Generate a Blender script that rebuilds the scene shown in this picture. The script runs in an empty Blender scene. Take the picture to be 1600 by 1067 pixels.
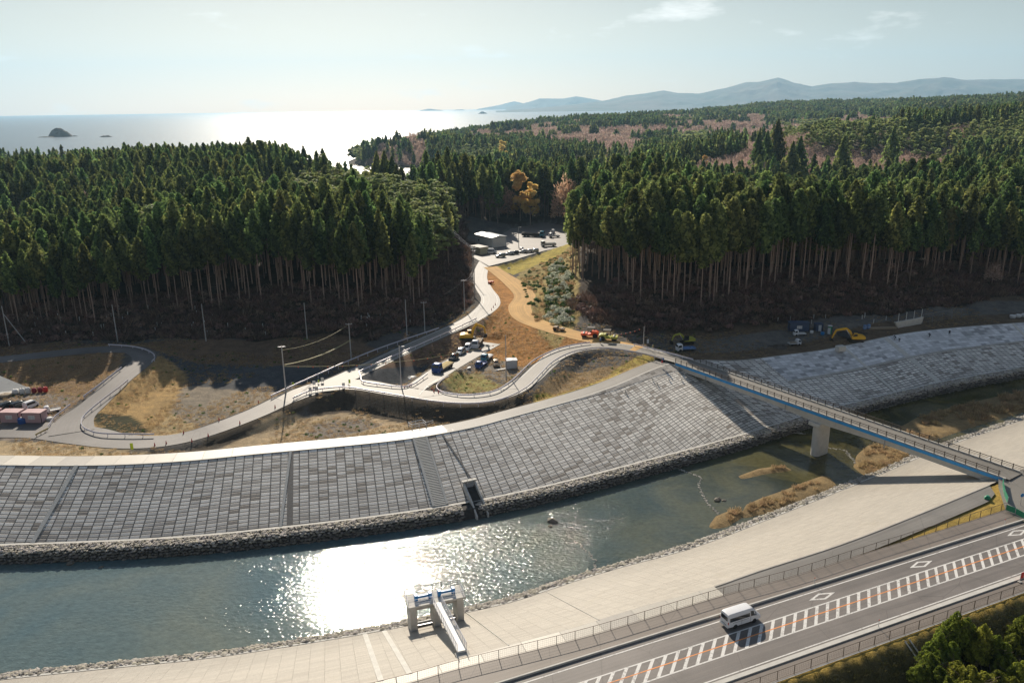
import bpy, bmesh, math, random
import numpy as np
from math import sin, cos, tan, radians, degrees, pi, hypot, atan2, sqrt
from mathutils import Vector, Matrix, noise as mnoise

# ---------------------------------------------------------------- camera, sky, sun, exposure
F, PITCH, ROLL, CX, CY, HC = 1246.0, radians(16.4), radians(0.75), 800.0, 533.5, 76.0
SUN_AZ, SUN_EL = radians(-11.8), radians(30.6)          # azimuth measured from +Y towards +X
SUN_STRENGTH, SKY_STRENGTH, EXPOSURE = 4.4, 0.066, 0.54
HAZE_DENSITY, HAZE_COLOR, HAZE_G = 0.00005, (0.47, 0.75, 0.98), 0.3

sc = bpy.context.scene
cam_data = bpy.data.cameras.new("camera")
cam = bpy.data.objects.new("camera", cam_data)
sc.collection.objects.link(cam)
cam_data.sensor_width = 36.0
cam_data.lens = 36.0 * F / 1600.0
cam_data.clip_start = 1.0
cam_data.clip_end = 90000.0
cam.matrix_world = Matrix.Translation((0, 0, HC)) @ Matrix.Rotation(pi / 2 - PITCH, 4, 'X') @ Matrix.Rotation(-ROLL, 4, 'Z')
sc.camera = cam

world = bpy.data.worlds.new("World")
sc.world = world
world.use_nodes = True
wn, wl = world.node_tree.nodes, world.node_tree.links
wn.clear()
w_out = wn.new('ShaderNodeOutputWorld')
w_bg = wn.new('ShaderNodeBackground')
sky = wn.new('ShaderNodeTexSky')
sky.sky_type = 'NISHITA'
sky.sun_disc = False
sky.sun_elevation = SUN_EL
sky.sun_rotation = SUN_AZ
sky.altitude = 50
sky.air_density = 1.0
sky.dust_density = 0.8
sky.ozone_density = 1.2
w_bg.inputs['Strength'].default_value = SKY_STRENGTH
# thin scattered clouds low over the horizon, in the sky itself
tc = wn.new('ShaderNodeTexCoord')
mp = wn.new('ShaderNodeMapping'); mp.inputs['Scale'].default_value = (9.0, 9.0, 34.0); mp.inputs['Location'].default_value = (3.1, 0.7, 1.9)
nz = wn.new('ShaderNodeTexNoise'); nz.inputs['Scale'].default_value = 1.0; nz.inputs['Detail'].default_value = 7; nz.inputs['Roughness'].default_value = 0.58
rmp = wn.new('ShaderNodeValToRGB'); rmp.color_ramp.elements[0].position = 0.60; rmp.color_ramp.elements[1].position = 0.74
rmp.color_ramp.elements[1].color = (0.75, 0.75, 0.75, 1)
mixc = wn.new('ShaderNodeMix'); mixc.data_type = 'RGBA'
mixc.inputs['B'].default_value = (15.5, 14.3, 13.0, 1)
wl.new(tc.outputs['Generated'], mp.inputs['Vector']); wl.new(mp.outputs[0], nz.inputs['Vector']); wl.new(nz.outputs[0], rmp.inputs[0])
wl.new(rmp.outputs[0], mixc.inputs['Factor']); 
hs = wn.new('ShaderNodeHueSaturation'); hs.inputs['Saturation'].default_value = 0.66; wm = wn.new('ShaderNodeMix'); wm.data_type = 'RGBA'; wm.blend_type = 'MULTIPLY'; wm.inputs['Factor'].default_value = 1.0; 
sxz = wn.new('ShaderNodeSeparateXYZ'); wl.new(tc.outputs['Generated'], sxz.inputs[0]); rz_ = wn.new('ShaderNodeValToRGB'); wl.new(sxz.outputs[2], rz_.inputs[0])
rz_.color_ramp.elements[0].position = 0.0; rz_.color_ramp.elements[0].color = (1.0, 0.80, 0.58, 1); rz_.color_ramp.elements[1].position = 0.5; rz_.color_ramp.elements[1].color = (0.74, 0.79, 0.88, 1)
e3 = rz_.color_ramp.elements.new(0.14); e3.color = (0.66, 0.585, 0.505, 1); wl.new(rz_.outputs[0], wm.inputs['B'])
wl.new(sky.outputs[0], hs.inputs['Color']); wl.new(hs.outputs[0], wm.inputs['A']); wl.new(wm.outputs['Result'], mixc.inputs['A']); wl.new(mixc.outputs['Result'], w_bg.inputs['Color'])
wl.new(w_bg.outputs[0], w_out.inputs['Surface'])

sun_d = bpy.data.lights.new("sun", 'SUN')
sun_d.energy = SUN_STRENGTH
sun_d.angle = radians(0.53)
sun_d.color = (1.0, 0.89, 0.74)
sun = bpy.data.objects.new("sun", sun_d)
sc.collection.objects.link(sun)
sdir = Vector((sin(SUN_AZ) * cos(SUN_EL), cos(SUN_AZ) * cos(SUN_EL), sin(SUN_EL)))
sun.rotation_euler = sdir.to_track_quat('Z', 'Y').to_euler()
sun.location = (0, 0, 3000)

sc.view_settings.view_transform = 'Standard'
sc.view_settings.look = 'None'
sc.view_settings.exposure = EXPOSURE
sc.view_settings.gamma = 1.0
sc.render.engine = 'CYCLES'
sc.cycles.max_bounces = 6
sc.cycles.diffuse_bounces = 3
sc.cycles.glossy_bounces = 3
sc.cycles.transparent_max_bounces = 6
sc.cycles.volume_bounces = 1
sc.cycles.sample_clamp_indirect = 6

# ---------------------------------------------------------------- surveying helpers
def ray(px, py):
    a = (px - CX) / F; b = -(py - CY) / F
    a, b = a * cos(ROLL) + b * sin(ROLL), -a * sin(ROLL) + b * cos(ROLL)
    return (a, cos(PITCH) + b * sin(PITCH), -sin(PITCH) + b * cos(PITCH))
def at(px, py, z):
    r = ray(px, py); t = (z - HC) / r[2]
    return (r[0] * t, r[1] * t, z)
def atD(px, py, D):
    r = ray(px, py); t = D / r[1]
    return (r[0] * t, D, HC + r[2] * t)
def pix(p):
    x, y, z = p[0], p[1], p[2] - HC
    f = y * cos(PITCH) - z * sin(PITCH); u = y * sin(PITCH) + z * cos(PITCH)
    a, b = x / f, u / f
    a, b = a * cos(ROLL) - b * sin(ROLL), a * sin(ROLL) + b * cos(ROLL)
    return CX + a * F, CY - b * F
def ztop(p, py):
    lo, hi = p[2], p[2] + 60
    for _ in range(40):
        m = (lo + hi) / 2
        if pix((p[0], p[1], m))[1] > py: lo = m
        else: hi = m
    return lo

# ---------------------------------------------------------------- object helpers
COL = sc.collection
def link(o, parent=None):
    COL.objects.link(o)
    if parent is not None: o.parent = parent
    return o
def tag(o, label=None, cat=None, group=None, kind=None):
    if label: o['label'] = label
    if cat: o['category'] = cat
    if group: o['group'] = group
    if kind: o['kind'] = kind
    return o
def empty(name, loc, rz=0.0, label=None, cat=None, group=None, rx=0.0, ry=0.0):
    o = bpy.data.objects.new(name, None)
    o.empty_display_size = 0.3
    o.location = loc; o.rotation_euler = (rx, ry, rz)
    link(o)
    return tag(o, label, cat, group)
def copy_tree(o, loc=None, rz=None, label=None, group=None, parent=None, scale=None):
    c = o.copy(); COL.objects.link(c)
    if parent is not None: c.parent = parent
    if loc is not None: c.location = loc
    if rz is not None: c.rotation_euler = (0, 0, rz)
    if label: c['label'] = label
    if group: c['group'] = group
    if scale: c.scale = (scale, scale, scale)
    for ch in KIDS.get(o.name, []):
        copy_tree(ch, parent=c)
    if o.name in KIDS: KIDS[c.name] = []
    return c
KIDS = {}
def kid(o, parent):
    link(o, parent); KIDS.setdefault(parent.name, []).append(o); return o

class MB:
    """collects faces of one mesh"""
    def __init__(s): s.v = []; s.f = []; s.m = []; s.uv = None; s.cm = 0
    def add(s, vs, fs):
        n = len(s.v); s.v += [tuple(v) for v in vs]
        for f in fs: s.f.append(tuple(i + n for i in f)); s.m.append(s.cm)
        return s
    def mat(s, i): s.cm = i; return s
    def box(s, c, d, rz=0.0, M=None):
        hx, hy, hz = d[0] / 2, d[1] / 2, d[2] / 2
        vs = [(x * hx, y * hy, z * hz) for z in (-1, 1) for y in (-1, 1) for x in (-1, 1)]
        cr, sr = cos(rz), sin(rz)
        vs = [(c[0] + x * cr - y * sr, c[1] + x * sr + y * cr, c[2] + z) for x, y, z in vs]
        if M is not None: vs = [tuple(M @ Vector(v)) for v in vs]
        return s.add(vs, [(0, 2, 3, 1), (4, 5, 7, 6), (0, 1, 5, 4), (2, 6, 7, 3), (0, 4, 6, 2), (1, 3, 7, 5)])
    def bbox(s, x0, x1, y0, y1, z0, z1): return s.box(((x0 + x1) / 2, (y0 + y1) / 2, (z0 + z1) / 2), (x1 - x0, y1 - y0, z1 - z0))
    def cham(s, x0, x1, y0, y1, z0, z1, b=0.05):
        """box with chamfered edges"""
        vs = []; 
        for (z, i) in ((z0, b), (z0 + b, 0), (z1 - b, 0), (z1, b)):
            vs += [(x0 + i + b, y0 + i, z), (x1 - i - b, y0 + i, z), (x1 - i, y0 + i + b, z), (x1 - i, y1 - i - b, z), (x1 - i - b, y1 - i, z), (x0 + i + b, y1 - i, z), (x0 + i, y1 - i - b, z), (x0 + i, y0 + i + b, z)]
        fs = [tuple(range(7, -1, -1)), tuple(range(24, 32))]
        for r in range(3):
            for k in range(8): fs.append((r * 8 + k, r * 8 + (k + 1) % 8, r * 8 + 8 + (k + 1) % 8, r * 8 + 8 + k))
        return s.add(vs, fs)
    def tube(s, a, b, r0, r1=None, n=8, caps=True):
        r1 = r0 if r1 is None else r1
        a = Vector(a); b = Vector(b); d = (b - a)
        if d.length < 1e-6: return s
        d.normalize(); u = d.orthogonal().normalized(); w = d.cross(u)
        vs = []
        for p, r in ((a, r0), (b, r1)):
            for k in range(n):
                t = 2 * pi * k / n; vs.append(p + (u * cos(t) + w * sin(t)) * r)
        fs = [(k, (k + 1) % n, n + (k + 1) % n, n + k) for k in range(n)]
        if caps: fs += [tuple(range(n - 1, -1, -1)), tuple(range(n, 2 * n))]
        return s.add(vs, fs)
    def path(s, pts, r, n=6):
        for a, b in zip(pts[:-1], pts[1:]): s.tube(a, b, r, n=n)
        return s
    def lathe(s, prof, n=16, c=(0, 0, 0), axis='Z'):
        vs = []; fs = []
        for r, z in prof:
            for k in range(n):
                t = 2 * pi * k / n
                p = (r * cos(t), r * sin(t), z) if axis == 'Z' else ((z, r * cos(t), r * sin(t)) if axis == 'X' else (r * cos(t), z, r * sin(t)))
                vs.append((p[0] + c[0], p[1] + c[1], p[2] + c[2]))
        for i in range(len(prof) - 1):
            for k in range(n): fs.append((i * n + k, i * n + (k + 1) % n, (i + 1) * n + (k + 1) % n, (i + 1) * n + k))
        fs.append(tuple(range(n - 1, -1, -1))); fs.append(tuple(range((len(prof) - 1) * n, len(prof) * n)))
        return s.add(vs, fs)
    def prism(s, poly, y0, y1, plane='XZ'):
        """polygon in a plane extruded across it"""
        n = len(poly)
        if plane == 'XZ': vs = [(x, y0, z) for x, z in poly] + [(x, y1, z) for x, z in poly]
        elif plane == 'YZ': vs = [(y0, x, z) for x, z in poly] + [(y1, x, z) for x, z in poly]
        else: vs = [(x, y, y0) for x, y in poly] + [(x, y, y1) for x, y in poly]
        fs = [tuple(range(n)), tuple(range(2 * n - 1, n - 1, -1))] + [((k + 1) % n, k, n + k, n + (k + 1) % n) for k in range(n)]
        return s.add(vs, fs)
    def mesh(s, name, mats, smooth=False):
        me = bpy.data.meshes.new(name)
        me.from_pydata(s.v, [], s.f)
        for m in (mats if isinstance(mats, (list, tuple)) else [mats]): me.materials.append(m)
        if isinstance(mats, (list, tuple)) and len(mats) > 1: me.polygons.foreach_set('material_index', s.m)
        if smooth: me.polygons.foreach_set('use_smooth', [True] * len(s.f))
        bm = bmesh.new(); bm.from_mesh(me); bmesh.ops.recalc_face_normals(bm, faces=bm.faces); bm.to_mesh(me); bm.free()
        return me
    def build(s, name, mats, parent=None, smooth=False, loc=None, rz=None):
        o = bpy.data.objects.new(name, s.mesh(name, mats, smooth))
        if loc is not None: o.location = loc
        if rz is not None: o.rotation_euler = (0, 0, rz)
        if parent is not None: kid(o, parent)
        else: link(o)
        return o

def fast_mesh(name, V, Fa, mats, smooth=False, uv=None, col=None, nrm_up=False):
    """numpy mesh: V (n,3), Fa (m,k)"""
    V = np.asarray(V, dtype=np.float32); Fa = np.asarray(Fa, dtype=np.int32)
    me = bpy.data.meshes.new(name)
    me.vertices.add(len(V)); me.vertices.foreach_set('co', V.ravel())
    m, k = Fa.shape
    me.loops.add(m * k); me.loops.foreach_set('vertex_index', Fa.ravel())
    me.polygons.add(m); me.polygons.foreach_set('loop_start', np.arange(0, m * k, k, dtype=np.int32))
    try: me.polygons.foreach_set('loop_total', np.full(m, k, dtype=np.int32))
    except Exception: pass
    for mt in (mats if isinstance(mats, (list, tuple)) else [mats]): me.materials.append(mt)
    me.polygons.foreach_set('use_smooth', np.full(m, smooth))
    if uv is not None:
        l = me.uv_layers.new(name='UVMap'); l.data.foreach_set('uv', np.asarray(uv, np.float32)[Fa.ravel()].ravel())
    if col is not None:
        a = me.color_attributes.new('Col', 'FLOAT_COLOR', 'POINT')
        c = np.ones((len(V), 4), np.float32); c[:, :3] = col; a.data.foreach_set('color', c.ravel())
    me.update(calc_edges=True); me.validate()
    return me

def catmull(pts, step=2.0):
    P = [np.array(p, float) for p in pts]
    P = [2 * P[0] - P[1]] + P + [2 * P[-1] - P[-2]]
    out = []
    for i in range(1, len(P) - 2):
        p0, p1, p2, p3 = P[i - 1:i + 3]
        n = max(1, int(np.linalg.norm(p2[:2] - p1[:2]) / step))
        for k in range(n):
            t = k / n
            out.append(0.5 * ((2 * p1) + (-p0 + p2) * t + (2 * p0 - 5 * p1 + 4 * p2 - p3) * t * t + (-p0 + 3 * p1 - 3 * p2 + p3) * t ** 3))
    out.append(P[-2])
    return np.array(out)
def resample(P, n):
    P = np.asarray(P, float); d = np.r_[0, np.cumsum(np.linalg.norm(np.diff(P[:, :2], axis=0), axis=1))]
    s = np.linspace(0, d[-1], n)
    return np.stack([np.interp(s, d, P[:, i]) for i in range(P.shape[1])], 1), s
def offset(P, w):
    P = np.asarray(P, float); T = np.gradient(P[:, :2], axis=0); T /= np.linalg.norm(T, axis=1)[:, None] + 1e-9
    Q = P.copy(); Q[:, 0] += -T[:, 1] * w; Q[:, 1] += T[:, 0] * w
    return Q
def strip(name, A, B, mat, nx=1, uvscale=1.0, kind='structure', thick=0.0, vlen=None, parent=None):
    """sheet between two polylines with the same number of points; UV in metres"""
    A = np.asarray(A, float); B = np.asarray(B, float); n = len(A)
    s = np.r_[0, np.cumsum(np.linalg.norm(np.diff((A + B)[:, :2] / 2, axis=0), axis=1))]
    rows = []; uv = []
    for j in range(nx + 1):
        t = j / nx; R = A * (1 - t) + B * t; rows.append(R)
        w = np.linalg.norm(B - A, axis=1) if vlen is None else np.full(n, vlen)
        uv.append(np.stack([s, w * t], 1))
    V = np.concatenate(rows); UV = np.concatenate(uv) * uvscale
    Fa = [(j * n + i, j * n + i + 1, (j + 1) * n + i + 1, (j + 1) * n + i) for j in range(nx) for i in range(n - 1)]
    me = fast_mesh(name, V, Fa, mat, uv=UV)
    # keep normals upward
    me.update()
    if sum(p.normal.z for p in list(me.polygons)[:20]) < 0: me.flip_normals()
    o = bpy.data.objects.new(name, me); 
    if parent is not None: kid(o, parent)
    else: link(o)
    if kind: o['kind'] = kind
    return o
# ---------------------------------------------------------------- materials
def new_mat(name):
    m = bpy.data.materials.new(name); m.use_nodes = True
    nt = m.node_tree; b = nt.nodes['Principled BSDF']
    return m, nt, b
def N(nt, t, **kw):
    n = nt.nodes.new(t)
    for k, v in kw.items():
        if k.startswith('i_'): n.inputs[k[2:].replace('_', ' ')].default_value = v
        else: setattr(n, k, v)
    return n
def ramp(nt, fac, stops):
    r = nt.nodes.new('ShaderNodeValToRGB'); e = r.color_ramp.elements
    while len(e) < len(stops): e.new(0.5)
    for q, (p, c) in zip(e, stops): q.position = p; q.color = (*c, 1) if len(c) == 3 else c
    nt.links.new(fac, r.inputs[0]); return r.outputs[0]
def mix(nt, fac, a, b, mode='MIX'):
    m = nt.nodes.new('ShaderNodeMix'); m.data_type = 'RGBA'; m.blend_type = mode
    for sock, v in (('Factor', fac), ('A', a), ('B', b)):
        if hasattr(v, 'links'): nt.links.new(v, m.inputs[sock])
        elif sock == 'Factor': m.inputs[sock].default_value = v
        else: m.inputs[sock].default_value = (*v, 1)
    return m.outputs['Result']
def noise_tex(nt, scale, detail=4, rough=0.55, vec=None, dist=0.0):
    n = nt.nodes.new('ShaderNodeTexNoise'); n.inputs['Scale'].default_value = scale; n.inputs['Detail'].default_value = detail
    n.inputs['Roughness'].default_value = rough; n.inputs['Distortion'].default_value = dist
    if vec is not None: nt.links.new(vec, n.inputs['Vector'])
    return n.outputs[0]
def geo_pos(nt): return nt.nodes.new('ShaderNodeNewGeometry').outputs['Position']
def uvn(nt): return nt.nodes.new('ShaderNodeUVMap').outputs[0]
def mapping(nt, vec, scale=(1, 1, 1), rot=(0, 0, 0), loc=(0, 0, 0)):
    m = nt.nodes.new('ShaderNodeMapping'); m.inputs['Scale'].default_value = scale; m.inputs['Rotation'].default_value = rot; m.inputs['Location'].default_value = loc
    nt.links.new(vec, m.inputs['Vector']); return m.outputs[0]
def math_(nt, op, a, b=None, clamp=False):
    m = nt.nodes.new('ShaderNodeMath'); m.operation = op; m.use_clamp = clamp
    for i, v in enumerate((a, b)):
        if v is None: continue
        if hasattr(v, 'links'): nt.links.new(v, m.inputs[i])
        else: m.inputs[i].default_value = v
    return m.outputs[0]
def bump(nt, b, h, strength=0.3, dist=0.05):
    n = nt.nodes.new('ShaderNodeBump'); n.inputs['Strength'].default_value = strength; n.inputs['Distance'].default_value = dist
    nt.links.new(h, n.inputs['Height']); nt.links.new(n.outputs[0], b.inputs['Normal']); return n

def simple(name, c, rough=0.6, metal=0.0, var=0.12, scale=3.0, spec=0.5, objvar=0.0):
    m, nt, b = new_mat(name)
    tc = nt.nodes.new('ShaderNodeTexCoord').outputs['Object']
    n = noise_tex(nt, scale, 5, 0.6, tc)
    lo = tuple(x * (1 - var) for x in c); hi = tuple(min(1, x * (1 + var)) for x in c)
    col = ramp(nt, n, [(0.3, lo), (0.7, hi)])
    if objvar:
        oi = nt.nodes.new('ShaderNodeObjectInfo').outputs['Random']
        v = math_(nt, 'MULTIPLY_ADD', oi, objvar); v.node.inputs[2].default_value = 1 - objvar / 2
        h = nt.nodes.new('ShaderNodeHueSaturation'); nt.links.new(v, h.inputs['Value']); nt.links.new(col, h.inputs['Color']); col = h.outputs[0]
    nt.links.new(col, b.inputs['Base Color'])
    b.inputs['Roughness'].default_value = rough; b.inputs['Metallic'].default_value = metal
    b.inputs['Specular IOR Level'].default_value = spec
    return m

M = {}
M['galv'] = simple('galvanised_steel', (0.62, 0.62, 0.66), 0.35, 0.5, 0.08)
M['rail_white'] = simple('white_painted_rail', (0.72, 0.70, 0.78), 0.35, 0.2, 0.05)
M['concrete'] = simple('concrete', (0.42, 0.40, 0.36), 0.85, 0, 0.18, 0.6)
M['concrete_new'] = simple('pale_concrete', (0.55, 0.53, 0.48), 0.8, 0, 0.1, 0.8)
M['pole'] = simple('pole_concrete', (0.50, 0.48, 0.46), 0.7, 0, 0.08)
M['dark_steel'] = simple('dark_steel', (0.035, 0.03, 0.028), 0.45, 0.3, 0.1)
M['brown_steel'] = simple('brown_steel', (0.10, 0.075, 0.055), 0.5, 0.3, 0.1)
M['black'] = simple('black_rubber', (0.02, 0.02, 0.02), 0.8, 0, 0.2)
M['glass'] = simple('dark_glass', (0.02, 0.025, 0.03), 0.05, 0, 0.1, spec=0.8)
M['white'] = simple('white_paint', (0.80, 0.80, 0.80), 0.3, 0, 0.03)
M['white_dull'] = simple('white_dull', (0.7, 0.69, 0.66), 0.6, 0, 0.08)
M['silver'] = simple('silver_paint', (0.50, 0.52, 0.54), 0.25, 0.5, 0.03)
M['blue'] = simple('blue_paint', (0.03, 0.09, 0.30), 0.3, 0, 0.08)
M['bright_blue'] = simple('bright_blue_paint', (0.03, 0.22, 0.52), 0.4, 0, 0.08)
M['girder_blue'] = simple('girder_blue', (0.03, 0.30, 0.66), 0.45, 0, 0.15, 0.6)
M['teal'] = simple('teal_paint', (0.05, 0.25, 0.33), 0.35, 0, 0.08)
M['yellow'] = simple('yellow_paint', (0.75, 0.42, 0.02), 0.4, 0, 0.12)
M['olive'] = simple('olive_yellow_paint', (0.42, 0.42, 0.06), 0.45, 0, 0.15)
M['orange'] = simple('orange_red_paint', (0.80, 0.10, 0.02), 0.4, 0, 0.08)
M['red'] = simple('red_paint', (0.62, 0.03, 0.03), 0.5, 0, 0.08)
M['dark_red'] = simple('dark_red_fabric', (0.28, 0.03, 0.04), 0.8, 0, 0.15)
M['pink'] = simple('pink_hut_panel', (0.52, 0.33, 0.33), 0.6, 0, 0.08)
M['green'] = simple('green_paint', (0.02, 0.25, 0.13), 0.5, 0, 0.1)
M['lime'] = simple('lime_fabric', (0.55, 0.75, 0.03), 0.6, 0, 0.1)
M['navy'] = simple('navy_panel', (0.05, 0.075, 0.14), 0.5, 0, 0.1)
M['dark_car'] = simple('dark_car_paint', (0.03, 0.035, 0.04), 0.2, 0.2, 0.05)
M['bronze_car'] = simple('bronze_car_paint', (0.35, 0.25, 0.16), 0.3, 0.3, 0.05)
M['wood'] = simple('weathered_timber', (0.32, 0.25, 0.17), 0.8, 0, 0.25, 6)
M['skin'] = simple('skin', (0.45, 0.28, 0.2), 0.6, 0, 0.03)
M['cloth_dark'] = simple('dark_workwear', (0.03, 0.035, 0.05), 0.9, 0, 0.1)
M['cloth_blue'] = simple('blue_workwear', (0.15, 0.25, 0.45), 0.9, 0, 0.1)
M['pole_box'] = simple('grey_box', (0.3, 0.31, 0.32), 0.5, 0, 0.08)
M['lamp_red'] = simple('tail_lamp_red', (0.45, 0.01, 0.01), 0.2, 0, 0.02)
M['lamp_clear'] = simple('headlamp_clear', (0.75, 0.76, 0.78), 0.1, 0.3, 0.02)
M['cream'] = simple('cream_panel', (0.62, 0.58, 0.40), 0.6, 0, 0.05)
M['pale_wall'] = simple('pale_grey_wall', (0.55, 0.58, 0.60), 0.6, 0, 0.05)
M['roof_grey'] = simple('grey_metal_roof', (0.42, 0.45, 0.48), 0.4, 0.3, 0.08)
M['straw'] = simple('straw', (0.5, 0.38, 0.16), 0.9, 0, 0.2)
M['wire'] = simple('wire_black', (0.05, 0.05, 0.05), 0.5, 0.1, 0.05)
M['wire_yellow'] = simple('yellow_cable_cover', (0.55, 0.48, 0.22), 0.6, 0, 0.08)

def m_road(name, base, var=0.15, patch=0.2, rough=0.6):
    m, nt, b = new_mat(name)
    p = geo_pos(nt)
    n1 = noise_tex(nt, 0.12, 5, 0.6, p); n2 = noise_tex(nt, 14.0, 3, 0.6, p)
    st = noise_tex(nt, 1.0, 3, 0.5, mapping(nt, uvn(nt), (0.03, 1.6, 1)))
    c = ramp(nt, n1, [(0.3, tuple(x * (1 - patch) for x in base)), (0.7, tuple(x * (1 + patch) for x in base))])
    c = mix(nt, 0.6, c, ramp(nt, st, [(0.35, (0.72,) * 3), (0.65, (1.15,) * 3)]), 'MULTIPLY')
    c = mix(nt, 0.6, c, ramp(nt, n2, [(0.3, (1 - var * 2,) * 3), (0.7, (1 + var,) * 3)]), 'MULTIPLY')
    # sealed cracks and expansion joints
    vo = N(nt, 'ShaderNodeTexVoronoi', feature='DISTANCE_TO_EDGE', i_Scale=0.09)
    nt.links.new(mapping(nt, p, (1, 1, 0)), vo.inputs['Vector'])
    crack = ramp(nt, vo.outputs[0], [(0.0, (0.72,) * 3), (0.006, (1,) * 3)])
    c = mix(nt, 1.0, c, crack, 'MULTIPLY')
    nt.links.new(c, b.inputs['Base Color']); b.inputs['Roughness'].default_value = rough
    bump(nt, b, n2, 0.25, 0.01)
    return m
M['asphalt'] = m_road('asphalt', (0.185, 0.163, 0.146))
M['asphalt_pale'] = m_road('pale_asphalt', (0.205, 0.187, 0.16), 0.12, 0.15, 0.6)
M['asphalt_mid'] = m_road('old_asphalt', (0.20, 0.185, 0.165), 0.1, 0.15)
M['gravel_road'] = m_road('gravel_track', (0.125, 0.112, 0.105), 0.25, 0.25)
M['haul_road'] = m_road('orange_clay_track', (0.60, 0.355, 0.12), 0.15, 0.14, 0.9)
M['sidewalk'] = m_road('footway_asphalt', (0.21, 0.175, 0.145), 0.1, 0.08)
def m_paint(name, c):
    m, nt, b = new_mat(name); p = geo_pos(nt)
    w = noise_tex(nt, 3.0, 6, 0.75, p); w2 = noise_tex(nt, 0.25, 3, 0.6, p)
    f = ramp(nt, math_(nt, 'ADD', math_(nt, 'MULTIPLY', w, 0.8), math_(nt, 'MULTIPLY', w2, 0.3)), [(0.56, (0, 0, 0)), (0.70, (1, 1, 1))])
    nt.links.new(mix(nt, math_(nt, 'MULTIPLY', f, 0.75), c, (0.2, 0.185, 0.17)), b.inputs['Base Color']); b.inputs['Roughness'].default_value = 0.65
    return m
M['road_paint'] = m_paint('white_road_paint', (0.70, 0.68, 0.64)); M['orange_line'] = m_paint('orange_road_paint', (0.80, 0.28, 0.06))

def m_blocks(name, cA, cB, cD, bw, bh, mortar, dark=0.24, big=0.03):
    """cast concrete block revetment: every block has its own tone, dark joints, stains in drifts"""
    m, nt, b = new_mat(name)
    uv = uvn(nt)
    br = N(nt, 'ShaderNodeTexBrick', i_Scale=1.0, i_Mortar_Size=mortar, i_Mortar_Smooth=0.3, i_Bias=0.0, i_Brick_Width=bw, i_Row_Height=bh)
    br.offset = 0.0; br.offset_frequency = 2; br.squash = 1.0
    nt.links.new(uv, br.inputs['Vector'])
    # per-block random
    sx = nt.nodes.new('ShaderNodeSeparateXYZ'); nt.links.new(uv, sx.inputs[0])
    fx = math_(nt, 'FLOOR', math_(nt, 'DIVIDE', sx.outputs[0], bw)); fy = math_(nt, 'FLOOR', math_(nt, 'DIVIDE', sx.outputs[1], bh))
    cb = nt.nodes.new('ShaderNodeCombineXYZ'); nt.links.new(fx, cb.inputs[0]); nt.links.new(fy, cb.inputs[1])
    wn_ = N(nt, 'ShaderNodeTexWhiteNoise', noise_dimensions='2D'); nt.links.new(cb.outputs[0], wn_.inputs['Vector'])
    drift = noise_tex(nt, 0.23, 4, 0.6, cb.outputs[0])
    drift2 = noise_tex(nt, big, 3, 0.5, uv)
    v = math_(nt, 'ADD', math_(nt, 'MULTIPLY', wn_.outputs[0], 0.72), math_(nt, 'MULTIPLY', drift, 0.62))
    v = math_(nt, 'ADD', v, math_(nt, 'MULTIPLY', math_(nt, 'SUBTRACT', drift2, 0.5), 0.8))
    c = ramp(nt, v, [(0.30, cD), (0.42, cB), (0.68, cA), (0.95, tuple(min(1, x * (1.22 if mortar > 0.03 else 1.08)) for x in cA))])
    streak = noise_tex(nt, 1.0, 4, 0.6, mapping(nt, uv, (5, 0.8, 1)))
    c = mix(nt, 0.28, c, ramp(nt, streak, [(0.3, (0.7,) * 3), (0.7, (1.15,) * 3)]), 'MULTIPLY')
    pz = nt.nodes.new('ShaderNodeSeparateXYZ'); nt.links.new(geo_pos(nt), pz.inputs[0])
    tide = math_(nt, 'MULTIPLY', math_(nt, 'SUBTRACT', 1.0, math_(nt, 'DIVIDE', math_(nt, 'SUBTRACT', pz.outputs[2], 1.6), 2.6, clamp=True)), noise_tex(nt, 0.5, 5, 0.7, uv))
    c = mix(nt, math_(nt, 'MULTIPLY', tide, 0.8), c, tuple(x * 0.45 for x in cD))
    moss = ramp(nt, noise_tex(nt, 0.16, 6, 0.75, uv), [(0.56, (0, 0, 0)), (0.74, (0.40,) * 3)])
    c = mix(nt, moss, c, tuple(x * y for x, y in zip(cD, (0.95, 0.9, 0.75))))
    joint = tuple(x * dark for x in cB)
    c = mix(nt, br.outputs['Fac'], c, joint)
    nt.links.new(c, b.inputs['Base Color']); b.inputs['Roughness'].default_value = 0.5
    inv = math_(nt, 'SUBTRACT', 1.0, br.outputs['Fac'])
    bump(nt, b, math_(nt, 'ADD', inv, math_(nt, 'MULTIPLY', wn_.outputs[0], 0.5)), 0.6, 0.08)
    return m
M['blocks_far'] = m_blocks('block_revetment', (0.72, 0.68, 0.61), (0.56, 0.515, 0.455), (0.32, 0.275, 0.225), 1.8, 0.82, 0.12)
M['blocks_fresh'] = m_blocks('fresh_block_revetment', (0.60, 0.60, 0.60), (0.48, 0.48, 0.48), (0.3, 0.3, 0.3), 1.8, 1.0, 0.04, 0.6)
M['blocks_upper'] = m_blocks('weathered_upper_blocks', (0.40, 0.37, 0.33), (0.31, 0.28, 0.245), (0.18, 0.16, 0.135), 1.8, 0.9, 0.05, 0.55)
M['blocks_near'] = m_blocks('pale_block_revetment', (0.405, 0.368, 0.308), (0.395, 0.358, 0.30), (0.365, 0.328, 0.275), 2.0, 0.5, 0.02, 0.80, 0.02)

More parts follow.
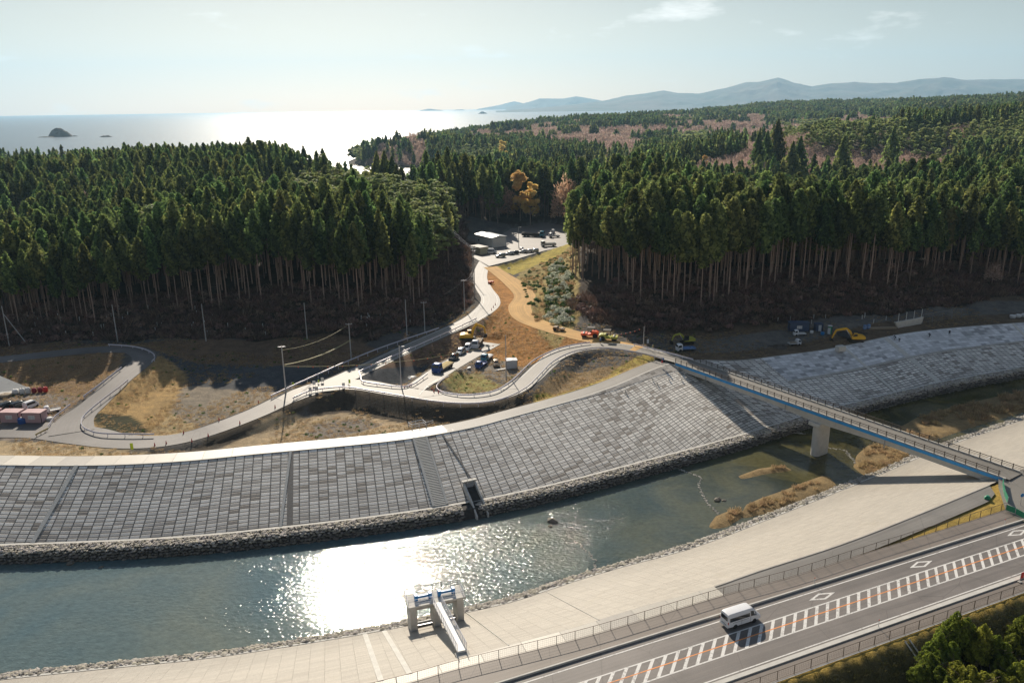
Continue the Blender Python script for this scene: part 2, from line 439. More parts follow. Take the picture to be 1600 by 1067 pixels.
def m_stone(name, lo, hi):
    m, nt, b = new_mat(name)
    at_ = N(nt, 'ShaderNodeAttribute', attribute_name='Col')
    n = noise_tex(nt, 2.5, 5, 0.65, geo_pos(nt))
    c = mix(nt, 0.7, at_.outputs['Color'], ramp(nt, n, [(0.3, lo), (0.7, hi)]), 'MULTIPLY')
    nt.links.new(c, b.inputs['Base Color']); b.inputs['Roughness'].default_value = 0.8
    bump(nt, b, n, 0.4, 0.1)
    return m
M['stone'] = m_stone('riprap_stone', (0.65,) * 3, (1.2,) * 3)

# ground: albedo painted by land use, with shade in some patches (vertex colour attribute), broken up by procedural noise
def m_ground():
    m, nt, b = new_mat('earth_and_grass')
    a = N(nt, 'ShaderNodeAttribute', attribute_name='Col').outputs['Color']
    p = geo_pos(nt)
    n1 = noise_tex(nt, 0.35, 6, 0.7, p); n2 = noise_tex(nt, 4.0, 4, 0.7, p); n0 = noise_tex(nt, 0.06, 4, 0.6, p)
    c = mix(nt, 1.0, a, ramp(nt, n1, [(0.25, (0.55,) * 3), (0.5, (1.0,) * 3), (0.75, (1.45, 1.4, 1.3))]), 'MULTIPLY')
    c = mix(nt, 0.8, c, ramp(nt, n2, [(0.3, (0.6,) * 3), (0.7, (1.35,) * 3)]), 'MULTIPLY')
    c = mix(nt, 0.7, c, ramp(nt, n0, [(0.3, (0.75, 0.78, 0.8)), (0.7, (1.25, 1.2, 1.1))]), 'MULTIPLY')
    nt.links.new(c, b.inputs['Base Color']); b.inputs['Roughness'].default_value = 0.95; b.inputs['Specular IOR Level'].default_value = 0.2
    bump(nt, b, math_(nt, 'ADD', n2, n1), 0.9, 0.35)
    return m
M['ground'] = m_ground()

def m_leaf(name, c0, c1, trans=0.35, objv=0.5, huev=0.03):
    m, nt, b = new_mat(name)
    a = N(nt, 'ShaderNodeAttribute', attribute_name='Col').outputs['Fac']
    c = ramp(nt, a, [(0.0, c0), (1.0, c1)])
    oi = nt.nodes.new('ShaderNodeObjectInfo').outputs['Random']
    v = math_(nt, 'MULTIPLY_ADD', oi, objv); v.node.inputs[2].default_value = 1 - objv / 2
    hu = math_(nt, 'MULTIPLY_ADD', math_(nt, 'FRACT', math_(nt, 'MULTIPLY', oi, 17.3)), huev * 2); hu.node.inputs[2].default_value = 0.5 - huev
    h = nt.nodes.new('ShaderNodeHueSaturation'); nt.links.new(v, h.inputs['Value']); nt.links.new(hu, h.inputs['Hue']); nt.links.new(c, h.inputs['Color'])
    nt.links.new(h.outputs[0], b.inputs['Base Color']); b.inputs['Roughness'].default_value = 0.7; b.inputs['Specular IOR Level'].default_value = 0.25
    if trans:
        t = nt.nodes.new('ShaderNodeBsdfTranslucent'); ms = nt.nodes.new('ShaderNodeMixShader'); ms.inputs[0].default_value = trans
        br = nt.nodes.new('ShaderNodeHueSaturation'); br.inputs['Value'].default_value = 1.7; nt.links.new(h.outputs[0], br.inputs['Color'])
        nt.links.new(br.outputs[0], t.inputs[0])
        out = nt.nodes['Material Output']
        nt.links.new(b.outputs[0], ms.inputs[1]); nt.links.new(t.outputs[0], ms.inputs[2]); nt.links.new(ms.outputs[0], out.inputs[0])
    return m
M['cedar'] = m_leaf('cedar_foliage', (0.045, 0.072, 0.028), (0.185, 0.235, 0.07), 0.45, 0.85, 0.045)
M['pine'] = m_leaf('pine_foliage', (0.10, 0.135, 0.045), (0.32, 0.36, 0.13), 0.35, 0.4, 0.02)
M['bare'] = m_leaf('bare_twigs', (0.26, 0.18, 0.145), (0.58, 0.43, 0.35), 0.25, 0.4, 0.015)
M['autumn'] = m_leaf('autumn_leaves', (0.50, 0.34, 0.10), (0.78, 0.60, 0.24), 0.4, 0.2, 0.012)
M['broad'] = m_leaf('broadleaf_foliage', (0.06, 0.085, 0.014), (0.28, 0.31, 0.05), 0.4, 0.3, 0.02)
M['brush'] = m_leaf('brush_twigs', (0.09, 0.055, 0.042), (0.26, 0.17, 0.13), 0.15, 0.7, 0.02)
M['greenbush'] = m_leaf('green_bush', (0.045, 0.085, 0.02), (0.14, 0.20, 0.05), 0.3, 0.5, 0.03)
M['reed'] = m_leaf('dry_reed', (0.20, 0.14, 0.07), (0.46, 0.34, 0.20), 0.4, 0.4, 0.01)
M['palebush'] = m_leaf('pale_leaves', (0.22, 0.25, 0.17), (0.65, 0.66, 0.55), 0.3, 0.3, 0.02)
M['bark'] = simple('cedar_bark', (0.33, 0.24, 0.19), 0.85, 0, 0.3, 3, objvar=0.5)
M['bark_dark'] = simple('dark_bark', (0.11, 0.08, 0.06), 0.9, 0, 0.3, 3, objvar=0.4)

def m_water(name, deep, shallow, bedscale, rough, amps, scales, bedmix=(0.45, 0.62)):
    m, nt, b = new_mat(name)
    p = geo_pos(nt)
    n = noise_tex(nt, bedscale, 4, 0.55, p, 0.5)
    c = ramp(nt, n, [(bedmix[0], deep), (bedmix[1], shallow)])
    b.inputs['Roughness'].default_value = rough; b.inputs['IOR'].default_value = 1.33
    hs = None
    for a, s in zip(amps, scales):
        h = noise_tex(nt, 1.0, 2, 0.5, mapping(nt, p, (s, s * 1.5, s), (0, 0, 0.3)))
        h = math_(nt, 'MULTIPLY', h, a)
        hs = h if hs is None else math_(nt, 'ADD', hs, h)
    bump(nt, b, hs, 1.0, 1.0)
    return m, nt, b, c, p
M['shadow_bed'] = simple('wet_dark_fill', (0.05, 0.045, 0.04), 0.9, 0, 0.3, 2)  # near-black tone paints shade under stones and in the outlet; debris heap too
# ---------------------------------------------------------------- lie of the land
rng = np.random.default_rng(7); random.seed(7)
def W(l, z=None):
    return np.array([at(p[0], p[1], z if z is not None else p[2]) for p in l])
def ext(P, a=150, b=150):
    P = np.asarray(P, float); u = P[0] - P[1]; u /= np.linalg.norm(u[:2]); v = P[-1] - P[-2]; v /= np.linalg.norm(v[:2])
    m = np.array([1, 1, 0])
    return np.vstack([[P[0] + u * t * m for t in np.linspace(a, a / 40, 40)], P, [P[-1] + v * t * m for t in np.linspace(b / 40, b, 40)]])
CREST, TOE_F, TOE_N, WZ = 10.0, 2.3, 1.2, 0.15
far_crest = np.vstack([W([(0, 727), (100, 728), (200, 726), (300, 720), (400, 710), (520, 699), (640, 686), (740, 668), (800, 652), (880, 630), (952, 607), (1057, 566)], CREST),
                       [(60, 203, CREST), (75, 207.5, CREST)], W([(1300, 545), (1412, 522), (1500, 512), (1600, 504.5)], CREST)])
far_toe = W([(0, 850), (150, 845), (300, 837), (440, 823), (600, 804), (725, 785), (860, 757), (1000, 721), (1142, 683), (1247, 651), (1330, 629), (1465, 597), (1600, 572)], TOE_F)
near_toe = W([(0, 1062), (170, 1044), (345, 1026), (600, 985), (728, 956), (800, 941), (941, 894), (1080, 857), (1217, 805), (1360, 748), (1431, 717), (1491, 693), (1600, 655)], TOE_N)
near_crest = W([(500, 1085), (640, 1052), (760, 1017), (900, 979), (1000, 948), (1106, 919), (1184, 892), (1314, 850), (1428, 806), (1561, 751), (1610, 730), (1700, 690)], CREST)
far_crest, far_toe, near_toe, near_crest = [ext(catmull(P, 3.0)) for P in (far_crest, far_toe, near_toe, near_crest)]

# straight highway: local axes
h0 = np.array(at(1180, 960, CREST)); hu = np.array(at(1600, 813, CREST)) - np.array(at(783, 1067, CREST)); hu /= np.linalg.norm(hu); hn = np.array([-hu[1], hu[0], 0])
HANG = atan2(hu[1], hu[0])
def hoff(px, py, z=CREST): return float((np.array(at(px, py, z)) - h0) @ hn)
O_KERB_F, O_KERB_N, O_FENCE_N = hoff(1178, 944), hoff(1340, 987), hoff(1330, 1020)
def hw(s, o, z=CREST): return tuple(h0 + hu * s + hn * o + np.array([0, 0, z - CREST]))

def sdist(P, X, Y, chunk=40000):
    """signed distance to open polyline; positive on its left side. also the parameter"""
    P = P[:, :2]; A = P[:-1]; D = P[1:] - A; L2 = (D ** 2).sum(1)
    out = np.empty(X.size); xf, yf = X.ravel(), Y.ravel(); seg = np.empty(X.size, int); tt = np.empty(X.size)
    for i in range(0, X.size, chunk):
        px = xf[i:i + chunk, None] - A[None, :, 0]; py = yf[i:i + chunk, None] - A[None, :, 1]
        t = np.clip((px * D[:, 0] + py * D[:, 1]) / L2, 0, 1)
        dx = px - t * D[:, 0]; dy = py - t * D[:, 1]; d2 = dx * dx + dy * dy
        k = d2.argmin(1); r = np.arange(len(k))
        cr = D[k, 0] * py[r, k] - D[k, 1] * px[r, k]
        out[i:i + chunk] = np.sqrt(d2[r, k]) * np.where(cr >= 0, 1, -1); seg[i:i + chunk] = k; tt[i:i + chunk] = t[r, k]
    return out.reshape(X.shape), seg.reshape(X.shape), tt.reshape(X.shape)
def inpoly(P, X, Y):
    P = np.asarray(P, float); x, y = X, Y; c = np.zeros(X.shape, bool); n = len(P)
    for i in range(n):
        x0, y0 = P[i][:2]; x1, y1 = P[(i + 1) % n][:2]
        if y0 == y1: continue
        m = ((y0 > y) != (y1 > y)) & (x < (x1 - x0) * (y - y0) / (y1 - y0) + x0)
        c ^= m
    return c
def pdist(P, X, Y):
    P = np.asarray(P, float); Q = np.vstack([P, P[:1]])
    d, _, _ = sdist(Q, X, Y); d = np.abs(d); d[inpoly(P, X, Y)] = 0
    return d

# roads: (pixel x, pixel y, z, half width)
R_MAIN = [(1069, 564, 10.6, 2.9), (1005, 547.5, 10.8, 2.9), (955, 540.5, 11, 2.9), (908, 543, 11, 2.9), (872, 554, 11, 2.9), (848, 573, 11, 2.9), (823, 595, 11, 2.9), (792, 613, 11, 2.9),
          (745, 622.5, 11.2, 3), (690, 620.5, 11.4, 3), (620, 611, 11.5, 3.1), (560, 601, 11.5, 3.5), (505, 604, 11.5, 3.8), (450, 622, 11.2, 3.2), (400, 645, 10.5, 3), (340, 668, 9.8, 3),
          (290, 683, 9.2, 3), (240, 690, 8.95, 3.2), (185, 689, 8.8, 3.6), (130, 680, 8.75, 4.5), (70, 672, 8.7, 4.5), (0, 672, 8.7, 4)]
R_UP = [(480, 611, 11.42, 2.5), (530, 594, 11.5, 3.1), (580, 571, 11.5, 3), (640, 543, 11.6, 3), (690, 521, 11.8, 3), (735, 500, 12, 3), (762, 480, 12, 3.6), (766, 466, 12.1, 3.2), (757, 452, 12.2, 3), (750, 436, 12.4, 2.8), (753, 420, 12.6, 2.8), (762, 405, 12.9, 3), (772, 395, 13, 3)]
R_LEFT = [(112, 676, 8.8, 4.5), (118, 655, 8.8, 4), (148, 630, 9.3, 3.2), (185, 595, 10.6, 3.1), (214, 572, 11.4, 3.1), (226, 558, 11.8, 3.1), (209, 547, 12, 3.2), (165, 546, 12, 3.2), (100, 551, 12, 3.3), (0, 562, 12, 3.3), (-90, 570, 12, 3.3)]
R_YARD = [(640, 612, 11.44, 2.5), (668, 594, 10.9, 3), (700, 573, 9.8, 3.2), (730, 556, 8.95, 3.2), (768, 536, 8.7, 3)]
R_HAUL = [(1000, 545, 10.85, 2.8), (955, 536, 10.9, 3.0), (905, 525, 11, 3.7), (855, 511, 11.2, 3.7), (822, 497, 11.5, 3.8), (812, 480, 11.8, 3.8), (820, 462, 12, 3.8), (803, 443, 12.3, 3.7), (782, 428, 12.5, 3.0), (766, 417, 12.7, 2.8)]
def road_pts(R, step=1.5):
    P = [tuple(at(a, b, z)) + (w,) for a, b, z, w in R]
    return catmull(P, step)
roads = {}
for nm, R in (('main', R_MAIN), ('up', R_UP), ('left', R_LEFT), ('yard', R_YARD), ('haul', R_HAUL)): roads[nm] = road_pts(R)
ROAD_SLOPE = {'main': (1.42, 1.0), 'up': (1.8, 1.0), 'left': (2.6, 1.2), 'yard': (1.5, 2.0), 'haul': (6.5, 1.2)}

parking = W([(739, 402), (742, 386), (800, 357), (850, 347), (905, 356), (915, 378), (850, 392), (800, 407), (764, 416)], 13)
# control points of the natural ground: (world x, world y, z)
CP = []
for x in range(-420, -20, 40):
    for y in (150, 180, 210): CP.append((x, y, 8.5))
for x, y in ((-10, 185), (10, 205), (30, 213), (60, 215), (85, 225), (-25, 210), (0, 215), (10, 225), (-8, 235)): CP.append((x, y, 8.5))
for x, y in ((120, 233), (150, 245), (180, 255), (230, 272), (300, 300), (400, 330)): CP.append((x, y, 9.8))
foot_l = [(-420, 190), (-300, 205), (-200, 222), (-152, 229), (-116, 233), (-77, 232), (-46, 231), (-28, 244), (-21, 266), (-19, 298), (-19, 340), (-22, 372), (-22, 410)]
foot_r = [(400, 350), (300, 318), (240, 297), (178, 271), (150, 256), (121, 246), (88, 238), (60, 231), (38, 230), (26, 240), (17, 262), (16, 300), (22, 340), (30, 380), (34, 425)]
foot_lz = [8.5] * 7 + [9.5, 10.5, 11.5, 12.3, 13, 14]; foot_rz = [10] * 8 + [10.5, 11, 11.5, 12, 12.5, 13, 14]
def shift(P, d, dz, zs, sgn):
    P = np.array([(a, b, 0) for a, b in P], float); Q = offset(P, d * sgn)
    return [(q[0], q[1], z + dz) for q, z in zip(Q, zs)]
for P, zs, sg in ((foot_l, foot_lz, 1), (foot_r, foot_rz, -1)):
    CP += [(a, b, z) for (a, b), z in zip(P, zs)]
CP += shift(foot_l, 16, 8.0, foot_lz, 1)
CP += shift(foot_r, 15, 7.5, foot_rz, -1)
CP += [(x, y, z + (2 if x > -150 else -5)) for x, y, z in shift(foot_l, 34, 10.5, foot_lz, 1)]
CP += shift(foot_r, 34, 12.0, foot_rz, -1)
def C(px, py, D, ht): p = atD(px, py, D); CP.append((p[0], p[1], p[2] - ht))
# left hill (canopy pixels, distance, tree height)
for px, py, D, ht in ((-150, 246, 650, 24), (0, 245, 760, 24), (100, 246, 760, 24), (140, 233, 600, 24), (200, 226, 580, 25), (250, 222, 560, 25), (350, 220, 550, 25), (450, 221, 540, 25), (500, 227, 510, 26), (545, 244, 480, 28), (575, 250, 460, 28),
                      (0, 300, 420, 24), (100, 285, 430, 26), (250, 265, 430, 26), (400, 255, 420, 26), (500, 256, 410, 26), (560, 262, 400, 26), (600, 262, 400, 24), (640, 288, 375, 24), (690, 318, 340, 23), (720, 345, 315, 22),
                      (0, 385, 300, 24), (150, 345, 310, 26), (300, 305, 320, 26), (450, 292, 320, 26), (560, 290, 320, 24)): C(px, py, D, ht)
for x, y, z in ((-62, 420, 5), (-66, 470, 3), (-70, 520, 2), (-80, 600, 1), (-95, 700, 0), (-45, 480, 22), (-30, 500, 20), (-50, 540, 20), (-55, 600, 10), (-60, 680, 8), (-140, 620, 18), (-170, 700, 12)): CP.append((x, y, z))
for x, y in ((-900, 900), (-700, 930), (-500, 940), (-380, 900), (-250, 840)): CP.append((x, y, 14))
for x, y in ((-170, 770), (-140, 740)): CP.append((x, y, 6))
for x, y in ((-1300, 1100), (-1000, 1120), (-700, 1120), (-500, 1080), (-350, 1000), (-240, 940), (-190, 1000), (-150, 980), (-108, 850), (-118, 920), (-130, 1010), (-100, 960), (-100, 1020), (-200, 1090), (-245, 1120), (-262, 1200), (-275, 1300), (-290, 1400), (-350, 1300), (-420, 1500), (-320, 1700), (-180, 2000), (-50, 2400), (150, 2900), (450, 3500), (900, 4200), (1500, 5000)): CP.append((x, y, -9))
# headland and the land beyond the inlet
for px, py, D, ht in ((590, 232, 1150, 12), (605, 214, 1180, 14), (650, 197, 1230, 16), (690, 202, 1260, 16), (640, 240, 1110, 10), (690, 238, 1100, 10), (740, 215, 1380, 14), (800, 196, 1700, 14),
                      (860, 188, 2000, 14), (930, 184, 2300, 14), (1000, 181, 2500, 14), (1060, 176, 2600, 14), (1130, 172, 2600, 14), (1200, 163, 2700, 14), (1290, 158, 2700, 14), (1400, 164, 2500, 14),
                      (1500, 158, 2300, 14), (1600, 149, 2100, 14), (1750, 140, 2200, 14),
                      (720, 258, 960, 16), (790, 245, 980, 12), (850, 225, 1250, 12), (890, 208, 1400, 9), (960, 206, 1450, 9), (1000, 215, 1300, 9), (900, 240, 1000, 12), (960, 235, 1050, 12),
                      (1040, 210, 1500, 10), (1100, 196, 1800, 9), (1180, 190, 1900, 9), (1160, 205, 1500, 9), (1050, 232, 950, 12), (1000, 250, 850, 12), (1120, 235, 800, 10), (1180, 222, 1000, 10),
                      (1130, 252, 600, 10), (1150, 245, 640, 10), (1160, 238, 680, 11), (1200, 255, 580, 12), (1200, 242, 640, 11), (1220, 232, 680, 12), (1290, 243, 640, 12), (1300, 232, 680, 13), (1380, 244, 640, 12), (1390, 232, 680, 13), (1460, 236, 680, 12), (1240, 205, 720, 12), (1300, 190, 760, 14), (1370, 188, 760, 14), (1450, 196, 740, 14), (1540, 190, 740, 14), (1620, 180, 760, 14), (1300, 252, 600, 10), (1400, 252, 600, 10), (1450, 240, 640, 10),
                      (1500, 182, 1200, 14), (1600, 170, 1300, 14)): C(px, py, D, ht)
for x, y, z in ((30, 465, 13), (0, 460, 14), (15, 445, 14), (-42, 452, 26), (-24, 450, 22), (-34, 425, 22), (35, 530, 15), (45, 620, 15), (40, 700, 14), (20, 800, 12), (-20, 900, 8), (-60, 960, 5), (80, 640, 15), (100, 750, 14), (-10, 520, 20)): CP.append((x, y, z))
# right hill
for px, py, D, ht in ((880, 302, 330, 27), (905, 288, 350, 28), (950, 266, 390, 35), (1000, 254, 400, 35), (1060, 254, 400, 35), (1120, 260, 400, 35), (1180, 260, 400, 35), (1250, 266, 400, 35), (1310, 254, 410, 35), (1375, 244, 420, 35), (1475, 228, 430, 35), (1540, 224, 440, 35), (1620, 230, 430, 35), (1750, 222, 470, 33),
                      (950, 312, 300, 28), (1100, 312, 310, 28), (1250, 312, 310, 28), (1400, 308, 320, 28), (1550, 296, 330, 28), (1700, 290, 350, 26)): C(px, py, D, ht)
for x, y in ((70, 500), (110, 500), (170, 505), (240, 515), (310, 530)): CP.append((x, y, 3))
# camera side
for x in range(-300, 500, 80): CP.append((x, 120, 9)); CP.append((x, 40, 6))
CP = np.array(CP)
_r = np.sqrt(((CP[:, None, :2] - CP[None, :, :2]) ** 2).sum(2)) + 1e-9
_n = len(CP); _A = np.zeros((_n + 3, _n + 3)); _A[:_n, :_n] = _r - 2.0 * np.eye(_n); _A[:_n, _n] = 1; _A[:_n, _n + 1:] = CP[:, :2] / 1000; _A[_n:, :_n] = _A[:_n, _n:].T
_w = np.linalg.solve(_A, np.r_[CP[:, 2], 0, 0, 0])
def base_z(X, Y):
    xf, yf = X.ravel(), Y.ravel(); out = np.empty(xf.size)
    for i in range(0, xf.size, 20000):
        r = np.sqrt((xf[i:i + 20000, None] - CP[:, 0]) ** 2 + (yf[i:i + 20000, None] - CP[:, 1]) ** 2)
        out[i:i + 20000] = r @ _w[:_n] + _w[_n] + (xf[i:i + 20000] * _w[_n + 1] + yf[i:i + 20000] * _w[_n + 2]) / 1000
    return out.reshape(X.shape)
# cheap value noise on arrays
_tab = np.random.default_rng(3).random((256, 256))
def vnoise(X, Y, s):
    x = X / s + 1000.3; y = Y / s + 1000.7; xi = np.floor(x).astype(int); yi = np.floor(y).astype(int); fx = x - xi; fy = y - yi
    fx = fx * fx * (3 - 2 * fx); fy = fy * fy * (3 - 2 * fy)
    g = lambda a, b: _tab[(xi + a) % 256, (yi + b) % 256]
    return (g(0, 0) * (1 - fx) + g(1, 0) * fx) * (1 - fy) + (g(0, 1) * (1 - fx) + g(1, 1) * fx) * fy
def fbm(X, Y, s, o=4):
    r = 0; a = 1; t = 0
    for _ in range(o): r = r + a * vnoise(X, Y, s); t += a; a *= 0.5; s = s * 0.47
    return r / t
HILLF_L = np.array(foot_l + [(-24, 430), (-60, 2000), (-3000, 2000), (-3000, 190)], float)
HILLF_R = np.array(foot_r[::-1] + [(4000, 350), (4000, 3000), (34, 3000)], float)
reed_flat = W([(1405, 672), (1440, 652), (1500, 634), (1600, 612), (1700, 590), (1700, 622), (1600, 640), (1530, 660), (1480, 676), (1430, 694)], 0.3)
bank_flats = [W(q, 0.2) for q in ([(1160, 745), (1190, 738), (1230, 733), (1222, 730), (1190, 734)], [(1340, 730), (1345, 712), (1362, 697), (1395, 700), (1418, 712), (1400, 725), (1360, 745)],
              [(1115, 822), (1125, 808), (1150, 798), (1160, 802), (1130, 820)], [(1165, 805), (1172, 790), (1195, 780), (1230, 768), (1262, 755), (1290, 745), (1300, 757), (1250, 778), (1200, 797)])]
def ground_z(X, Y, detail=True):
    X = np.asarray(X, float); Y = np.asarray(Y, float)
    Z = base_z(X, Y)
    hill = inpoly(HILLF_L, X, Y) | inpoly(HILLF_R, X, Y) | (Y > 430)
    amp = np.where(hill, 1.0, 0.12) * np.clip((Z + 2) / 6, 0, 1)
    Z = Z + (fbm(X, Y, 22, 4) - 0.5) * 5.0 * amp + np.clip((Y - 500) / 500, 0, 1) * (fbm(X, Y, 130, 4) - 0.5) * np.where(Y > 900, 24, 10) * np.clip((Z + 4) / 20, 0, 1)
    Z = np.where(~hill & (Y < 235), np.clip(Z, 8.2, 9.9) , Z)
    nr = (X > -260) & (X < 330) & (Y > 20) & (Y < 460)
    if nr.any():
        x, y, z = X[nr], Y[nr], Z[nr]
        d = pdist(parking, x, y); z = np.clip(z, 12.95 - d / 1.6, 12.95 + d / 1.2)
        for k in ('up', 'left', 'haul', 'yard', 'main'):
            P = roads[k]; sd, sg, t = sdist(P, x, y); d = np.abs(sd)
            rz = P[sg, 2] * (1 - t) + P[np.minimum(sg + 1, len(P) - 1), 2] * t; w = P[sg, 3] * (1 - t) + P[np.minimum(sg + 1, len(P) - 1), 3] * t
            e = np.maximum(d - w - 0.9, 0); f, c = ROAD_SLOPE[k]
            fs = np.full(e.shape, f)
            if k == 'haul': fs = np.where(sd > 0, 6.5, 1.5)
            z = np.clip(z, rz - 0.08 - e / fs, rz - 0.08 + e / c)
        Z[nr] = z
    # river corridor
    rv = (Y < 420) & (Y > 20)
    if rv.any():
        x, y, z = X[rv], Y[rv], Z[rv]
        dc, _, _ = sdist(far_crest, x, y); dt, _, _ = sdist(far_toe, x, y)
        dn, _, _ = sdist(near_toe, x, y); dnc, _, _ = sdist(near_crest, x, y)
        # crest path (5 m) then blend into the plain
        path = (dc > -0.3) & (dc < 5.2); z = np.where(path, CREST - 0.12, z)
        bl = (dc >= 5.2) & (dc < 12); z = np.where(bl, np.minimum(np.maximum(z, CREST - 0.12 - (dc - 5.2) / 2.0), np.maximum(z, CREST - 0.12)), z)
        sl = (dc <= -0.3) & (dt > 0); fr = np.clip(-dc / (-dc + dt + 1e-6), 0, 1); z = np.where(sl, CREST + (TOE_F - CREST) * fr - 0.3 - 0.8 * np.sin(pi * fr), z)
        bed = (dt <= 0) & (dn >= 0); z = np.where(bed, np.maximum(np.maximum(TOE_F - 0.35 + dt * 0.8, TOE_N - 0.35 - dn * 0.55), -1.2), z)
        sl = (dn < 0) & (dnc > 0); fr = np.clip(-dn / (-dn + dnc + 1e-6), 0, 1); z = np.where(sl, TOE_N + (CREST - TOE_N) * fr - 0.3, z)
        south = (dnc <= 0); z = np.where(south, CREST - 0.25, z)
        o = (x - h0[0]) * hn[0] + (y - h0[1]) * hn[1]
        s = O_FENCE_N - 0.5 - o; z = np.where(south & (s > 0), np.maximum(CREST - 0.15 - s / 1.7, 4.6 - 0.15 * np.maximum(s - 9, 0)), z)
        for q in [reed_flat] + bank_flats:
            dq = pdist(q, x, y); z = np.where(bed & (dq < 3), np.maximum(z, 0.45 - dq * 0.35), z)
        Z[rv] = z
    return Z
def gz(x, y): return float(ground_z(np.array([x]), np.array([y]))[0])
def on(px, py, lo=40, hi=1500):
    """the spot of ground seen at a picture point (the height field is marched once, then it is a plain world position)"""
    r = ray(px, py); t = np.geomspace(lo, hi, 500); X = r[0] * t; Y = r[1] * t; Zr = HC + r[2] * t
    G = ground_z(X, Y); k = np.nonzero(Zr < G)[0]
    if not len(k): return at(px, py, 9)
    k = k[0]; a, b = t[max(k - 1, 0)], t[k]
    t = np.linspace(a, b, 40); X = r[0] * t; Y = r[1] * t; G = ground_z(X, Y); k = int(np.argmax(HC + r[2] * t < G))
    return (float(X[k]), float(Y[k]), float(G[k]))

# ---- ground sheet
def spaced(fine0, fine1, st, lo, hi, g=1.045):
    a = list(np.arange(fine0, fine1, st)); s = st; v = fine1
    while v < hi: a.append(v); s *= g; v += s
    s = st; v = fine0 - st; pre = []
    while v > lo: pre.append(v); s *= g; v -= s
    return np.array(pre[::-1] + a)
gx = spaced(-175, 200, 0.95, -3200, 3600, 1.05); gy = spaced(62, 300, 0.95, 8, 4600, 1.022)
GX, GY = np.meshgrid(gx, gy); GZ = ground_z(GX, GY)
BASE = base_z(GX, GY)
col = np.zeros(GX.shape + (3,)); col[:] = (0.115, 0.105, 0.095)
def paint(mask, c, soft=None):
    col[mask] = c
wob = (fbm(GX, GY, 6, 3) - 0.5) * 3.0; wob2 = (fbm(GX + 77, GY + 31, 6, 3) - 0.5) * 3.0
PX_, PY_ = GX + wob * 0.4, GY + wob2 * 0.4
def pp(l, z): return inpoly(W(l, z), PX_, PY_)
hillm = inpoly(HILLF_L, GX, GY) | inpoly(HILLF_R, GX, GY) | (GY > 430)
paint(hillm, (0.060, 0.045, 0.034))
paint((GY > 600) & hillm, (0.10, 0.08, 0.06))
paint(~hillm & (GY < 260), (0.125, 0.115, 0.105))
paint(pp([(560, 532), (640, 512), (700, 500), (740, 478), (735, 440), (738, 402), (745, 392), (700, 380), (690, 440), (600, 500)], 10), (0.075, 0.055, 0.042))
# strip of dry brown ground at the foot of the hill
paint(pp([(-60, 545), (560, 532), (600, 552), (560, 572), (240, 566), (-60, 575)], 8.5) & ~hillm, (0.19, 0.125, 0.08))
paint(pp([(255, 566), (560, 572), (620, 548), (700, 560), (640, 600), (430, 625), (300, 600), (262, 590)], 8.5), (0.085, 0.088, 0.095))  # gravel darkened and blued: shade of the woods painted into this patch
paint(pp([(262, 640), (285, 600), (330, 604), (420, 612), (452, 612), (400, 640), (320, 668), (285, 655)], 8.5), (0.30, 0.25, 0.19))
paint(pp([(225, 685), (262, 640), (285, 655), (322, 668), (280, 680)], 8.8), (0.46, 0.34, 0.18))
# embankment of the left track
paint(pp([(242, 568), (262, 572), (292, 580), (275, 620), (262, 645), (225, 680), (150, 676), (126, 662), (140, 640), (200, 596)], 9.2), (0.40, 0.27, 0.12))
paint(pp([(143, 652), (160, 643), (205, 646), (232, 668), (222, 676), (160, 672)], 9.0), (0.045, 0.045, 0.02))  # dark plants, with shade of the steep face painted in
paint(pp([(0, 575), (130, 560), (195, 560), (190, 574), (130, 619), (100, 616), (50, 604), (0, 588)], 10), (0.24, 0.16, 0.09))
paint(pp([(0, 600), (50, 610), (100, 615), (130, 622), (110, 640), (100, 690), (50, 685), (0, 690)], 8.6), (0.25, 0.21, 0.18))
paint(pp([(-80, 682), (60, 688), (150, 694), (225, 703), (230, 712), (200, 716), (-80, 716)], 9.2), (0.44, 0.34, 0.21))
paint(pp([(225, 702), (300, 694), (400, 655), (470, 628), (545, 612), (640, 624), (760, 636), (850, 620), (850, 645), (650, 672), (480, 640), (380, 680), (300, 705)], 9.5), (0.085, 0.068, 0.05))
paint(pp([(340, 702), (400, 672), (440, 656), (540, 644), (640, 662), (640, 672), (600, 678), (480, 692), (400, 703)], 8.6), (0.43, 0.33, 0.21))
paint(pp([(470, 680), (500, 660), (560, 652), (600, 664), (560, 676), (500, 688)], 8.6), (0.27, 0.23, 0.19))
# inside of the bend, the yard and its grass island
paint(pp([(855, 606), (885, 585), (940, 576), (1000, 575), (1040, 570), (1045, 576), (900, 615), (850, 640), (830, 634)], 8.6), (0.33, 0.235, 0.13))
paint(pp([(700, 590), (760, 575), (745, 612), (700, 612), (686, 604)], 8.8), (0.30, 0.26, 0.12))
paint(pp([(640, 590), (730, 548), (760, 530), (800, 548), (830, 575), (800, 595), (770, 590), (700, 600)], 8.6) & ~pp([(700, 590), (740, 578), (785, 592), (745, 612), (700, 612), (686, 604)], 8.8), (0.23, 0.205, 0.18))
paint(pp([(690, 604), (715, 588), (760, 590), (782, 600), (770, 609), (720, 613)], 8.8), (0.33, 0.30, 0.11))
paint(pp([(762, 545), (752, 520), (775, 480), (760, 440), (758, 420), (775, 424), (815, 460), (806, 485), (830, 505), (960, 540), (905, 541), (862, 552), (838, 570), (800, 552)], 11), (0.42, 0.205, 0.062))
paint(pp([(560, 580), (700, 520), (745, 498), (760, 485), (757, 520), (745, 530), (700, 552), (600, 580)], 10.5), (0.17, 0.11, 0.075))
paint(pp([(805, 418), (840, 395), (905, 380), (905, 480), (870, 520), (840, 500), (826, 462)], 15), (0.36, 0.28, 0.11))
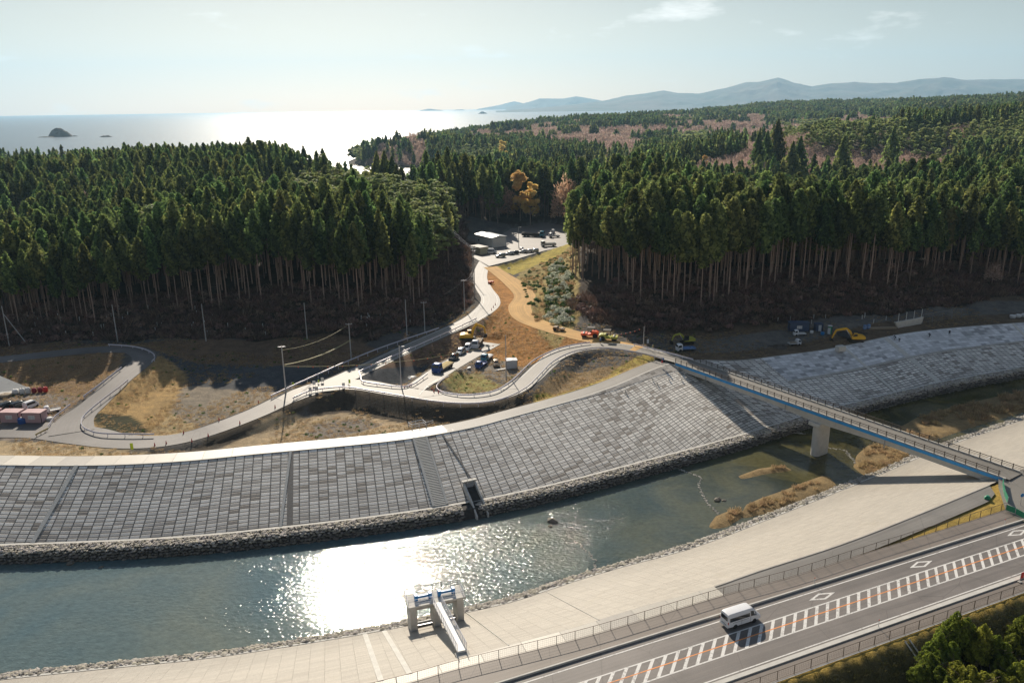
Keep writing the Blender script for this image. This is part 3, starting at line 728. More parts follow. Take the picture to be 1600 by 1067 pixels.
paint(pp([(765, 410), (850, 388), (905, 380), (880, 396), (830, 412), (790, 424)], 13.5), (0.42, 0.34, 0.08))
paint(pdist(parking, GX, GY) < 1.0, (0.14, 0.135, 0.13))
# construction ground on the right, lawns, river bed, highway side
dFC, _, _ = sdist(far_crest, GX, GY); dNC, _, _ = sdist(near_crest, GX, GY); dFT, _, _ = sdist(far_toe, GX, GY); dNT, _, _ = sdist(near_toe, GX, GY)
paint((GX > 46) & (dFC > -1) & ~hillm & (GY < 420), (0.16, 0.115, 0.075))
paint((GX > 46) & (dFC > 12) & (dFC < 22) & ~hillm & (GY < 420), (0.17, 0.155, 0.14))
paint((dFC > 5) & (dFC < 9) & (GX > 5) & (GX < 48), (0.42, 0.33, 0.09))
paint((dFT < 0) & (dNT > 0) & (GY < 420), (0.12, 0.10, 0.055))
for q in [reed_flat] + bank_flats: paint(pdist(q, GX, GY) < 1.5, (0.28, 0.20, 0.10))
paint((dNC < 0) & (GY < 300), (0.44, 0.31, 0.08))
OFF = (GX - h0[0]) * hn[0] + (GY - h0[1]) * hn[1]
paint((dNC < 0) & (OFF < O_FENCE_N - 0.9) & (GY < 300), (0.075, 0.07, 0.03))
paint((dNC < 0) & (OFF < O_FENCE_N - 11.5) & (GY < 300), (0.36, 0.28, 0.2))
# far land use: pale fields in the valley
for q, c in (([(900, 292), (945, 285), (950, 296), (905, 302)], (0.62, 0.40, 0.10)), ([(790, 262), (900, 258), (910, 275), (800, 280)], (0.4, 0.33, 0.25))):
    paint(inpoly(W(q, 15), GX, GY), c)
nr_, nc_ = GX.shape
idx = np.arange(nr_ * nc_).reshape(nr_, nc_)
Fg = np.stack([idx[:-1, :-1], idx[:-1, 1:], idx[1:, 1:], idx[1:, :-1]], -1).reshape(-1, 4)
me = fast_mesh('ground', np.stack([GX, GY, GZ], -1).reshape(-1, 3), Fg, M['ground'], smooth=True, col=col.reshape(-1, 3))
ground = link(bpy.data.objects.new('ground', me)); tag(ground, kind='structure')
# ---------------------------------------------------------------- water
mr, nt, b, c, p = m_water('river_water', (0.085, 0.135, 0.145), (0.15, 0.175, 0.145), 0.035, 0.055, (0.03, 0.012), (0.3, 2.6), (0.40, 0.68))
# greener over the shallow gravel upstream, teal below
sx = nt.nodes.new('ShaderNodeSeparateXYZ'); nt.links.new(p, sx.inputs[0])
g = math_(nt, 'DIVIDE', math_(nt, 'ADD', sx.outputs[0], 20.0), 90.0, clamp=True)
nb = noise_tex(nt, 0.09, 5, 0.6, p, 1.0)
c2 = ramp(nt, nb, [(0.35, (0.035, 0.034, 0.016)), (0.6, (0.10, 0.085, 0.028))])
c = mix(nt, g, c, c2)
wk = noise_tex(nt, 0.9, 5, 0.7, mapping(nt, p, (1, 1.3, 1)))
c = mix(nt, 0.5, c, ramp(nt, wk, [(0.35, (0.6,) * 3), (0.6, (1.1,) * 3), (0.8, (1.5,) * 3)]), 'MULTIPLY')
nt.links.new(c, b.inputs['Base Color'])
M['river'] = mr
# gusts: fine ripples come and go over the broad swell
bn = [q for q in nt.nodes if q.type == 'BUMP'][0]; h0n = bn.inputs['Height'].links[0].from_socket
rip = noise_tex(nt, 1.0, 3, 0.62, mapping(nt, p, (1.1, 1.7, 1.1), (0, 0, 0.25)))
gm = ramp(nt, noise_tex(nt, 1.0, 4, 0.6, mapping(nt, p, (0.045, 0.10, 0.1), (0, 0, 0.35))), [(0.36, (0.28,) * 3), (0.62, (1,) * 3)])
gl_ = math_(nt, 'ADD', 0.45, math_(nt, 'MULTIPLY', math_(nt, 'DIVIDE', math_(nt, 'ADD', sx.outputs[0], 30.0), 26.0, clamp=True), 1.45))
gr_ = math_(nt, 'SUBTRACT', 1.0, math_(nt, 'MULTIPLY', math_(nt, 'DIVIDE', math_(nt, 'SUBTRACT', sx.outputs[0], 12.0), 16.0, clamp=True), 0.85))
gm = math_(nt, 'MULTIPLY', gm, math_(nt, 'MULTIPLY', gl_, gr_))
nt.links.new(math_(nt, 'ADD', h0n, math_(nt, 'MULTIPLY', math_(nt, 'MULTIPLY', math_(nt, 'SUBTRACT', rip, 0.5), gm), 0.21)), bn.inputs['Height'])
rv = np.array([(-330, 60), (360, 60), (460, 330), (200, 330), (-330, 200)])
mb = MB(); nx, ny = 40, 20
me = bpy.data.meshes.new('river'); xs = np.linspace(-260, 360, 40); ys = np.linspace(70, 330, 20)
XX, YY = np.meshgrid(xs, ys); ix = np.arange(800).reshape(20, 40)
me = fast_mesh('river', np.stack([XX, YY, np.full(XX.shape, WZ)], -1).reshape(-1, 3), np.stack([ix[:-1, :-1], ix[:-1, 1:], ix[1:, 1:], ix[1:, :-1]], -1).reshape(-1, 4), mr)
tag(link(bpy.data.objects.new('river', me)), kind='structure')
ms, nt, b, c, p = m_water('sea_water', (0.012, 0.045, 0.075), (0.018, 0.06, 0.09), 0.004, 0.30, (1.3, 0.5), (0.07, 0.25))
nt.links.new(c, b.inputs['Base Color'])
mb = MB(); R = 27000
ring = [(R * sin(t), R * cos(t), 0.0) for t in np.linspace(-1.1, 1.1, 60)]
near = [(700 * sin(t), 700 * cos(t), 0.0) for t in np.linspace(-1.1, 1.1, 60)]
mb.add(near + ring, [(i, i + 1, 61 + i, 60 + i) for i in range(59)])
o = mb.build('sea', ms); tag(o, kind='structure')

# ---------------------------------------------------------------- far mountains, islands, headlands
mm, nt, b = new_mat('far_hill_slopes')
n = noise_tex(nt, 0.0012, 6, 0.65, geo_pos(nt)); n2 = noise_tex(nt, 0.01, 5, 0.7, geo_pos(nt))
c = mix(nt, 0.5, ramp(nt, n, [(0.35, (0.030, 0.050, 0.028)), (0.62, (0.13, 0.10, 0.075))]), ramp(nt, n2, [(0.3, (0.5,) * 3), (0.7, (1.4,) * 3)]), 'MULTIPLY')
nt.links.new(c, b.inputs['Base Color']); b.inputs['Roughness'].default_value = 1.0
M['far_hill'] = mm
def range_mesh(name, prof, D, depth, seed, base=-5.0, nxx=420, nyy=60):
    xs = np.linspace(prof[0][0], prof[-1][0], nxx); py = np.interp(xs, [q[0] for q in prof], [q[1] for q in prof])
    crest = np.array([atD(x, y, D) for x, y in zip(xs, py)])
    v = np.linspace(-1, 1, nyy)
    X = np.repeat(crest[:, 0][None], nyy, 0); Y = D + v[:, None] * depth + np.zeros((1, nxx)); H = np.maximum(crest[:, 2], 1)[None]
    Y = Y + (fbm(X + seed, Y * 0 + seed, depth * 1.2, 3) - 0.5) * depth * 0.7 * (1 - np.abs(v[:, None]))
    r = 1 - np.abs(fbm(X + seed * 31, Y, depth * 0.42, 5) - 0.5) * 2 * 1.6
    fall = np.clip(1 - np.abs(v[:, None]) ** 1.25, 0, 1)
    Z = H * fall * (1 - 0.55 * np.abs(v[:, None]) * (1 - np.clip(r, 0, 1)) * 1.8) + (fbm(X, Y, 300, 4) - 0.5) * 50 * fall * (H / 600)
    Z = np.where(fall <= 0.02, base, Z)
    X = X * (Y / D)
    ix = np.arange(nxx * nyy).reshape(nyy, nxx)
    me = fast_mesh(name, np.stack([X, Y, Z], -1).reshape(-1, 3), np.stack([ix[:-1, :-1], ix[:-1, 1:], ix[1:, 1:], ix[1:, :-1]], -1).reshape(-1, 4), M['far_hill'], smooth=True)
    return tag(link(bpy.data.objects.new(name, me)), kind='structure')
range_mesh('mountains', [(775, 175), (800, 172), (830, 170), (870, 166), (905, 162), (940, 158), (978, 149), (1010, 146), (1036, 141), (1060, 145), (1092, 146), (1130, 138), (1165, 128), (1185, 128), (1216, 121), (1240, 129), (1268, 135), (1300, 130), (1335, 128), (1362, 131),
            (1400, 129), (1440, 124), (1475, 121), (1510, 124), (1560, 123), (1600, 122), (1700, 118), (1800, 125), (1900, 120)], 14000, 2600, 5.0)
range_mesh('mountains', [(790, 168), (820, 161), (843, 154), (880, 154), (900, 150), (932, 156), (960, 162), (1000, 168)], 19000, 1200, 9.0, nxx=140, nyy=30)
range_mesh('mountains', [(745, 171), (780, 164), (803, 158), (830, 164), (860, 170)], 22500, 700, 14.0, nxx=80, nyy=24)
rock = simple('sea_rock', (0.10, 0.085, 0.07), 0.9, 0, 0.3, 0.05)
def islet(px, py, D, w, h, seed, label, mat=rock, d=None):
    p = at(px, py, 0) if D is None else atD(px, py, D); p = (p[0], p[1], 0)
    d = d or w * 0.5; n = 40; xs = np.linspace(-1, 1, n); X, Y = np.meshgrid(xs, xs); r = np.sqrt(X ** 2 + Y ** 2)
    Z = h * np.clip(1 - r ** 2.2, -0.2, 1) ** 1.0 * (0.55 + 0.9 * fbm(X * 100 + seed * 50, Y * 100, 60, 4)) - h * 0.15
    Z = np.where(r > 1, -3, Z); ix = np.arange(n * n).reshape(n, n)
    me = fast_mesh('islet', np.stack([X * w / 2, Y * d / 2, Z], -1).reshape(-1, 3), np.stack([ix[:-1, :-1], ix[:-1, 1:], ix[1:, 1:], ix[1:, :-1]], -1).reshape(-1, 4), mat, smooth=True)
    o = link(bpy.data.objects.new('islet', me)); o.location = p
    return tag(o, label, 'islet')
islet(95, 214, None, 82, 26, 1, 'domed rocky islet out at sea on the far left', M['far_hill'], 60)
islet(72, 215, None, 60, 3.5, 2, 'flat dark reef at the left foot of the domed islet')
islet(116, 213.5, None, 28, 3, 3, 'low reef just right of the domed islet')
islet(166, 214.5, None, 46, 5, 4, 'small low rock islet alone in the sea right of the domed one')
islet(674, 170.5, 20000, 620, 45, 5, 'very distant flat island on the horizon below the pale sky', M['far_hill'])
islet(718, 170.5, 21000, 300, 25, 6, 'tiny flat island on the horizon, smaller and right of the long one', M['far_hill'])
islet(754, 175.5, 9500, 120, 24, 7, 'sharp little rock off the tip of the blue mountain cape')
# ---------------------------------------------------------------- river embankments
NS = 220
def lineseg(P, a, b, n=NS):
    """part of a polyline between world x a and b, resampled"""
    P = np.asarray(P); m = (P[:, 0] >= a) & (P[:, 0] <= b); return resample(P[m], n)[0]
def proj_pairs(A, B):
    """for each point of A, the nearest spot on polyline B"""
    _, sg, t = sdist(B, A[:, 0], A[:, 1]); t = t[:, None]
    return B[sg] * (1 - t) + B[np.minimum(sg + 1, len(B) - 1)] * t
def smooth(P, k=9):
    Q = P.copy(); h = k // 2
    for i in range(P.shape[1]):
        pad = np.pad(P[:, i], h, mode='edge'); Q[:, i] = np.convolve(pad, np.ones(k) / k, 'valid')
    return Q
fc = lineseg(far_crest, -185, 215, 260); ft = smooth(proj_pairs(fc, far_toe))
def lerp(a, b, t): return a * (1 - t) + b * t
def xsplit(A, x): return int(np.searchsorted(A[:, 0], x))
kb = xsplit(fc, 44); kc = xsplit(fc, 66); kd = xsplit(fc, -20)
bank = strip('river_embankment', fc, ft, M['blocks_far'], nx=6)
# weathered grey upper band of the bank beyond the stairs, and the smoother fresh band by the bridge and upstream
up1 = 0.26
def lift(P, h=0.05): Q = P.copy(); Q[:, 2] += h; return Q
seg = slice(kd + 22, kb + 6)
t_var = np.clip((np.arange(len(fc[seg])) / 70.0), 0, 1)[:, None] * 0.30
strip('upper_revetment', lift(fc[seg], 0.06), lift(lerp(fc[seg], ft[seg], t_var), 0.06), M['blocks_upper'], nx=2)
seg2 = slice(kc, len(fc))
tv = (0.46 + 0.0 * np.arange(len(fc[seg2])))[:, None]
strip('fresh_revetment', lift(fc[seg2], 0.06), lift(lerp(fc[seg2], ft[seg2], tv), 0.06), M['blocks_fresh'], nx=2)
strip('berm_ledge', lift(lerp(fc[seg2], ft[seg2], tv - 0.006), 0.14), lift(lerp(fc[seg2], ft[seg2], tv + 0.03), 0.12), M['concrete'])
# crest path: pale concrete on the left, asphalt towards the bridge
pc = offset(fc, 0.15); pe = offset(fc, 3.6); pe2 = offset(fc, 4.4)
kp = xsplit(fc, -14)
pc[:, 2] = pe[:, 2] = pe2[:, 2] = CREST
M['path_pale'] = m_blocks('pale_path_slabs', (0.56, 0.52, 0.44), (0.50, 0.46, 0.39), (0.38, 0.35, 0.31), 5.5, 20.0, 0.05, 0.7, 0.05)
strip('crest_path', pc[:kp + 1], offset(fc, 4.6)[:kp + 1] * [1, 1, 0] + [0, 0, CREST], M['path_pale'])
strip('crest_path', pc[kp:kb + 2] + [0, 0, 0.0], pe2[kp:kb + 2], M['asphalt_mid'])
strip('crest_edging', lift(fc, 0.07), lift(offset(fc, 0.35), 0.07), M['concrete_new'])
strip('toe_edging', lift(ft, 0.10), lift(offset(ft, -0.55), 0.08), M['concrete_new'])
# pale ribs running down the bank between block fields
def rib(x0, w, h=0.16, mat='concrete_new', t0=0.0, t1=1.0, x1=None, name='embankment_rib', wt=None):
    a = xsplit(fc, x0); A = fc[a]; u = fc[a + 1] - fc[a]; u /= np.linalg.norm(u[:2])
    Bp = ft[a] if x1 is None else ft[xsplit(ft, x1)]
    P0 = lerp(A, Bp, t0); P1 = lerp(A, Bp, t1)
    mb = MB(); hwid = u * w / 2; up = np.array([0, 0, h]); vs = []
    for P in (P0, P1):
        for s, q in ((-1, 0), (-1, 1), (1, 1), (1, 0)): vs.append(tuple(P + hwid * s + up * q - np.array([0, 0, 0.1 * (1 - q)])))
    mb.add(vs, [(0, 1, 2, 3), (7, 6, 5, 4), (0, 4, 5, 1), (1, 5, 6, 2), (2, 6, 7, 3)])
    return mb, P0, P1, u
def rib_obj(label, *a, **k):
    nm = k.pop('name', 'embankment_rib'); mat = k.get('mat', 'concrete_new')
    mb, *_ = rib(*a, **k); o = mb.build(nm, M[mat]); tag(o, kind='structure'); return o
def px_on_crest(px, py): return at(px, py, CREST)[0]
def px_on_toe(px, py): return at(px, py, TOE_F)[0]
rib_obj('', px_on_crest(105, 730), 0.8, x1=px_on_toe(36, 849))
rib_obj('', px_on_crest(443, 708), 0.5, x1=px_on_toe(438, 823))
rib_obj('', px_on_crest(449, 708), 1.1, x1=px_on_toe(447, 823), mat='dark_strip' if 'dark_strip' in M else 'blocks_upper', h=0.05)
rib_obj('', px_on_crest(1316, 543), 1.0, x1=px_on_toe(1395, 612))
rib_obj('', px_on_crest(1384, 530), 2.0, x1=px_on_toe(1465, 596), h=0.1)
rib_obj('', px_on_crest(1580, 507), 0.8, x1=px_on_toe(1640, 566))
rib_obj('', px_on_crest(940, 611), 0.3, x1=px_on_toe(1010, 717), h=0.09, mat='concrete')
rib_obj('', px_on_crest(690, 676), 0.3, x1=px_on_toe(748, 779), h=0.09, mat='blocks_upper')

# near bank
nc = lineseg(near_crest, -130, 190, 260); nt_ = smooth(proj_pairs(nc, near_toe))
strip('near_embankment', nc, nt_, M['blocks_near'], nx=6)
strip('near_toe_edging', lift(nt_, 0.06), lift(offset(nt_, 0.4), 0.05), M['concrete_new'])
wall_x = [at(588, 990, TOE_N)[0], at(636, 985, TOE_N)[0]]
for (ax, ay, bx, by) in ((588, 988, 612, 1060), (612, 984, 641, 1045), (893, 935, 960, 962), (758, 950, 800, 1000)):
    A = np.array(at(ax, ay, TOE_N)); Bv = np.array(at(bx, by, CREST - (0.6 if ay > 940 else 0.4)))
    _, sg, t = sdist(near_crest, np.array([Bv[0]]), np.array([Bv[1]])); Bq = near_crest[sg[0]]; A = near_toe[sdist(near_toe, A[:1], A[1:2])[1][0]]
    uu = np.array([0.96, 0.28, 0]) * (0.35 if ay > 940 and ax < 700 else 0.08); u0 = np.array([0, 0, 0.05])
    mb = MB(); mb.add([A - uu + u0, A + uu + u0, Bq + uu + u0, Bq - uu + u0, A - uu - u0 * 3, A + uu - u0 * 3, Bq + uu - u0 * 3, Bq - uu - u0 * 3], [(0, 1, 2, 3), (0, 4, 5, 1), (1, 5, 6, 2), (2, 6, 7, 3), (3, 7, 4, 0)])
    tag(mb.build('embankment_rib', M['concrete_new'] if uu[0] > 0.2 else M['concrete']), kind='structure')
# crest path of the near bank up to the highway fence
fence_f = W([(480, 1105), (640, 1066), (717, 1044), (924, 992), (1116, 934), (1243, 899), (1356, 863), (1483, 824), (1571, 796)], CREST)
fence_f = catmull(fence_f, 2.0)
ncp = resample(nc, 200)[0]
kx = xsplit(nc, at(1106, 920, CREST)[0]); 
def to_fence(P): return proj_pairs(P, fence_f)
a = lift(nc[:kx + 1], 0.0); bq = to_fence(a); strip('crest_concrete', a, bq, M['path_pale'])
k2 = xsplit(nc, at(1545, 757, CREST)[0])
a = nc[kx:k2]; bq = to_fence(a); wq = np.linalg.norm((bq - a)[:, :2], axis=1)
lim = np.minimum(wq, 3.5); bb = a + (bq - a) * (lim / (wq + 1e-6))[:, None]
strip('crest_asphalt', a, bb, M['asphalt_mid'])
strip('crest_kerb', lift(a, 0.10), lift(offset(a, -0.2), 0.10), M['concrete'])

# ---- rocks of the bank protection
def ico(n=1, seed=0, amp=0.25):
    bm = bmesh.new(); bmesh.ops.create_icosphere(bm, subdivisions=n, radius=1.0)
    r = np.random.default_rng(seed); V = np.array([v.co[:] for v in bm.verts]); Fi = np.array([[v.index for v in f.verts] for f in bm.faces]); bm.free()
    d = r.normal(size=(6, 3)); d /= np.linalg.norm(d, axis=1)[:, None]
    for q in d:     # planes chop the ball into a boulder
        s = V @ q; lim = r.uniform(0.55, 0.85); V = V - np.outer(np.maximum(s - lim, 0), q)
    V *= 1 + r.uniform(-amp, amp, (len(V), 1)) * 0.35
    return V, Fi
ROCKS = [ico(2 if k < 0 else 1, k + 5) for k in range(7)]
def scatter_rocks(name, pts, sizes, cols, seed=1, flat=0.6):
    r = np.random.default_rng(seed); VV = []; FF = []; CC = []; off = 0
    for p, s, c in zip(pts, sizes, cols):
        V, Fi = ROCKS[r.integers(len(ROCKS))]; a = r.uniform(0, 2 * pi); ca, sa = cos(a), sin(a)
        sx, sy, sz = s * r.uniform(0.8, 1.25), s * r.uniform(0.8, 1.25), s * flat * r.uniform(0.8, 1.2)
        v = V * [sx, sy, sz]; v = np.stack([v[:, 0] * ca - v[:, 1] * sa, v[:, 0] * sa + v[:, 1] * ca, v[:, 2]], 1) + p
        VV.append(v); FF.append(Fi + off); CC.append(np.tile(c, (len(v), 1))); off += len(v)
    me = fast_mesh(name, np.concatenate(VV), np.concatenate(FF), M['stone'], col=np.concatenate(CC))
    o = link(bpy.data.objects.new(name, me)); return tag(o, kind='stuff')
def riprap(name, line, prof, dens, size, tone, seed, skip=()):
    r = np.random.default_rng(seed); L, s = resample(line, 600); T = np.gradient(L[:, :2], axis=0); T /= np.linalg.norm(T, axis=1)[:, None]; Nn = np.stack([-T[:, 1], T[:, 0]], 1)
    pl = np.array(prof, float); dl = np.r_[0, np.cumsum(np.hypot(*np.diff(pl, axis=0).T))]
    n = int(s[-1] * dl[-1] * dens); cell = sqrt(1 / dens)
    ns, nt2 = int(s[-1] / cell), max(2, int(dl[-1] / cell))
    pts = []; sz = []; cols = []
    for i in range(ns):
        for j in range(nt2 + 1):
            a = (i + r.uniform(-0.35, 0.35) + 0.5 * (j % 2)) / ns; t = (j + r.uniform(-0.3, 0.3)) / nt2 * dl[-1]
            k = min(max(a, 0), 1) * 599; k0 = int(min(k, 598)); P = lerp(L[k0], L[k0 + 1], k - k0)
            if any(x0 < P[0] < x1 for x0, x1 in skip): continue
            o = np.interp(t, dl, pl[:, 0]); dz = np.interp(t, dl, pl[:, 1])
            pts.append((P[0] + Nn[k0, 0] * o, P[1] + Nn[k0, 1] * o, P[2] + dz + r.uniform(-0.08, 0.08))); sz.append(size * r.uniform(0.7, 1.3)); g = r.uniform(0.65, 1.3); g *= 0.42 if dz < -0.9 and tone[0] > 0.4 else 1.0; cols.append((tone[0] * g, tone[1] * g, tone[2] * g * r.uniform(0.9, 1.1)))  # far bank's lower stones darkened: wetness plus painted shade of the face
    return scatter_rocks(name, pts, sz, cols, seed)
ftl = smooth(ft, 5)
outx = at(729, 786, TOE_F)[0]
strip('riprap_bed', offset(ftl, -0.5) + [0, 0, -0.15], offset(ftl, -2.4) + [0, 0, -0.35], M['shadow_bed'])  # dark sheet under the stones paints the shade of their gaps
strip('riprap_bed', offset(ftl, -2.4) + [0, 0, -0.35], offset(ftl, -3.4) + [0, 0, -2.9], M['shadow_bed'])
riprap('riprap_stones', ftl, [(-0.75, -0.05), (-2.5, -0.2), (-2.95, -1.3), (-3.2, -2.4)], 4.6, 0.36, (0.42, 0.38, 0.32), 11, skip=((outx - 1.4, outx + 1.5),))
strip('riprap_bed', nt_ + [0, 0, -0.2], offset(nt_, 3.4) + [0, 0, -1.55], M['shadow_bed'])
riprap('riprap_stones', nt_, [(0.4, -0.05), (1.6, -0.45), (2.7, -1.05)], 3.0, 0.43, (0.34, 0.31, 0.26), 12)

# ---------------------------------------------------------------- roads
def road_strip(nm, P, mat, dz, name, trim=(0, None)):
    P = P[trim[0]:trim[1]]; L = P[:, :3].copy(); L[:, 2] += dz
    A = L.copy(); B = L.copy(); T = np.gradient(L[:, :2], axis=0); T /= np.linalg.norm(T, axis=1)[:, None]
    w = P[:, 3]
    A[:, 0] -= T[:, 1] * w; A[:, 1] += T[:, 0] * w; B[:, 0] += T[:, 1] * w; B[:, 1] -= T[:, 0] * w
    strip(name, A, B, mat, nx=2); return A, B
def cutx(P, px): 
    X = [pix(q)[0] for q in P]; return int(np.argmin(np.abs(np.array(X) - px)))
Pm = roads['main']; km = cutx(Pm, 440)
A_main, B_main = road_strip('main', Pm, M['asphalt_pale'], 0.02, 'road', (0, km + 1))
road_strip('main', Pm, M['gravel_road'], 0.02, 'gravel_track', (km, None))
ru = roads['up']
A_up, B_up = road_strip('up', ru, M['asphalt_pale'], 0.026, 'road')
road_strip('left', roads['left'], M['gravel_road'], 0.032, 'gravel_track')
road_strip('yard', roads['yard'], M['asphalt_pale'], 0.038, 'yard_road')
road_strip('haul', roads['haul'], M['haul_road'], 0.034, 'haul_road')
mb = MB(); pk = [(p[0], p[1], 13.03) for p in parking]; mb.add(pk, [tuple(range(len(pk)))]); tag(mb.build('parking_lot', M['asphalt']), kind='structure')
# painted edge lines of the valley road
def edge_line(P, off, w, mat, dz, name='road_marking', a=0, b=None):
    L = P[a:b, :3].copy(); L[:, 2] += dz; strip(name, offset(L, off + w / 2), offset(L, off - w / 2), mat)
edge_line(ru, -2.3, 0.16, M['road_paint'], 0.045, a=8, b=70)
edge_line(ru, 2.3, 0.16, M['road_paint'], 0.045, a=8, b=70)
edge_line(Pm, 2.35, 0.16, M['road_paint'], 0.03, b=km - 10); edge_line(Pm, -2.35, 0.16, M['road_paint'], 0.03, b=km - 10)

# highway
def hstrip(name, o0, o1, mat, dz, s0=-60, s1=150, n=60):
    A = np.array([hw(s, o0) for s in np.linspace(s0, s1, n)]); B = np.array([hw(s, o1) for s in np.linspace(s0, s1, n)])
    A[:, 2] += dz; B[:, 2] += dz; return strip(name, A, B, mat)
kf, kn = O_KERB_F, O_KERB_N
hstrip('highway', kf, kn, M['asphalt'], -0.12)
RD = -0.116
def kerb(o0, o1, z1, nm='kerb', mat='concrete_new'):
    mb = MB(); n = 40; ss = np.linspace(-60, 150, n)
    for a, b in zip(ss[:-1], ss[1:]):
        vs = [hw(a, o0, CREST + z1), hw(a, o1, CREST + z1), hw(b, o1, CREST + z1), hw(b, o0, CREST + z1), hw(a, o0, CREST - 0.4), hw(a, o1, CREST - 0.4), hw(b, o1, CREST - 0.4), hw(b, o0, CREST - 0.4)]
        mb.add(vs, [(0, 1, 2, 3), (0, 3, 7, 4), (1, 5, 6, 2)])
    return tag(mb.build(nm, M[mat]), kind='structure')
kerb(kf, kf + 0.22, 0.16)
kerb(kn - 0.62, kn, 0.02)
s_fence = [float((p - h0) @ hu) for p in fence_f]; o_fence = [float((p - h0) @ hn) for p in fence_f]
ss = np.linspace(-60, max(s_fence) + 14, 90)
A = np.array([hw(s, kf + 0.22) for s in ss]); B = np.array([hw(s, float(np.interp(s, s_fence, o_fence))) for s in ss]); B[:, 2] = CREST + 0.02; A[:, 2] = CREST + 0.02
strip('footway', A, B, M['sidewalk'])
hstrip('footway', kn - 0.62, O_FENCE_N + 0.02, M['sidewalk'], -0.14)
hstrip('grass_verge_edging', O_FENCE_N, O_FENCE_N - 0.22, M['concrete'], -0.10)
# line markings
T0, T1 = hoff(1323.9, 929.8), hoff(1323.9, 958.4)
def hline(o, w, mat='road_paint', dz=RD, s0=-60, s1=150): hstrip('road_marking', o + w / 2, o - w / 2, M[mat], dz, s0, s1)
hline(kf - 0.95, 0.18); hline(kn + 0.45, 0.18); hline(T0, 0.2); hline(T1, 0.2)
mid = (T0 + T1) / 2 + 0.1
hline(mid, 0.17, 'orange_line', RD + 0.008)
for q in (0,):
    mb = MB(); s = -58.0
    # rungs lean with the direction of travel as in the photograph
    r0 = np.array(at(1345.5, 948.5, CREST)) - h0; pitch_s = 1.66
    sref = float((np.array(at(1210, 968.2, CREST)) - h0) @ hu); sbot = float((np.array(at(1205.6, 995.1, CREST)) - h0) @ hu)
    sn = float((np.array(at(1228, 963, CREST)) - h0) @ hu)
    pitch_s = sn - sref; lean = sbot - sref - 0.45
    k0 = int((-58 - sref) / pitch_s)
    for k in range(k0, k0 + int(205 / pitch_s)):
        s = sref + k * pitch_s; w = 0.29
        mb.add([hw(s - w, T0, CREST + RD + 0.004), hw(s + w, T0, CREST + RD + 0.004), hw(s + w + lean, T1, CREST + RD + 0.004), hw(s - w + lean, T1, CREST + RD + 0.004)], [(0, 1, 2, 3)])
    tag(mb.build('road_marking', M['road_paint']), kind='structure')
def diamond(px, py, lx=2.35, ly=0.74, w=0.25):
    c = np.array(at(px, py, CREST)) - h0; s, o = float(c @ hu), float(c @ hn); mb = MB()
    out = [(s - lx, o), (s, o + ly), (s + lx, o), (s, o - ly)]; k = 1 - w / ly * 1.15; inn = [(s + (a - s) * k, o + (b_ - o) * k) for a, b_ in out]
    vs = [hw(a, b_, CREST + RD) for a, b_ in out + inn]; mb.add(vs, [(i, (i + 1) % 4, 4 + (i + 1) % 4, 4 + i) for i in range(4)])
    tag(mb.build('road_marking', M['road_paint']), kind='structure')
diamond(1080 + 629 / 3.075, 720 + 646 / 3.075); diamond(1080 + 1105 / 3.075, 720 + 492 / 3.075)
diamond(1080 + 1105 / 3.075 + 150, 720 + 492 / 3.075 - 49)

# ---------------------------------------------------------------- bridge
bn0, bn1 = np.array(at(1058, 568, 10.7)), np.array(at(1566, 747, 10.7)); bu = bn1 - bn0; BL = float(np.linalg.norm(bu)); bu /= BL; bside = np.array([-bu[1], bu[0], 0])
BWd = float((np.array(at(1300, 636.5, 10.7)) - bn0) @ bside)
BWd = min(max(BWd, 5.0), 6.6)
bro = empty('road_bridge', tuple(bn0 - [0, 0, 0]), atan2(bu[1], bu[0]), 'long road bridge with blue girder edge and brown railings over the river', 'bridge')
def bx(x0, x1, y0, y1, z0, z1, name, mat, parent=bro): mb = MB(); mb.bbox(x0, x1, y0, y1, z0, z1); return mb.build(name, mat, parent)
w_ = BWd
bx(-1, BL + 1.0, 0.45, w_ - 0.45, -0.16, 0.0, 'roadway', M['asphalt_pale'])
mb = MB(); mb.bbox(-1, BL + 0.5, 0, 0.44, -0.35, 0.16); o = mb.build('parapet_kerb', M['concrete'], bro)
mb = MB(); mb.bbox(-1, BL + 0.5, w_ - 0.44, w_, -0.35, 0.16); o = mb.build('parapet_kerb', M['concrete'], bro)
mb = MB(); mb.bbox(0, BL, 0.02, w_ - 0.02, -0.55, -0.35); o = mb.build('deck_slab', M['concrete'], bro)
mb = MB(); mb.bbox(-0.5, BL + 0.2, -0.10, -0.002, -0.62, -0.02); o = mb.build('blue_fascia', M['girder_blue'], bro); o['label'] = 'bright blue edge beam along the deck'
for yy in (0.55, w_ - 1.15):
    # girders deepen over the pier
    mb = MB(); n = 40; pr = []
    PXW = float((np.array(at(1274, 650, 10)) - bn0) @ bu)
    for i in range(n + 1):
        x = 0.5 + (BL - 1) * i / n; d = 1.35 + 0.55 * math.exp(-((x - PXW) / 9.0) ** 2); pr.append((x, -0.55 - d))
    mb.prism([(0.5, -0.56)] + pr + [(BL - 0.5, -0.56)], yy, yy + 0.6); mb.build('girder', M['concrete_new'], bro)
mb = MB()
for x in np.linspace(6, BL - 6, 9): bx(x - 0.15, x + 0.15, 1.15, w_ - 1.15, -1.6, -0.56, 'cross_beam', M['concrete'])
mb = MB()
for x in (BL * 0.42, BL * 0.72, BL * 0.12): MB().tube((x, 0.3, -0.5), (x, 0.3, -2.6), 0.09).build('drain_pipe', M['pole_box'], bro)
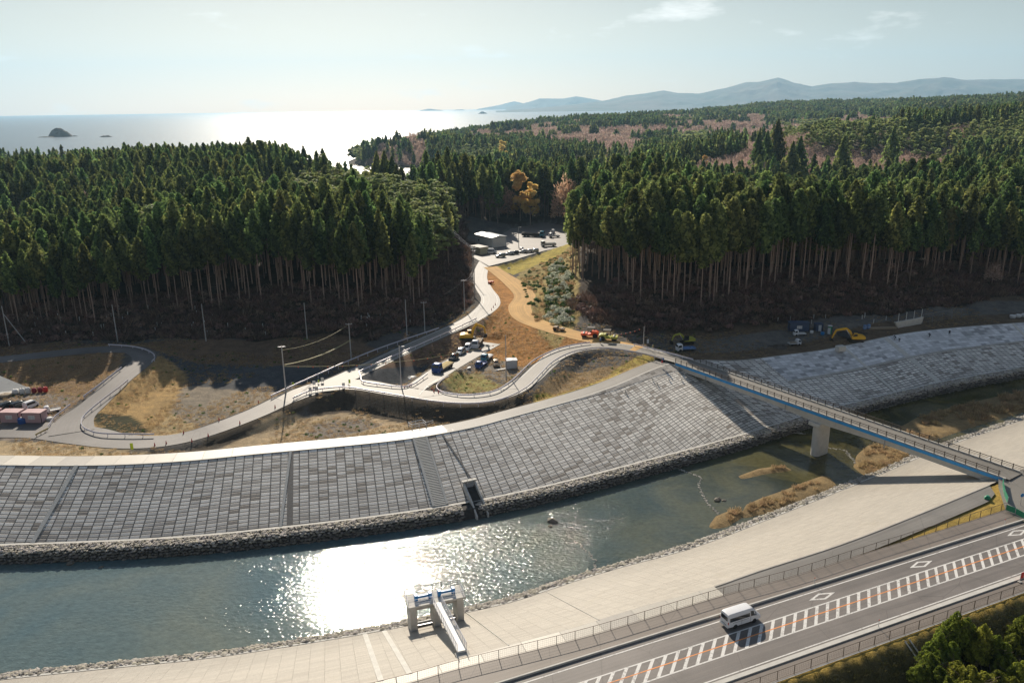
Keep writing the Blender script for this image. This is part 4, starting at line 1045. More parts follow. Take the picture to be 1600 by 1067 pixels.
# railings: rails, posts
for side, (yy, sg) in enumerate(((0.22, -1), (w_ - 0.22, 1))):
    mb = MB()
    x1 = BL - 0.5 if side == 0 else BL + 16
    for z in (0.45, 0.72, 1.02): mb.bbox(-1, x1, yy - 0.035, yy + 0.035, z - 0.03, z + 0.03)
    mb.bbox(-1, x1, yy - 0.06, yy + 0.06, 1.03, 1.10)
    ra = mb.build('railing', M['brown_steel'], bro)
    pm = MB(); pm.bbox(-0.06, 0.06, -0.06, 0.06, 0.0, 1.08); pm = pm.mesh('railing_post', M['brown_steel'])
    for x in np.arange(-0.8, x1, 2.0):
        o = bpy.data.objects.new('railing_post', pm); kid(o, ra); o.location = (x, yy, 0.14)
mb = MB(); mb.bbox(-4.5, 0.5, -0.05, w_, -1.6, -0.6); mb.prism([(-4.5, -3.2), (3.0, -3.2), (0.6, -1.8), (0.6, -0.6), (-4.5, -0.6)], 0.2, w_ - 0.2)
mb.build('abutment', M['concrete_new'], bro)
mb = MB(); mb.prism([(BL - 3.8, -2.1), (BL + 4, -2.5), (BL + 4, -0.4), (BL - 1.2, -0.62), (BL - 1.2, -1.5), (BL - 3.8, -1.5)], 0.15, w_ - 0.15); mb.build('abutment', M['concrete_new'], bro)
pbx = np.array(at(1274.5, 711, 0)); PXL = float((pbx - bn0) @ bu); 
gl = -10.7
mb = MB(); ph = w_ - 0.2
prof = []
def oval(cx, hx, y0, y1, z, n=10):
    out = []
    for k in range(n + 1): t = pi + pi * k / n; out.append((cx + hx * cos(t), y0 + hx + hx * sin(t), z))
    for k in range(n + 1): t = pi * k / n; out.append((cx + hx * cos(t), y1 - hx + hx * sin(t), z))
    return out
ring = [oval(PXL, 1.05, 0.5, w_ - 0.3, z) for z in (gl - 1.5, -3.3)]; n = len(ring[0])
mb.add(ring[0] + ring[1], [(i, (i + 1) % n, n + (i + 1) % n, n + i) for i in range(n)] + [tuple(range(n, 2 * n))])
mb.build('pier', M['concrete_new'], bro)
mb = MB(); mb.cham(PXL - 1.5, PXL + 1.5, -0.1, w_ + 0.1, -3.4, -2.45, 0.12); mb.build('pier_cap', M['concrete_new'], bro)
# landing of the bridge on the highway side
land = [at(1560, 745, 10.52), at(1560, 762, 10.3), at(1572, 800, 10.05), at(1600, 815, 10.05), at(1720, 800, 10.1), at(1800, 740, 10.3), at(1640, 733, 10.5), at(1596, 734, 10.52)]
mb = MB(); vs = [(p[0], p[1], p[2] + 0.05) for p in land]; mb.add(vs, [tuple(range(len(vs)))]); tag(mb.build('bridge_approach', M['asphalt_pale']), kind='structure')
# ---------------------------------------------------------------- trees
def quads(centers, normals, ups, w, h, rnd, bend=0.25):
    """many small leaf-clump faces: centres, outward direction, long direction"""
    n = len(centers); side = np.cross(normals, ups); side /= np.linalg.norm(side, axis=1)[:, None] + 1e-9
    w = np.asarray(w).reshape(-1, 1) * np.ones((n, 1)); h = np.asarray(h).reshape(-1, 1) * np.ones((n, 1))
    c = centers
    a = c - side * w * 0.5 - ups * h * 0.35; b = c + side * w * 0.5 - ups * h * 0.35 
    t = c + side * w * 0.32 + ups * h * 0.5 - normals * h * bend; u = c - side * w * 0.32 + ups * h * 0.5 - normals * h * bend
    V = np.stack([a, b, t, u], 1).reshape(-1, 3); Fq = np.arange(4 * n).reshape(n, 4); C_ = np.repeat(rnd, 4)
    return V, Fq, C_
def unit(v): return v / (np.linalg.norm(v, axis=1)[:, None] + 1e-9)
def leaf_mesh(name, parts, mat):
    VV, FF, CC, o = [], [], [], 0
    for V, Fq, c in parts: VV.append(V); FF.append(Fq + o); CC.append(c); o += len(V)
    C_ = np.concatenate(CC); return fast_mesh(name, np.concatenate(VV), np.concatenate(FF), mat, col=np.stack([C_] * 3, 1))
def core(prof, n=8, rnd=0.15, r=None):  # dark solid core added to block light, inner shade set in its tone
    vs = []; fs = []
    for q, (rr, z) in enumerate(prof):
        for k in range(n): t = 2 * pi * (k + 0.5 * (q % 2)) / n; vs.append((rr * cos(t) * (0.8 + 0.4 * ((k * 7 + q * 3) % 5) / 5), rr * sin(t) * (0.8 + 0.4 * ((k * 3 + q) % 4) / 4), z))
    for i in range(len(prof) - 1):
        for k in range(n): fs.append((i * n + k, i * n + (k + 1) % n, (i + 1) * n + (k + 1) % n, (i + 1) * n + k))
    return np.array(vs), np.array(fs), np.full(len(vs), rnd)
def cedar_crown(seed, H=20.0, R=2.3, n=620, base=0.42, q=0.85, sharp=0.8, k1=1.75):
    r = np.random.default_rng(seed); z0 = H * base; L = H - z0
    t = r.random(n) ** 0.85; th = r.uniform(0, 2 * pi, n)
    lump = 1 + 0.22 * np.sin(th * 3 + t * 9 + seed) + 0.14 * np.sin(th * 5 - t * 17 + seed * 2)
    prof = lambda t: np.minimum(1.0, (1 - t) * k1 + 0.02) ** sharp * np.minimum(1, 0.45 + t * 4)
    rad = R * prof(t) * lump * (0.62 + 0.42 * r.random(n) ** 0.5)
    C_ = np.stack([rad * np.cos(th), rad * np.sin(th), z0 + L * t], 1)
    out = unit(np.stack([np.cos(th), np.sin(th), 0.35 + 0.5 * r.random(n)], 1) + r.normal(0, 0.35, (n, 3)))
    up = unit(np.stack([np.cos(th) * 0.55, np.sin(th) * 0.55, 0.9 + 0 * th], 1) + r.normal(0, 0.4, (n, 3)))
    s = q * r.uniform(0.6, 1.25, n) * (0.6 + 0.5 * prof(t))
    tone = np.clip(0.5 + 0.35 * np.sin(th * 3 + t * 9 + seed) + r.normal(0, 0.25, n), 0, 1)
    return [quads(C_, out, up, s, s * 1.15, tone), core([(0.01, z0 + L * 0.99)] + [(R * 0.58 * float(prof(np.array(u))), z0 + L * u) for u in (0.85, 0.65, 0.4, 0.15, 0.04)] + [(0.02, z0 - 0.1)])]
def trunk_mesh(name, H, r0, mat, seed=0, top=0.8, stubs=8):
    r = random.Random(seed); mb = MB(); lx = r.uniform(-0.25, 0.25)
    pts = [(lx * (i / 5) ** 1.5, r.uniform(-.06, .06), H * top * i / 5 - (0.8 if i == 0 else 0)) for i in range(6)]
    for i in range(5): mb.tube(pts[i], pts[i + 1], r0 * (1 - 0.15 * i), r0 * (1 - 0.15 * (i + 1)), n=6, caps=False)
    for _ in range(stubs):
        z = r.uniform(0.15, 0.5) * H; a = r.uniform(0, 6.28); l = r.uniform(0.4, 1.4); mb.tube((0, 0, z), (cos(a) * l, sin(a) * l, z + 0.25), 0.04, 0.015, n=3, caps=False)
    return mb.mesh(name, mat)
def pine_crown(seed, H=21.0, R=4.2, pads=19, per=46, q=0.8):
    r = np.random.default_rng(seed); parts = []
    for k in range(pads):
        t = r.random(); z = H * (0.42 + 0.55 * t); rr = R * (1 - t * 0.65) * r.uniform(0.25, 0.95); a = r.uniform(0, 2 * pi); pr = R * r.uniform(0.32, 0.5) * (1 - t * 0.3)
        if k == 0: z, rr = H * 0.97, 0.1
        u = r.random(per) ** 0.5 * pr; b = r.uniform(0, 2 * pi, per)
        C_ = np.stack([rr * cos(a) + u * np.cos(b), rr * sin(a) + u * np.sin(b), z + 0.28 * pr * (1 - (u / pr) ** 2) + r.normal(0, 0.12, per)], 1)
        nn = unit(np.stack([np.cos(b) * 0.4, np.sin(b) * 0.4, np.ones(per)], 1) + r.normal(0, 0.45, (per, 3))); uu = unit(np.stack([np.cos(b), np.sin(b), 0.35 + 0 * b], 1) + r.normal(0, 0.35, (per, 3)))
        s = q * r.uniform(0.55, 1.2, per); parts.append(quads(C_, nn, uu, s, s * 1.2, np.clip(r.uniform(0.25, 0.75) + r.normal(0, 0.25, per), 0, 1)))
    return parts
def branchy(name, H, R, mat, seed, levels=9, r0=0.16):
    r = random.Random(seed); mb = MB(); mb.tube((0, 0, -0.6), (0.1, 0, H * 0.4), r0, r0 * 0.7, n=6, caps=False); mb.tube((0.1, 0, H * 0.4), (0, 0.1, H * 0.8), r0 * 0.7, 0.05, n=5, caps=False)
    for k in range(levels):
        z = H * r.uniform(0.3, 0.65); a = r.uniform(0, 6.28); l = R * r.uniform(0.5, 0.85); e = (cos(a) * l, sin(a) * l, z + l * r.uniform(0.35, 0.8)); mb.tube((0.05, 0, z), e, 0.075, 0.035, n=4, caps=False)
        for _ in range(2): b = a + r.uniform(-0.8, 0.8); mb.tube(e, (e[0] + cos(b) * 0.9, e[1] + sin(b) * 0.9, e[2] + 0.9), 0.035, 0.015, n=3, caps=False)
    return mb.mesh(name, mat)
def twig_crown(seed, H=9.0, R=3.2, n=700, w=0.09, l=1.1, z0=0.3):
    r = np.random.default_rng(seed); d = unit(r.normal(size=(n, 3))); d[:, 2] = np.abs(d[:, 2]) * 1.1 - 0.15
    lump = 1 + 0.2 * np.sin(d[:, 0] * 7 + seed) * np.cos(d[:, 1] * 6)
    rr = r.uniform(0.45, 1.0, n) ** 0.6 * lump
    C_ = np.stack([d[:, 0] * R * rr, d[:, 1] * R * rr, H * z0 + np.clip(d[:, 2], -0.1, 1) * H * (1 - z0) * rr * 0.95 + 0.3], 1)
    up = unit(d + [0, 0, 0.5] + r.normal(0, 0.5, (n, 3))); nn = unit(r.normal(size=(n, 3)))
    s = r.uniform(0.6, 1.3, n); return [quads(C_, nn, up, w, l * s, np.clip(r.normal(0.5, 0.28, n), 0, 1), 0.1)]
def broad_crown(seed, H=9.0, R=3.6, blobs=26, per=150, q=0.34, z0=0.2, b0=0.22, b1=0.4):
    r = np.random.default_rng(seed); parts = []
    for k in range(blobs):
        d = unit(r.normal(size=(1, 3)))[0]; t = r.random(); z = H * (z0 + (0.97 - z0) * t); rmax = R * sqrt(max(0.05, 1 - (2 * t * 0.93 - 0.75) ** 2 / 1.6)); a = r.uniform(0, 2 * pi); rr = rmax * r.uniform(0.35, 0.85); br = R * r.uniform(b0, b1); rr *= r.uniform(0.7, 1.15)
        if k == 0: z, rr = H * 0.93, 0.2
        dd = unit(r.normal(size=(per, 3))); dd[:, 2] = np.where(dd[:, 2] < -0.4, -dd[:, 2], dd[:, 2]); dd = unit(dd); u = r.uniform(0.55, 1.05, per)[:, None]
        C_ = np.array([rr * cos(a), rr * sin(a), z]) + dd * u * br * [1, 1, 0.85]
        nn = unit(dd + [0, 0, 0.4] + r.normal(0, 0.5, (per, 3))); uu = unit(np.cross(nn, unit(r.normal(size=(per, 3)))))
        s = q * r.uniform(0.5, 1.2, per); parts.append(quads(C_, nn, uu, s * 0.8, s * 1.3, np.clip(r.uniform(0.2, 0.8) + r.normal(0, 0.22, per), 0, 1)))
    return parts

# land where trees can stand
def grid_pts(x0, x1, y0, y1, s, seed):
    r = np.random.default_rng(seed); X, Y = np.meshgrid(np.arange(x0, x1, s), np.arange(y0, y1, s)); X = X + (np.arange(X.shape[0]) % 2)[:, None] * s / 2
    X = X + r.uniform(-0.36, 0.36, X.shape) * s; Y = Y + r.uniform(-0.36, 0.36, Y.shape) * s; return X.ravel(), Y.ravel()
foot_all = [ext(catmull([(a, b, 0) for a, b in P], 4.0), 5, 5) for P in (foot_l, foot_r)]
tree_off_l = lambda x, y: np.where(x < -118, 9 + 3 * np.sin(x * 0.1), 14.5 + 2.5 * np.sin(x * 0.07 + 1)) * np.where(y > 300, 0.42, np.where(y > 252, 0.6, 1.0))
tree_off_r = lambda x, y: (13.5 + 2.0 * np.sin(x * 0.09)) * np.where(y > 275, 0.42, 1.0)
pale_fields = [W([(878, 292), (905, 286), (950, 284), (955, 300), (900, 306)], 15), W([(745, 262), (900, 258), (912, 270), (780, 276)], 14)]
INLET = np.array([(-62, 440), (-66, 520), (-76, 620), (-90, 740), (-92, 900), (-95, 1060), (-160, 1060), (-140, 900), (-118, 760), (-92, 620), (-78, 520), (-74, 450)], float)
def forest_ok(X, Y):
    dl, _, _ = sdist(foot_all[0], X, Y); dr, _, _ = sdist(foot_all[1], X, Y)
    inl = inpoly(HILLF_L, X, Y); inr = inpoly(HILLF_R, X, Y)
    ok = (inl & (np.abs(dl) > tree_off_l(X, Y))) | (inr & (np.abs(dr) > tree_off_r(X, Y))) | ((Y > 428) & ~inl & ~inr)
    ok &= pdist(parking, X, Y) > 5
    for q in pale_fields: ok &= ~inpoly(q, X, Y)
    ok &= ~inpoly(INLET, X, Y)
    ok &= ~((Y > 425) & (Y < 458) & (X > -6) & (X < 34) & (fbm(X, Y, 9, 2) > 0.40))
    ok &= (np.abs(X) < 0.68 * Y + 14)
    return ok
def pixv(X, Y, Z):
    z = Z - HC; f = Y * cos(PITCH) - z * sin(PITCH); u = Y * sin(PITCH) + z * cos(PITCH); a = X / f; b = u / f
    return CX + (a * cos(ROLL) - b * sin(ROLL)) * F, CY - (a * sin(ROLL) + b * cos(ROLL)) * F
PINE = [[(385, 305), (430, 262), (520, 248), (600, 246), (650, 285), (726, 318), (728, 430), (700, 420), (650, 385), (560, 350), (440, 335)], [(180, 345), (240, 328), (250, 372), (200, 380)],
        [(1188, 222), (1220, 192), (1300, 180), (1400, 186), (1500, 196), (1620, 172), (1620, 226), (1500, 236), (1420, 246), (1290, 222), (1240, 226)], [(0, 330), (60, 320), (70, 350), (0, 360)],
        [(1040, 212), (1100, 205), (1130, 230), (1050, 236)]]
BARE = [[(1095, 262), (1110, 242), (1200, 228), (1290, 222), (1480, 236), (1440, 262), (1330, 268), (1180, 268)], [(858, 222), (870, 205), (920, 196), (985, 200), (1000, 226), (940, 232)],
        [(980, 196), (1060, 184), (1120, 182), (1240, 186), (1290, 200), (1190, 222), (1110, 204), (1040, 206)], [(880, 262), (900, 236), (990, 226), (1030, 244), (960, 258)], [(574, 250), (578, 222), (650, 205), (690, 222), (660, 262)],
        [(1485, 480), (1500, 400), (1560, 385), (1625, 420), (1625, 480)], [(0, 238), (60, 232), (128, 238), (120, 258), (0, 268)], [(1130, 205), (1180, 200), (1200, 215), (1150, 222)], [(1240, 190), (1330, 172), (1420, 180), (1380, 190)], [(735, 262), (745, 248), (800, 250), (850, 262), (830, 275), (760, 275)]]
def polys(L, X, Y):
    m = np.zeros(X.shape, bool)
    for q in L: m |= inpoly(np.array(q, float), X, Y)
    return m
def species(X, Y, Z, r):
    px, py = pixv(X, Y, Z + 14); s = np.zeros(X.shape, int)
    px = px + (fbm(X, Y, 20, 2) - 0.5) * 30; py = py + (fbm(X + 500, Y, 20, 2) - 0.5) * 14
    pn = polys(PINE, px, py) & (r.random(X.shape) < 0.95); ba = polys(BARE, px, py) & (r.random(X.shape) < 0.9)
    s[pn] = 1; s[ba] = 2
    far = (Y > 650) & ~pn & ~ba; nzv = fbm(X, Y, 90, 3)
    s[far & (nzv > 0.55)] = 2; s[far & (nzv < 0.30)] = 1
    s[(Y > 575) & (Y < 700) & (px > 1045) & (px < 1490) & (r.random(X.shape) < 0.93)] = 2
    return s
# nearer woods
r_ = np.random.default_rng(21)
def collect(x0, x1, y0, y1, st, seed):
    X, Y = grid_pts(x0, x1, y0, y1, st, seed); k = forest_ok(X, Y); X, Y = X[k], Y[k]; Z = ground_z(X, Y); k = Z > 1.0; return X[k], Y[k], Z[k]
nearX, nearY, nearZ = collect(-480, 480, 235, 500, 4.35, 1)
nsp = species(nearX, nearY, nearZ, r_)
# pines and bare trees stand wider apart
keep = (nsp == 0) | (r_.random(nearX.shape) < np.where(nsp == 1, 0.8, 0.6)); nearX, nearY, nearZ, nsp = nearX[keep], nearY[keep], nearZ[keep], nsp[keep]
midX, midY, midZ = collect(-760, 800, 500, 1150, 6.0, 2); msp = species(midX, midY, midZ, r_)
farX, farY, farZ = collect(-2000, 3000, 1150, 3600, 14.0, 3); fsp = species(farX, farY, farZ, r_)
print('trees', len(nearX), len(midX), len(farX))
nvar = 6
cedar_c = [leaf_mesh('cedar_crown', cedar_crown(k, 25 + (k % 3), 2.15 + 0.25 * (k % 3), 760, 0.42 + 0.05 * (k % 3), 0.72, 0.68 if k < 3 else 0.5, 2.1 if k < 3 else 3.0), M['cedar']) for k in range(nvar)]
cedar_t = [trunk_mesh('cedar_trunk', 25, 0.185 + 0.02 * (k % 3), M['bark'], k) for k in range(nvar)]
pine_c = [leaf_mesh('pine_crown', pine_crown(30 + k), M['pine']) for k in range(5)]
pine_t = [branchy('pine_trunk', 20, 3.4, M['bark_dark'], k, 8, 0.2) for k in range(5)]
bare_c = [leaf_mesh('twig_crown', twig_crown(60 + k), M['bare']) for k in range(4)]
bare_t = [branchy('bare_trunk', 9, 3.0, M['bark'], 70 + k, 12, 0.16) for k in range(4)]
def lod_obj(name, me): return bpy.data.objects.new(name, me)
# reduced crowns for trees far away, each a real crown of its own
lod_cedar = [lod_obj('lod', leaf_mesh('far_cedar_crown', cedar_crown(90 + k, 21, 2.7 + 0.2 * (k % 3), 120, 0.22, 2.0, 0.8, 2.0), M['cedar'])) for k in range(5)]
lod_pine = [lod_obj('lod', leaf_mesh('far_pine_crown', pine_crown(95 + k, 14, 3.8, 9, 9, 1.9), M['pine'])) for k in range(4)]
lod_bare = [lod_obj('lod', leaf_mesh('far_bare_crown', twig_crown(98 + k, 9, 3.9, 130, 0.42, 1.5, 0.12), M['bare'])) for k in range(4)]
def grove(seed, kind):
    r = np.random.default_rng(seed); parts = []
    for k in range(5):
        o = np.array([r.uniform(-6, 6), r.uniform(-6, 6), 0]); s = r.uniform(0.8, 1.25)
        P = cedar_crown(seed * 7 + k, 17, 3.2, 34, 0.1, 3.8, 0.9) if kind == 0 else (pine_crown(seed * 7 + k, 12, 4.2, 6, 6, 3.2) if kind == 1 else twig_crown(seed * 7 + k, 9, 5.2, 46, 1.1, 2.4, 0.0))
        for V, Fq, c in P: parts.append((V * s + o, Fq, c))
    return parts
grv = [[lod_obj('grove', leaf_mesh('grove_%s' % ('cedar', 'pine', 'bare')[kd], grove(130 + kd * 10 + k, kd), M[('cedar', 'pine', 'bare')[kd]])) for k in range(4)] for kd in range(3)]

def scatter(name, X, Y, Z, variants, smin, smax, seed, kind='stuff', tilt=0.0):
    """one countless mass: points carrying instances of the given variants (lists of objects that belong together)"""
    r = np.random.default_rng(seed); n = len(X)
    me = bpy.data.meshes.new(name); me.vertices.add(n); me.vertices.foreach_set('co', np.stack([X, Y, Z], 1).astype(np.float32).ravel())
    a = me.attributes.new('rot', 'FLOAT_VECTOR', 'POINT'); ro = np.zeros((n, 3), np.float32); ro[:, 2] = r.uniform(0, 6.283, n); ro[:, :2] = r.normal(0, 0.025 + tilt, (n, 2)); a.data.foreach_set('vector', ro.ravel())
    a = me.attributes.new('scl', 'FLOAT', 'POINT'); a.data.foreach_set('value', r.uniform(smin, smax, n).astype(np.float32))
    a = me.attributes.new('pick', 'INT', 'POINT'); a.data.foreach_set('value', r.integers(0, len(variants), n).astype(np.int32))
    o = link(bpy.data.objects.new(name, me)); o['kind'] = kind
    ng = bpy.data.node_groups.new(name, 'GeometryNodeTree'); ng.interface.new_socket('Geometry', in_out='INPUT', socket_type='NodeSocketGeometry'); ng.interface.new_socket('Geometry', in_out='OUTPUT', socket_type='NodeSocketGeometry')
    nn, ll = ng.nodes, ng.links; gi = nn.new('NodeGroupInput'); go = nn.new('NodeGroupOutput'); ip = nn.new('GeometryNodeInstanceOnPoints'); jn = nn.new('GeometryNodeJoinGeometry')
    for v in variants:
        v = v if isinstance(v, (list, tuple)) else [v]
        j2 = nn.new('GeometryNodeJoinGeometry')
        for ob in v:
            oi = nn.new('GeometryNodeObjectInfo'); oi.inputs['Object'].default_value = ob; oi.transform_space = 'ORIGINAL'; ll.new(oi.outputs['Geometry'], j2.inputs[0])
        g2 = nn.new('GeometryNodeGeometryToInstance'); ll.new(j2.outputs[0], g2.inputs[0]); ll.new(g2.outputs[0], jn.inputs[0])
    def attr(nm, ty):
        q = nn.new('GeometryNodeInputNamedAttribute'); q.data_type = ty; q.inputs['Name'].default_value = nm; return [s for s in q.outputs if s.enabled][0]
    ip.inputs['Pick Instance'].default_value = True
    ll.new(gi.outputs[0], ip.inputs['Points']); ll.new(jn.outputs[0], ip.inputs['Instance']); ll.new(attr('pick', 'INT'), ip.inputs['Instance Index']); ll.new(attr('rot', 'FLOAT_VECTOR'), ip.inputs['Rotation']); ll.new(attr('scl', 'FLOAT'), ip.inputs['Scale'])
    ll.new(ip.outputs[0], go.inputs[0])
    md = o.modifiers.new('instances', 'NODES'); md.node_group = ng
    return o
def tree_at(kind_name, x, y, z, crown, trunk, s, rz, label, group, cat='tree'):
    e = empty(kind_name, (x, y, z), rz, label, cat, group); e.scale = (s, s, s)
    c = bpy.data.objects.new('crown', crown); t = bpy.data.objects.new('trunk', trunk); kid(c, e); kid(t, e); return e
# --- the nearest 300 cedars one by one
d2 = np.hypot(nearX, nearY); ic = np.nonzero((nsp == 0) & (np.abs(nearX) < 0.65 * nearY + 6))[0]; ic = ic[np.argsort(d2[ic])][:300]; first = set(ic.tolist())
rr = random.Random(5)
cedar_objs = []
for i in ic:
    left = nearX[i] < -5; k = rr.randrange(4) if left else rr.randrange(2, nvar)
    s = rr.uniform(0.88, 1.14) * (0.84 if nearX[i] < -115 else ((1.1 if nearX[i] > 60 else 1.04) if not left else 1.0))
    e = tree_at('cedar_tree', nearX[i], nearY[i], nearZ[i], cedar_c[k], cedar_t[k], s, rr.uniform(0, 6.28),
                'tall dark cedar with a bare pale trunk in the front rows of the left hillside' if left else 'tall dark cedar with a bare pale trunk in the front rows of the right hillside', 'front row cedars on the left hillside' if left else 'front row cedars on the right hillside')
    cedar_objs.append(e)
vc = [[KIDS[e.name][0], KIDS[e.name][1]] for e in cedar_objs[:1]]
used = {}
for e in cedar_objs:
    c, t = KIDS[e.name]; used.setdefault(c.data.name, (c, t))
vc = [list(v) for v in used.values()]
rest = np.array([i for i in np.nonzero(nsp == 0)[0] if i not in first])
mixm = m_leaf('mixed_broadleaf', (0.07, 0.085, 0.03), (0.24, 0.25, 0.09), 0.4, 0.6, 0.04); M['mixed'] = mixm
extra = [[lod_obj('mix', leaf_mesh('mixed_crown', broad_crown(700 + q, 19, 3.4, 34, 42, 0.75, 0.3, 0.2, 0.36), mixm)), lod_obj('mix', branchy('mixed_trunk', 17, 3.0, M['bark'], 705 + q, 9, 0.18))] for q in range(2)] + [[lod_obj('mix', leaf_mesh('thin_crown', twig_crown(710, 20, 3.0, 520, 0.14, 1.3, 0.45), M['bare'])), lod_obj('mix', trunk_mesh('thin_trunk', 19, 0.16, M['bark'], 5))]]
kL = rest[nearX[rest] < -5]; kR = rest[nearX[rest] >= -5]; conic = [list(v) for k_, v in used.items() if int((k_.split('.') + ['0'])[1] if '.' in k_ else 0) < 3]; roundc = [list(v) for k_, v in used.items() if int((k_.split('.') + ['0'])[1] if '.' in k_ else 0) >= 3]
scatter('cedar_forest', nearX[kL], nearY[kL], nearZ[kL], conic * 3 + roundc * 2 + extra, 0.62, 1.18, 31)
scatter('cedar_forest', nearX[kR], nearY[kR], nearZ[kR], roundc * 3 + conic * 2 + extra[:2], 0.66, 1.2, 32)
# --- pines one by one
ip_ = np.nonzero(nsp == 1)[0]; ip_ = ip_[np.argsort(d2[ip_])][:300]
pobj = []
for i in ip_:
    k = rr.randrange(5); left = nearX[i] < 0
    pobj.append(tree_at('pine_tree', nearX[i], nearY[i], nearZ[i], pine_c[k], pine_t[k], rr.uniform(0.85, 1.2), rr.uniform(0, 6.28),
            'light green open-crowned pine on the sunny shoulder of the left hill' if left else 'light green open-crowned pine among the cedars of the right hill', 'pines on the left hill' if left else 'pines on the right hill'))
ib = np.nonzero(nsp == 2)[0][:300]
bobj = []
for i in ib:
    k = rr.randrange(4)
    bobj.append(tree_at('bare_tree', nearX[i], nearY[i], nearZ[i], bare_c[k], bare_t[k], rr.uniform(0.8, 1.15), rr.uniform(0, 6.28),
            'leafless pinkish grey tree on the dark slope at the far right' if nearX[i] > 90 else 'leafless tree in the woods beside the valley', 'bare trees on the right slope' if nearX[i] > 90 else 'bare trees beside the valley'))
for sp, var, nm, a, b in ((0, lod_cedar, 'distant_cedar_forest', 0.75, 1.2), (1, lod_pine, 'distant_pine_wood', 0.8, 1.2), (2, lod_bare, 'distant_bare_wood', 0.7, 1.1)):
    k = msp == sp
    scatter(nm, midX[k], midY[k], midZ[k], var, a, b, 40 + sp)
    k = fsp == sp
    scatter(nm, farX[k], farY[k], farZ[k], grv[sp], 0.8, 1.2, 50 + sp)
# --- landmark trees with autumn colour
aut_c = [leaf_mesh('autumn_crown', broad_crown(200 + k, 12, 3.2, 18, 60, 0.9, 0.25), M['autumn']) for k in range(2)]
M['autumn_pale'] = m_leaf('pale_autumn_leaves', (0.40, 0.24, 0.16), (0.62, 0.42, 0.30), 0.35, 0.1, 0.01)
aut_p = leaf_mesh('autumn_crown', twig_crown(210, 12, 3.6, 900, 0.25, 1.0, 0.2), M['autumn_pale'])
def spot(px, py, D, h):   # tree whose top shows at this picture height
    p = atD(px, py, D); g = gz(p[0], p[1]); return p[0], p[1], g, max(0.4, (p[2] - g) / h)
for px, py, D, m_, lab in ((812, 268, 446, aut_c[0], 'tall golden yellow tree at the head of the valley'), (828, 284, 442, aut_c[1], 'shorter amber tree beside the golden yellow one in the valley'), (884, 272, 440, aut_p, 'pale pinkish leafless tree right of the golden field'),
                           (792, 292, 450, aut_p, 'pale grey-brown tree left of the golden yellow tree'), (862, 256, 560, aut_p, 'broad pale rounded tree above the golden field'), (268, 262, 440, aut_p, 'reddish brown bare tree alone amid the dark left forest'), (783, 219, 1000, aut_c[1], 'orange tree on the distant wooded slope beyond the inlet'), (1102, 243, 640, aut_c[0], 'orange tinted tree at the tip of the brown slope')):
    x, y, g, s = spot(px, py, D, 12); e = tree_at('autumn_tree', x, y, g, m_, bare_t[0], s, 0.4, lab, None)
# tall dark cedars standing out on the ridge to the right
big = leaf_mesh('cedar_crown', cedar_crown(300, 22, 3.6, 700, 0.12, 1.3, 1.0), M['cedar'])
for px, py, D, lab in ((1217, 186, 620, 'tallest dark conifer on the brown ridge, with a pointed top'), (1200, 204, 615, 'dark conifer just left of the tallest one on the brown ridge'), (1187, 206, 600, 'leftmost dark conifer of the group on the brown ridge'), (1252, 213, 560, 'lone dark conifer right of the group, low on the brown slope'),
                       (1320, 212, 560, 'dark conifer in the middle of the brown slope'), (1398, 198, 620, 'pointed dark conifer at the right end of the brown slope'), (1240, 221, 550, 'small dark conifer left of the lone one on the brown slope'), (600, 236, 440, 'dark pointed conifer at the right end of the left ridge'), (588, 238, 450, 'dark conifer beside the pointed one at the end of the left ridge'), (612, 245, 430, 'shorter dark conifer at the very end of the left ridge')):
    x, y, g, s = spot(px, py, D, 22); tree_at('conifer_tree', x, y, g, big, cedar_t[0], s, 0.2, lab, None)

# --- undergrowth
def twigs(seed, n=60, H=1.8, R=1.3, w=0.05):
    r = np.random.default_rng(seed); a = r.uniform(0, 2 * pi, n); u = r.random(n) ** 0.5 * R; l = H * r.uniform(0.35, 0.7, n)
    C_ = np.stack([u * np.cos(a), u * np.sin(a), l * 0.6], 1); up = unit(np.stack([np.cos(a) * 0.5, np.sin(a) * 0.5, 1 + 0 * a], 1) + r.normal(0, 0.3, (n, 3)))
    return [quads(C_, unit(r.normal(size=(n, 3))), up, w * r.uniform(0.7, 2.0, n), l * 1.3, np.clip(r.normal(0.5, 0.3, n), 0, 1), 0.15)]
def bush(seed, n=90, R=1.0, q=0.4): 
    r = np.random.default_rng(seed); d = unit(r.normal(size=(n, 3))); d[:, 2] = np.abs(d[:, 2]); C_ = d * R * r.uniform(0.5, 1.05, (n, 1)) * [1, 1, 0.8]
    s = q * r.uniform(0.5, 1.2, n); return [quads(C_, unit(d + r.normal(0, 0.4, (n, 3))), unit(np.cross(d, unit(r.normal(size=(n, 3))))), s, s * 1.2, np.clip(r.normal(0.5, 0.28, n), 0, 1))]
vb = [lod_obj('brush', leaf_mesh('brush', twigs(400 + k), M['brush'])) for k in range(5)] + [lod_obj('brush', leaf_mesh('brush', bush(410 + k, 70, 1.2, 0.4), M['brush'])) for k in range(3)]
X, Y = grid_pts(-230, 250, 225, 440, 1.9, 9)
dl, _, _ = sdist(foot_all[0], X, Y); dr, _, _ = sdist(foot_all[1], X, Y); inl = inpoly(HILLF_L, X, Y); inr = inpoly(HILLF_R, X, Y)
valley = inpoly(W([(560, 533), (640, 513), (690, 503), (738, 478), (732, 440), (736, 405), (720, 400), (640, 500)], 10), X, Y) 
k = valley | ((inl & (np.abs(dl) < tree_off_l(X, Y) + 16)) | (inr & (np.abs(dr) < tree_off_r(X, Y) + 16) & ~((X < 40) & (Y > 262)))) & (np.abs(X) < 0.68 * Y)
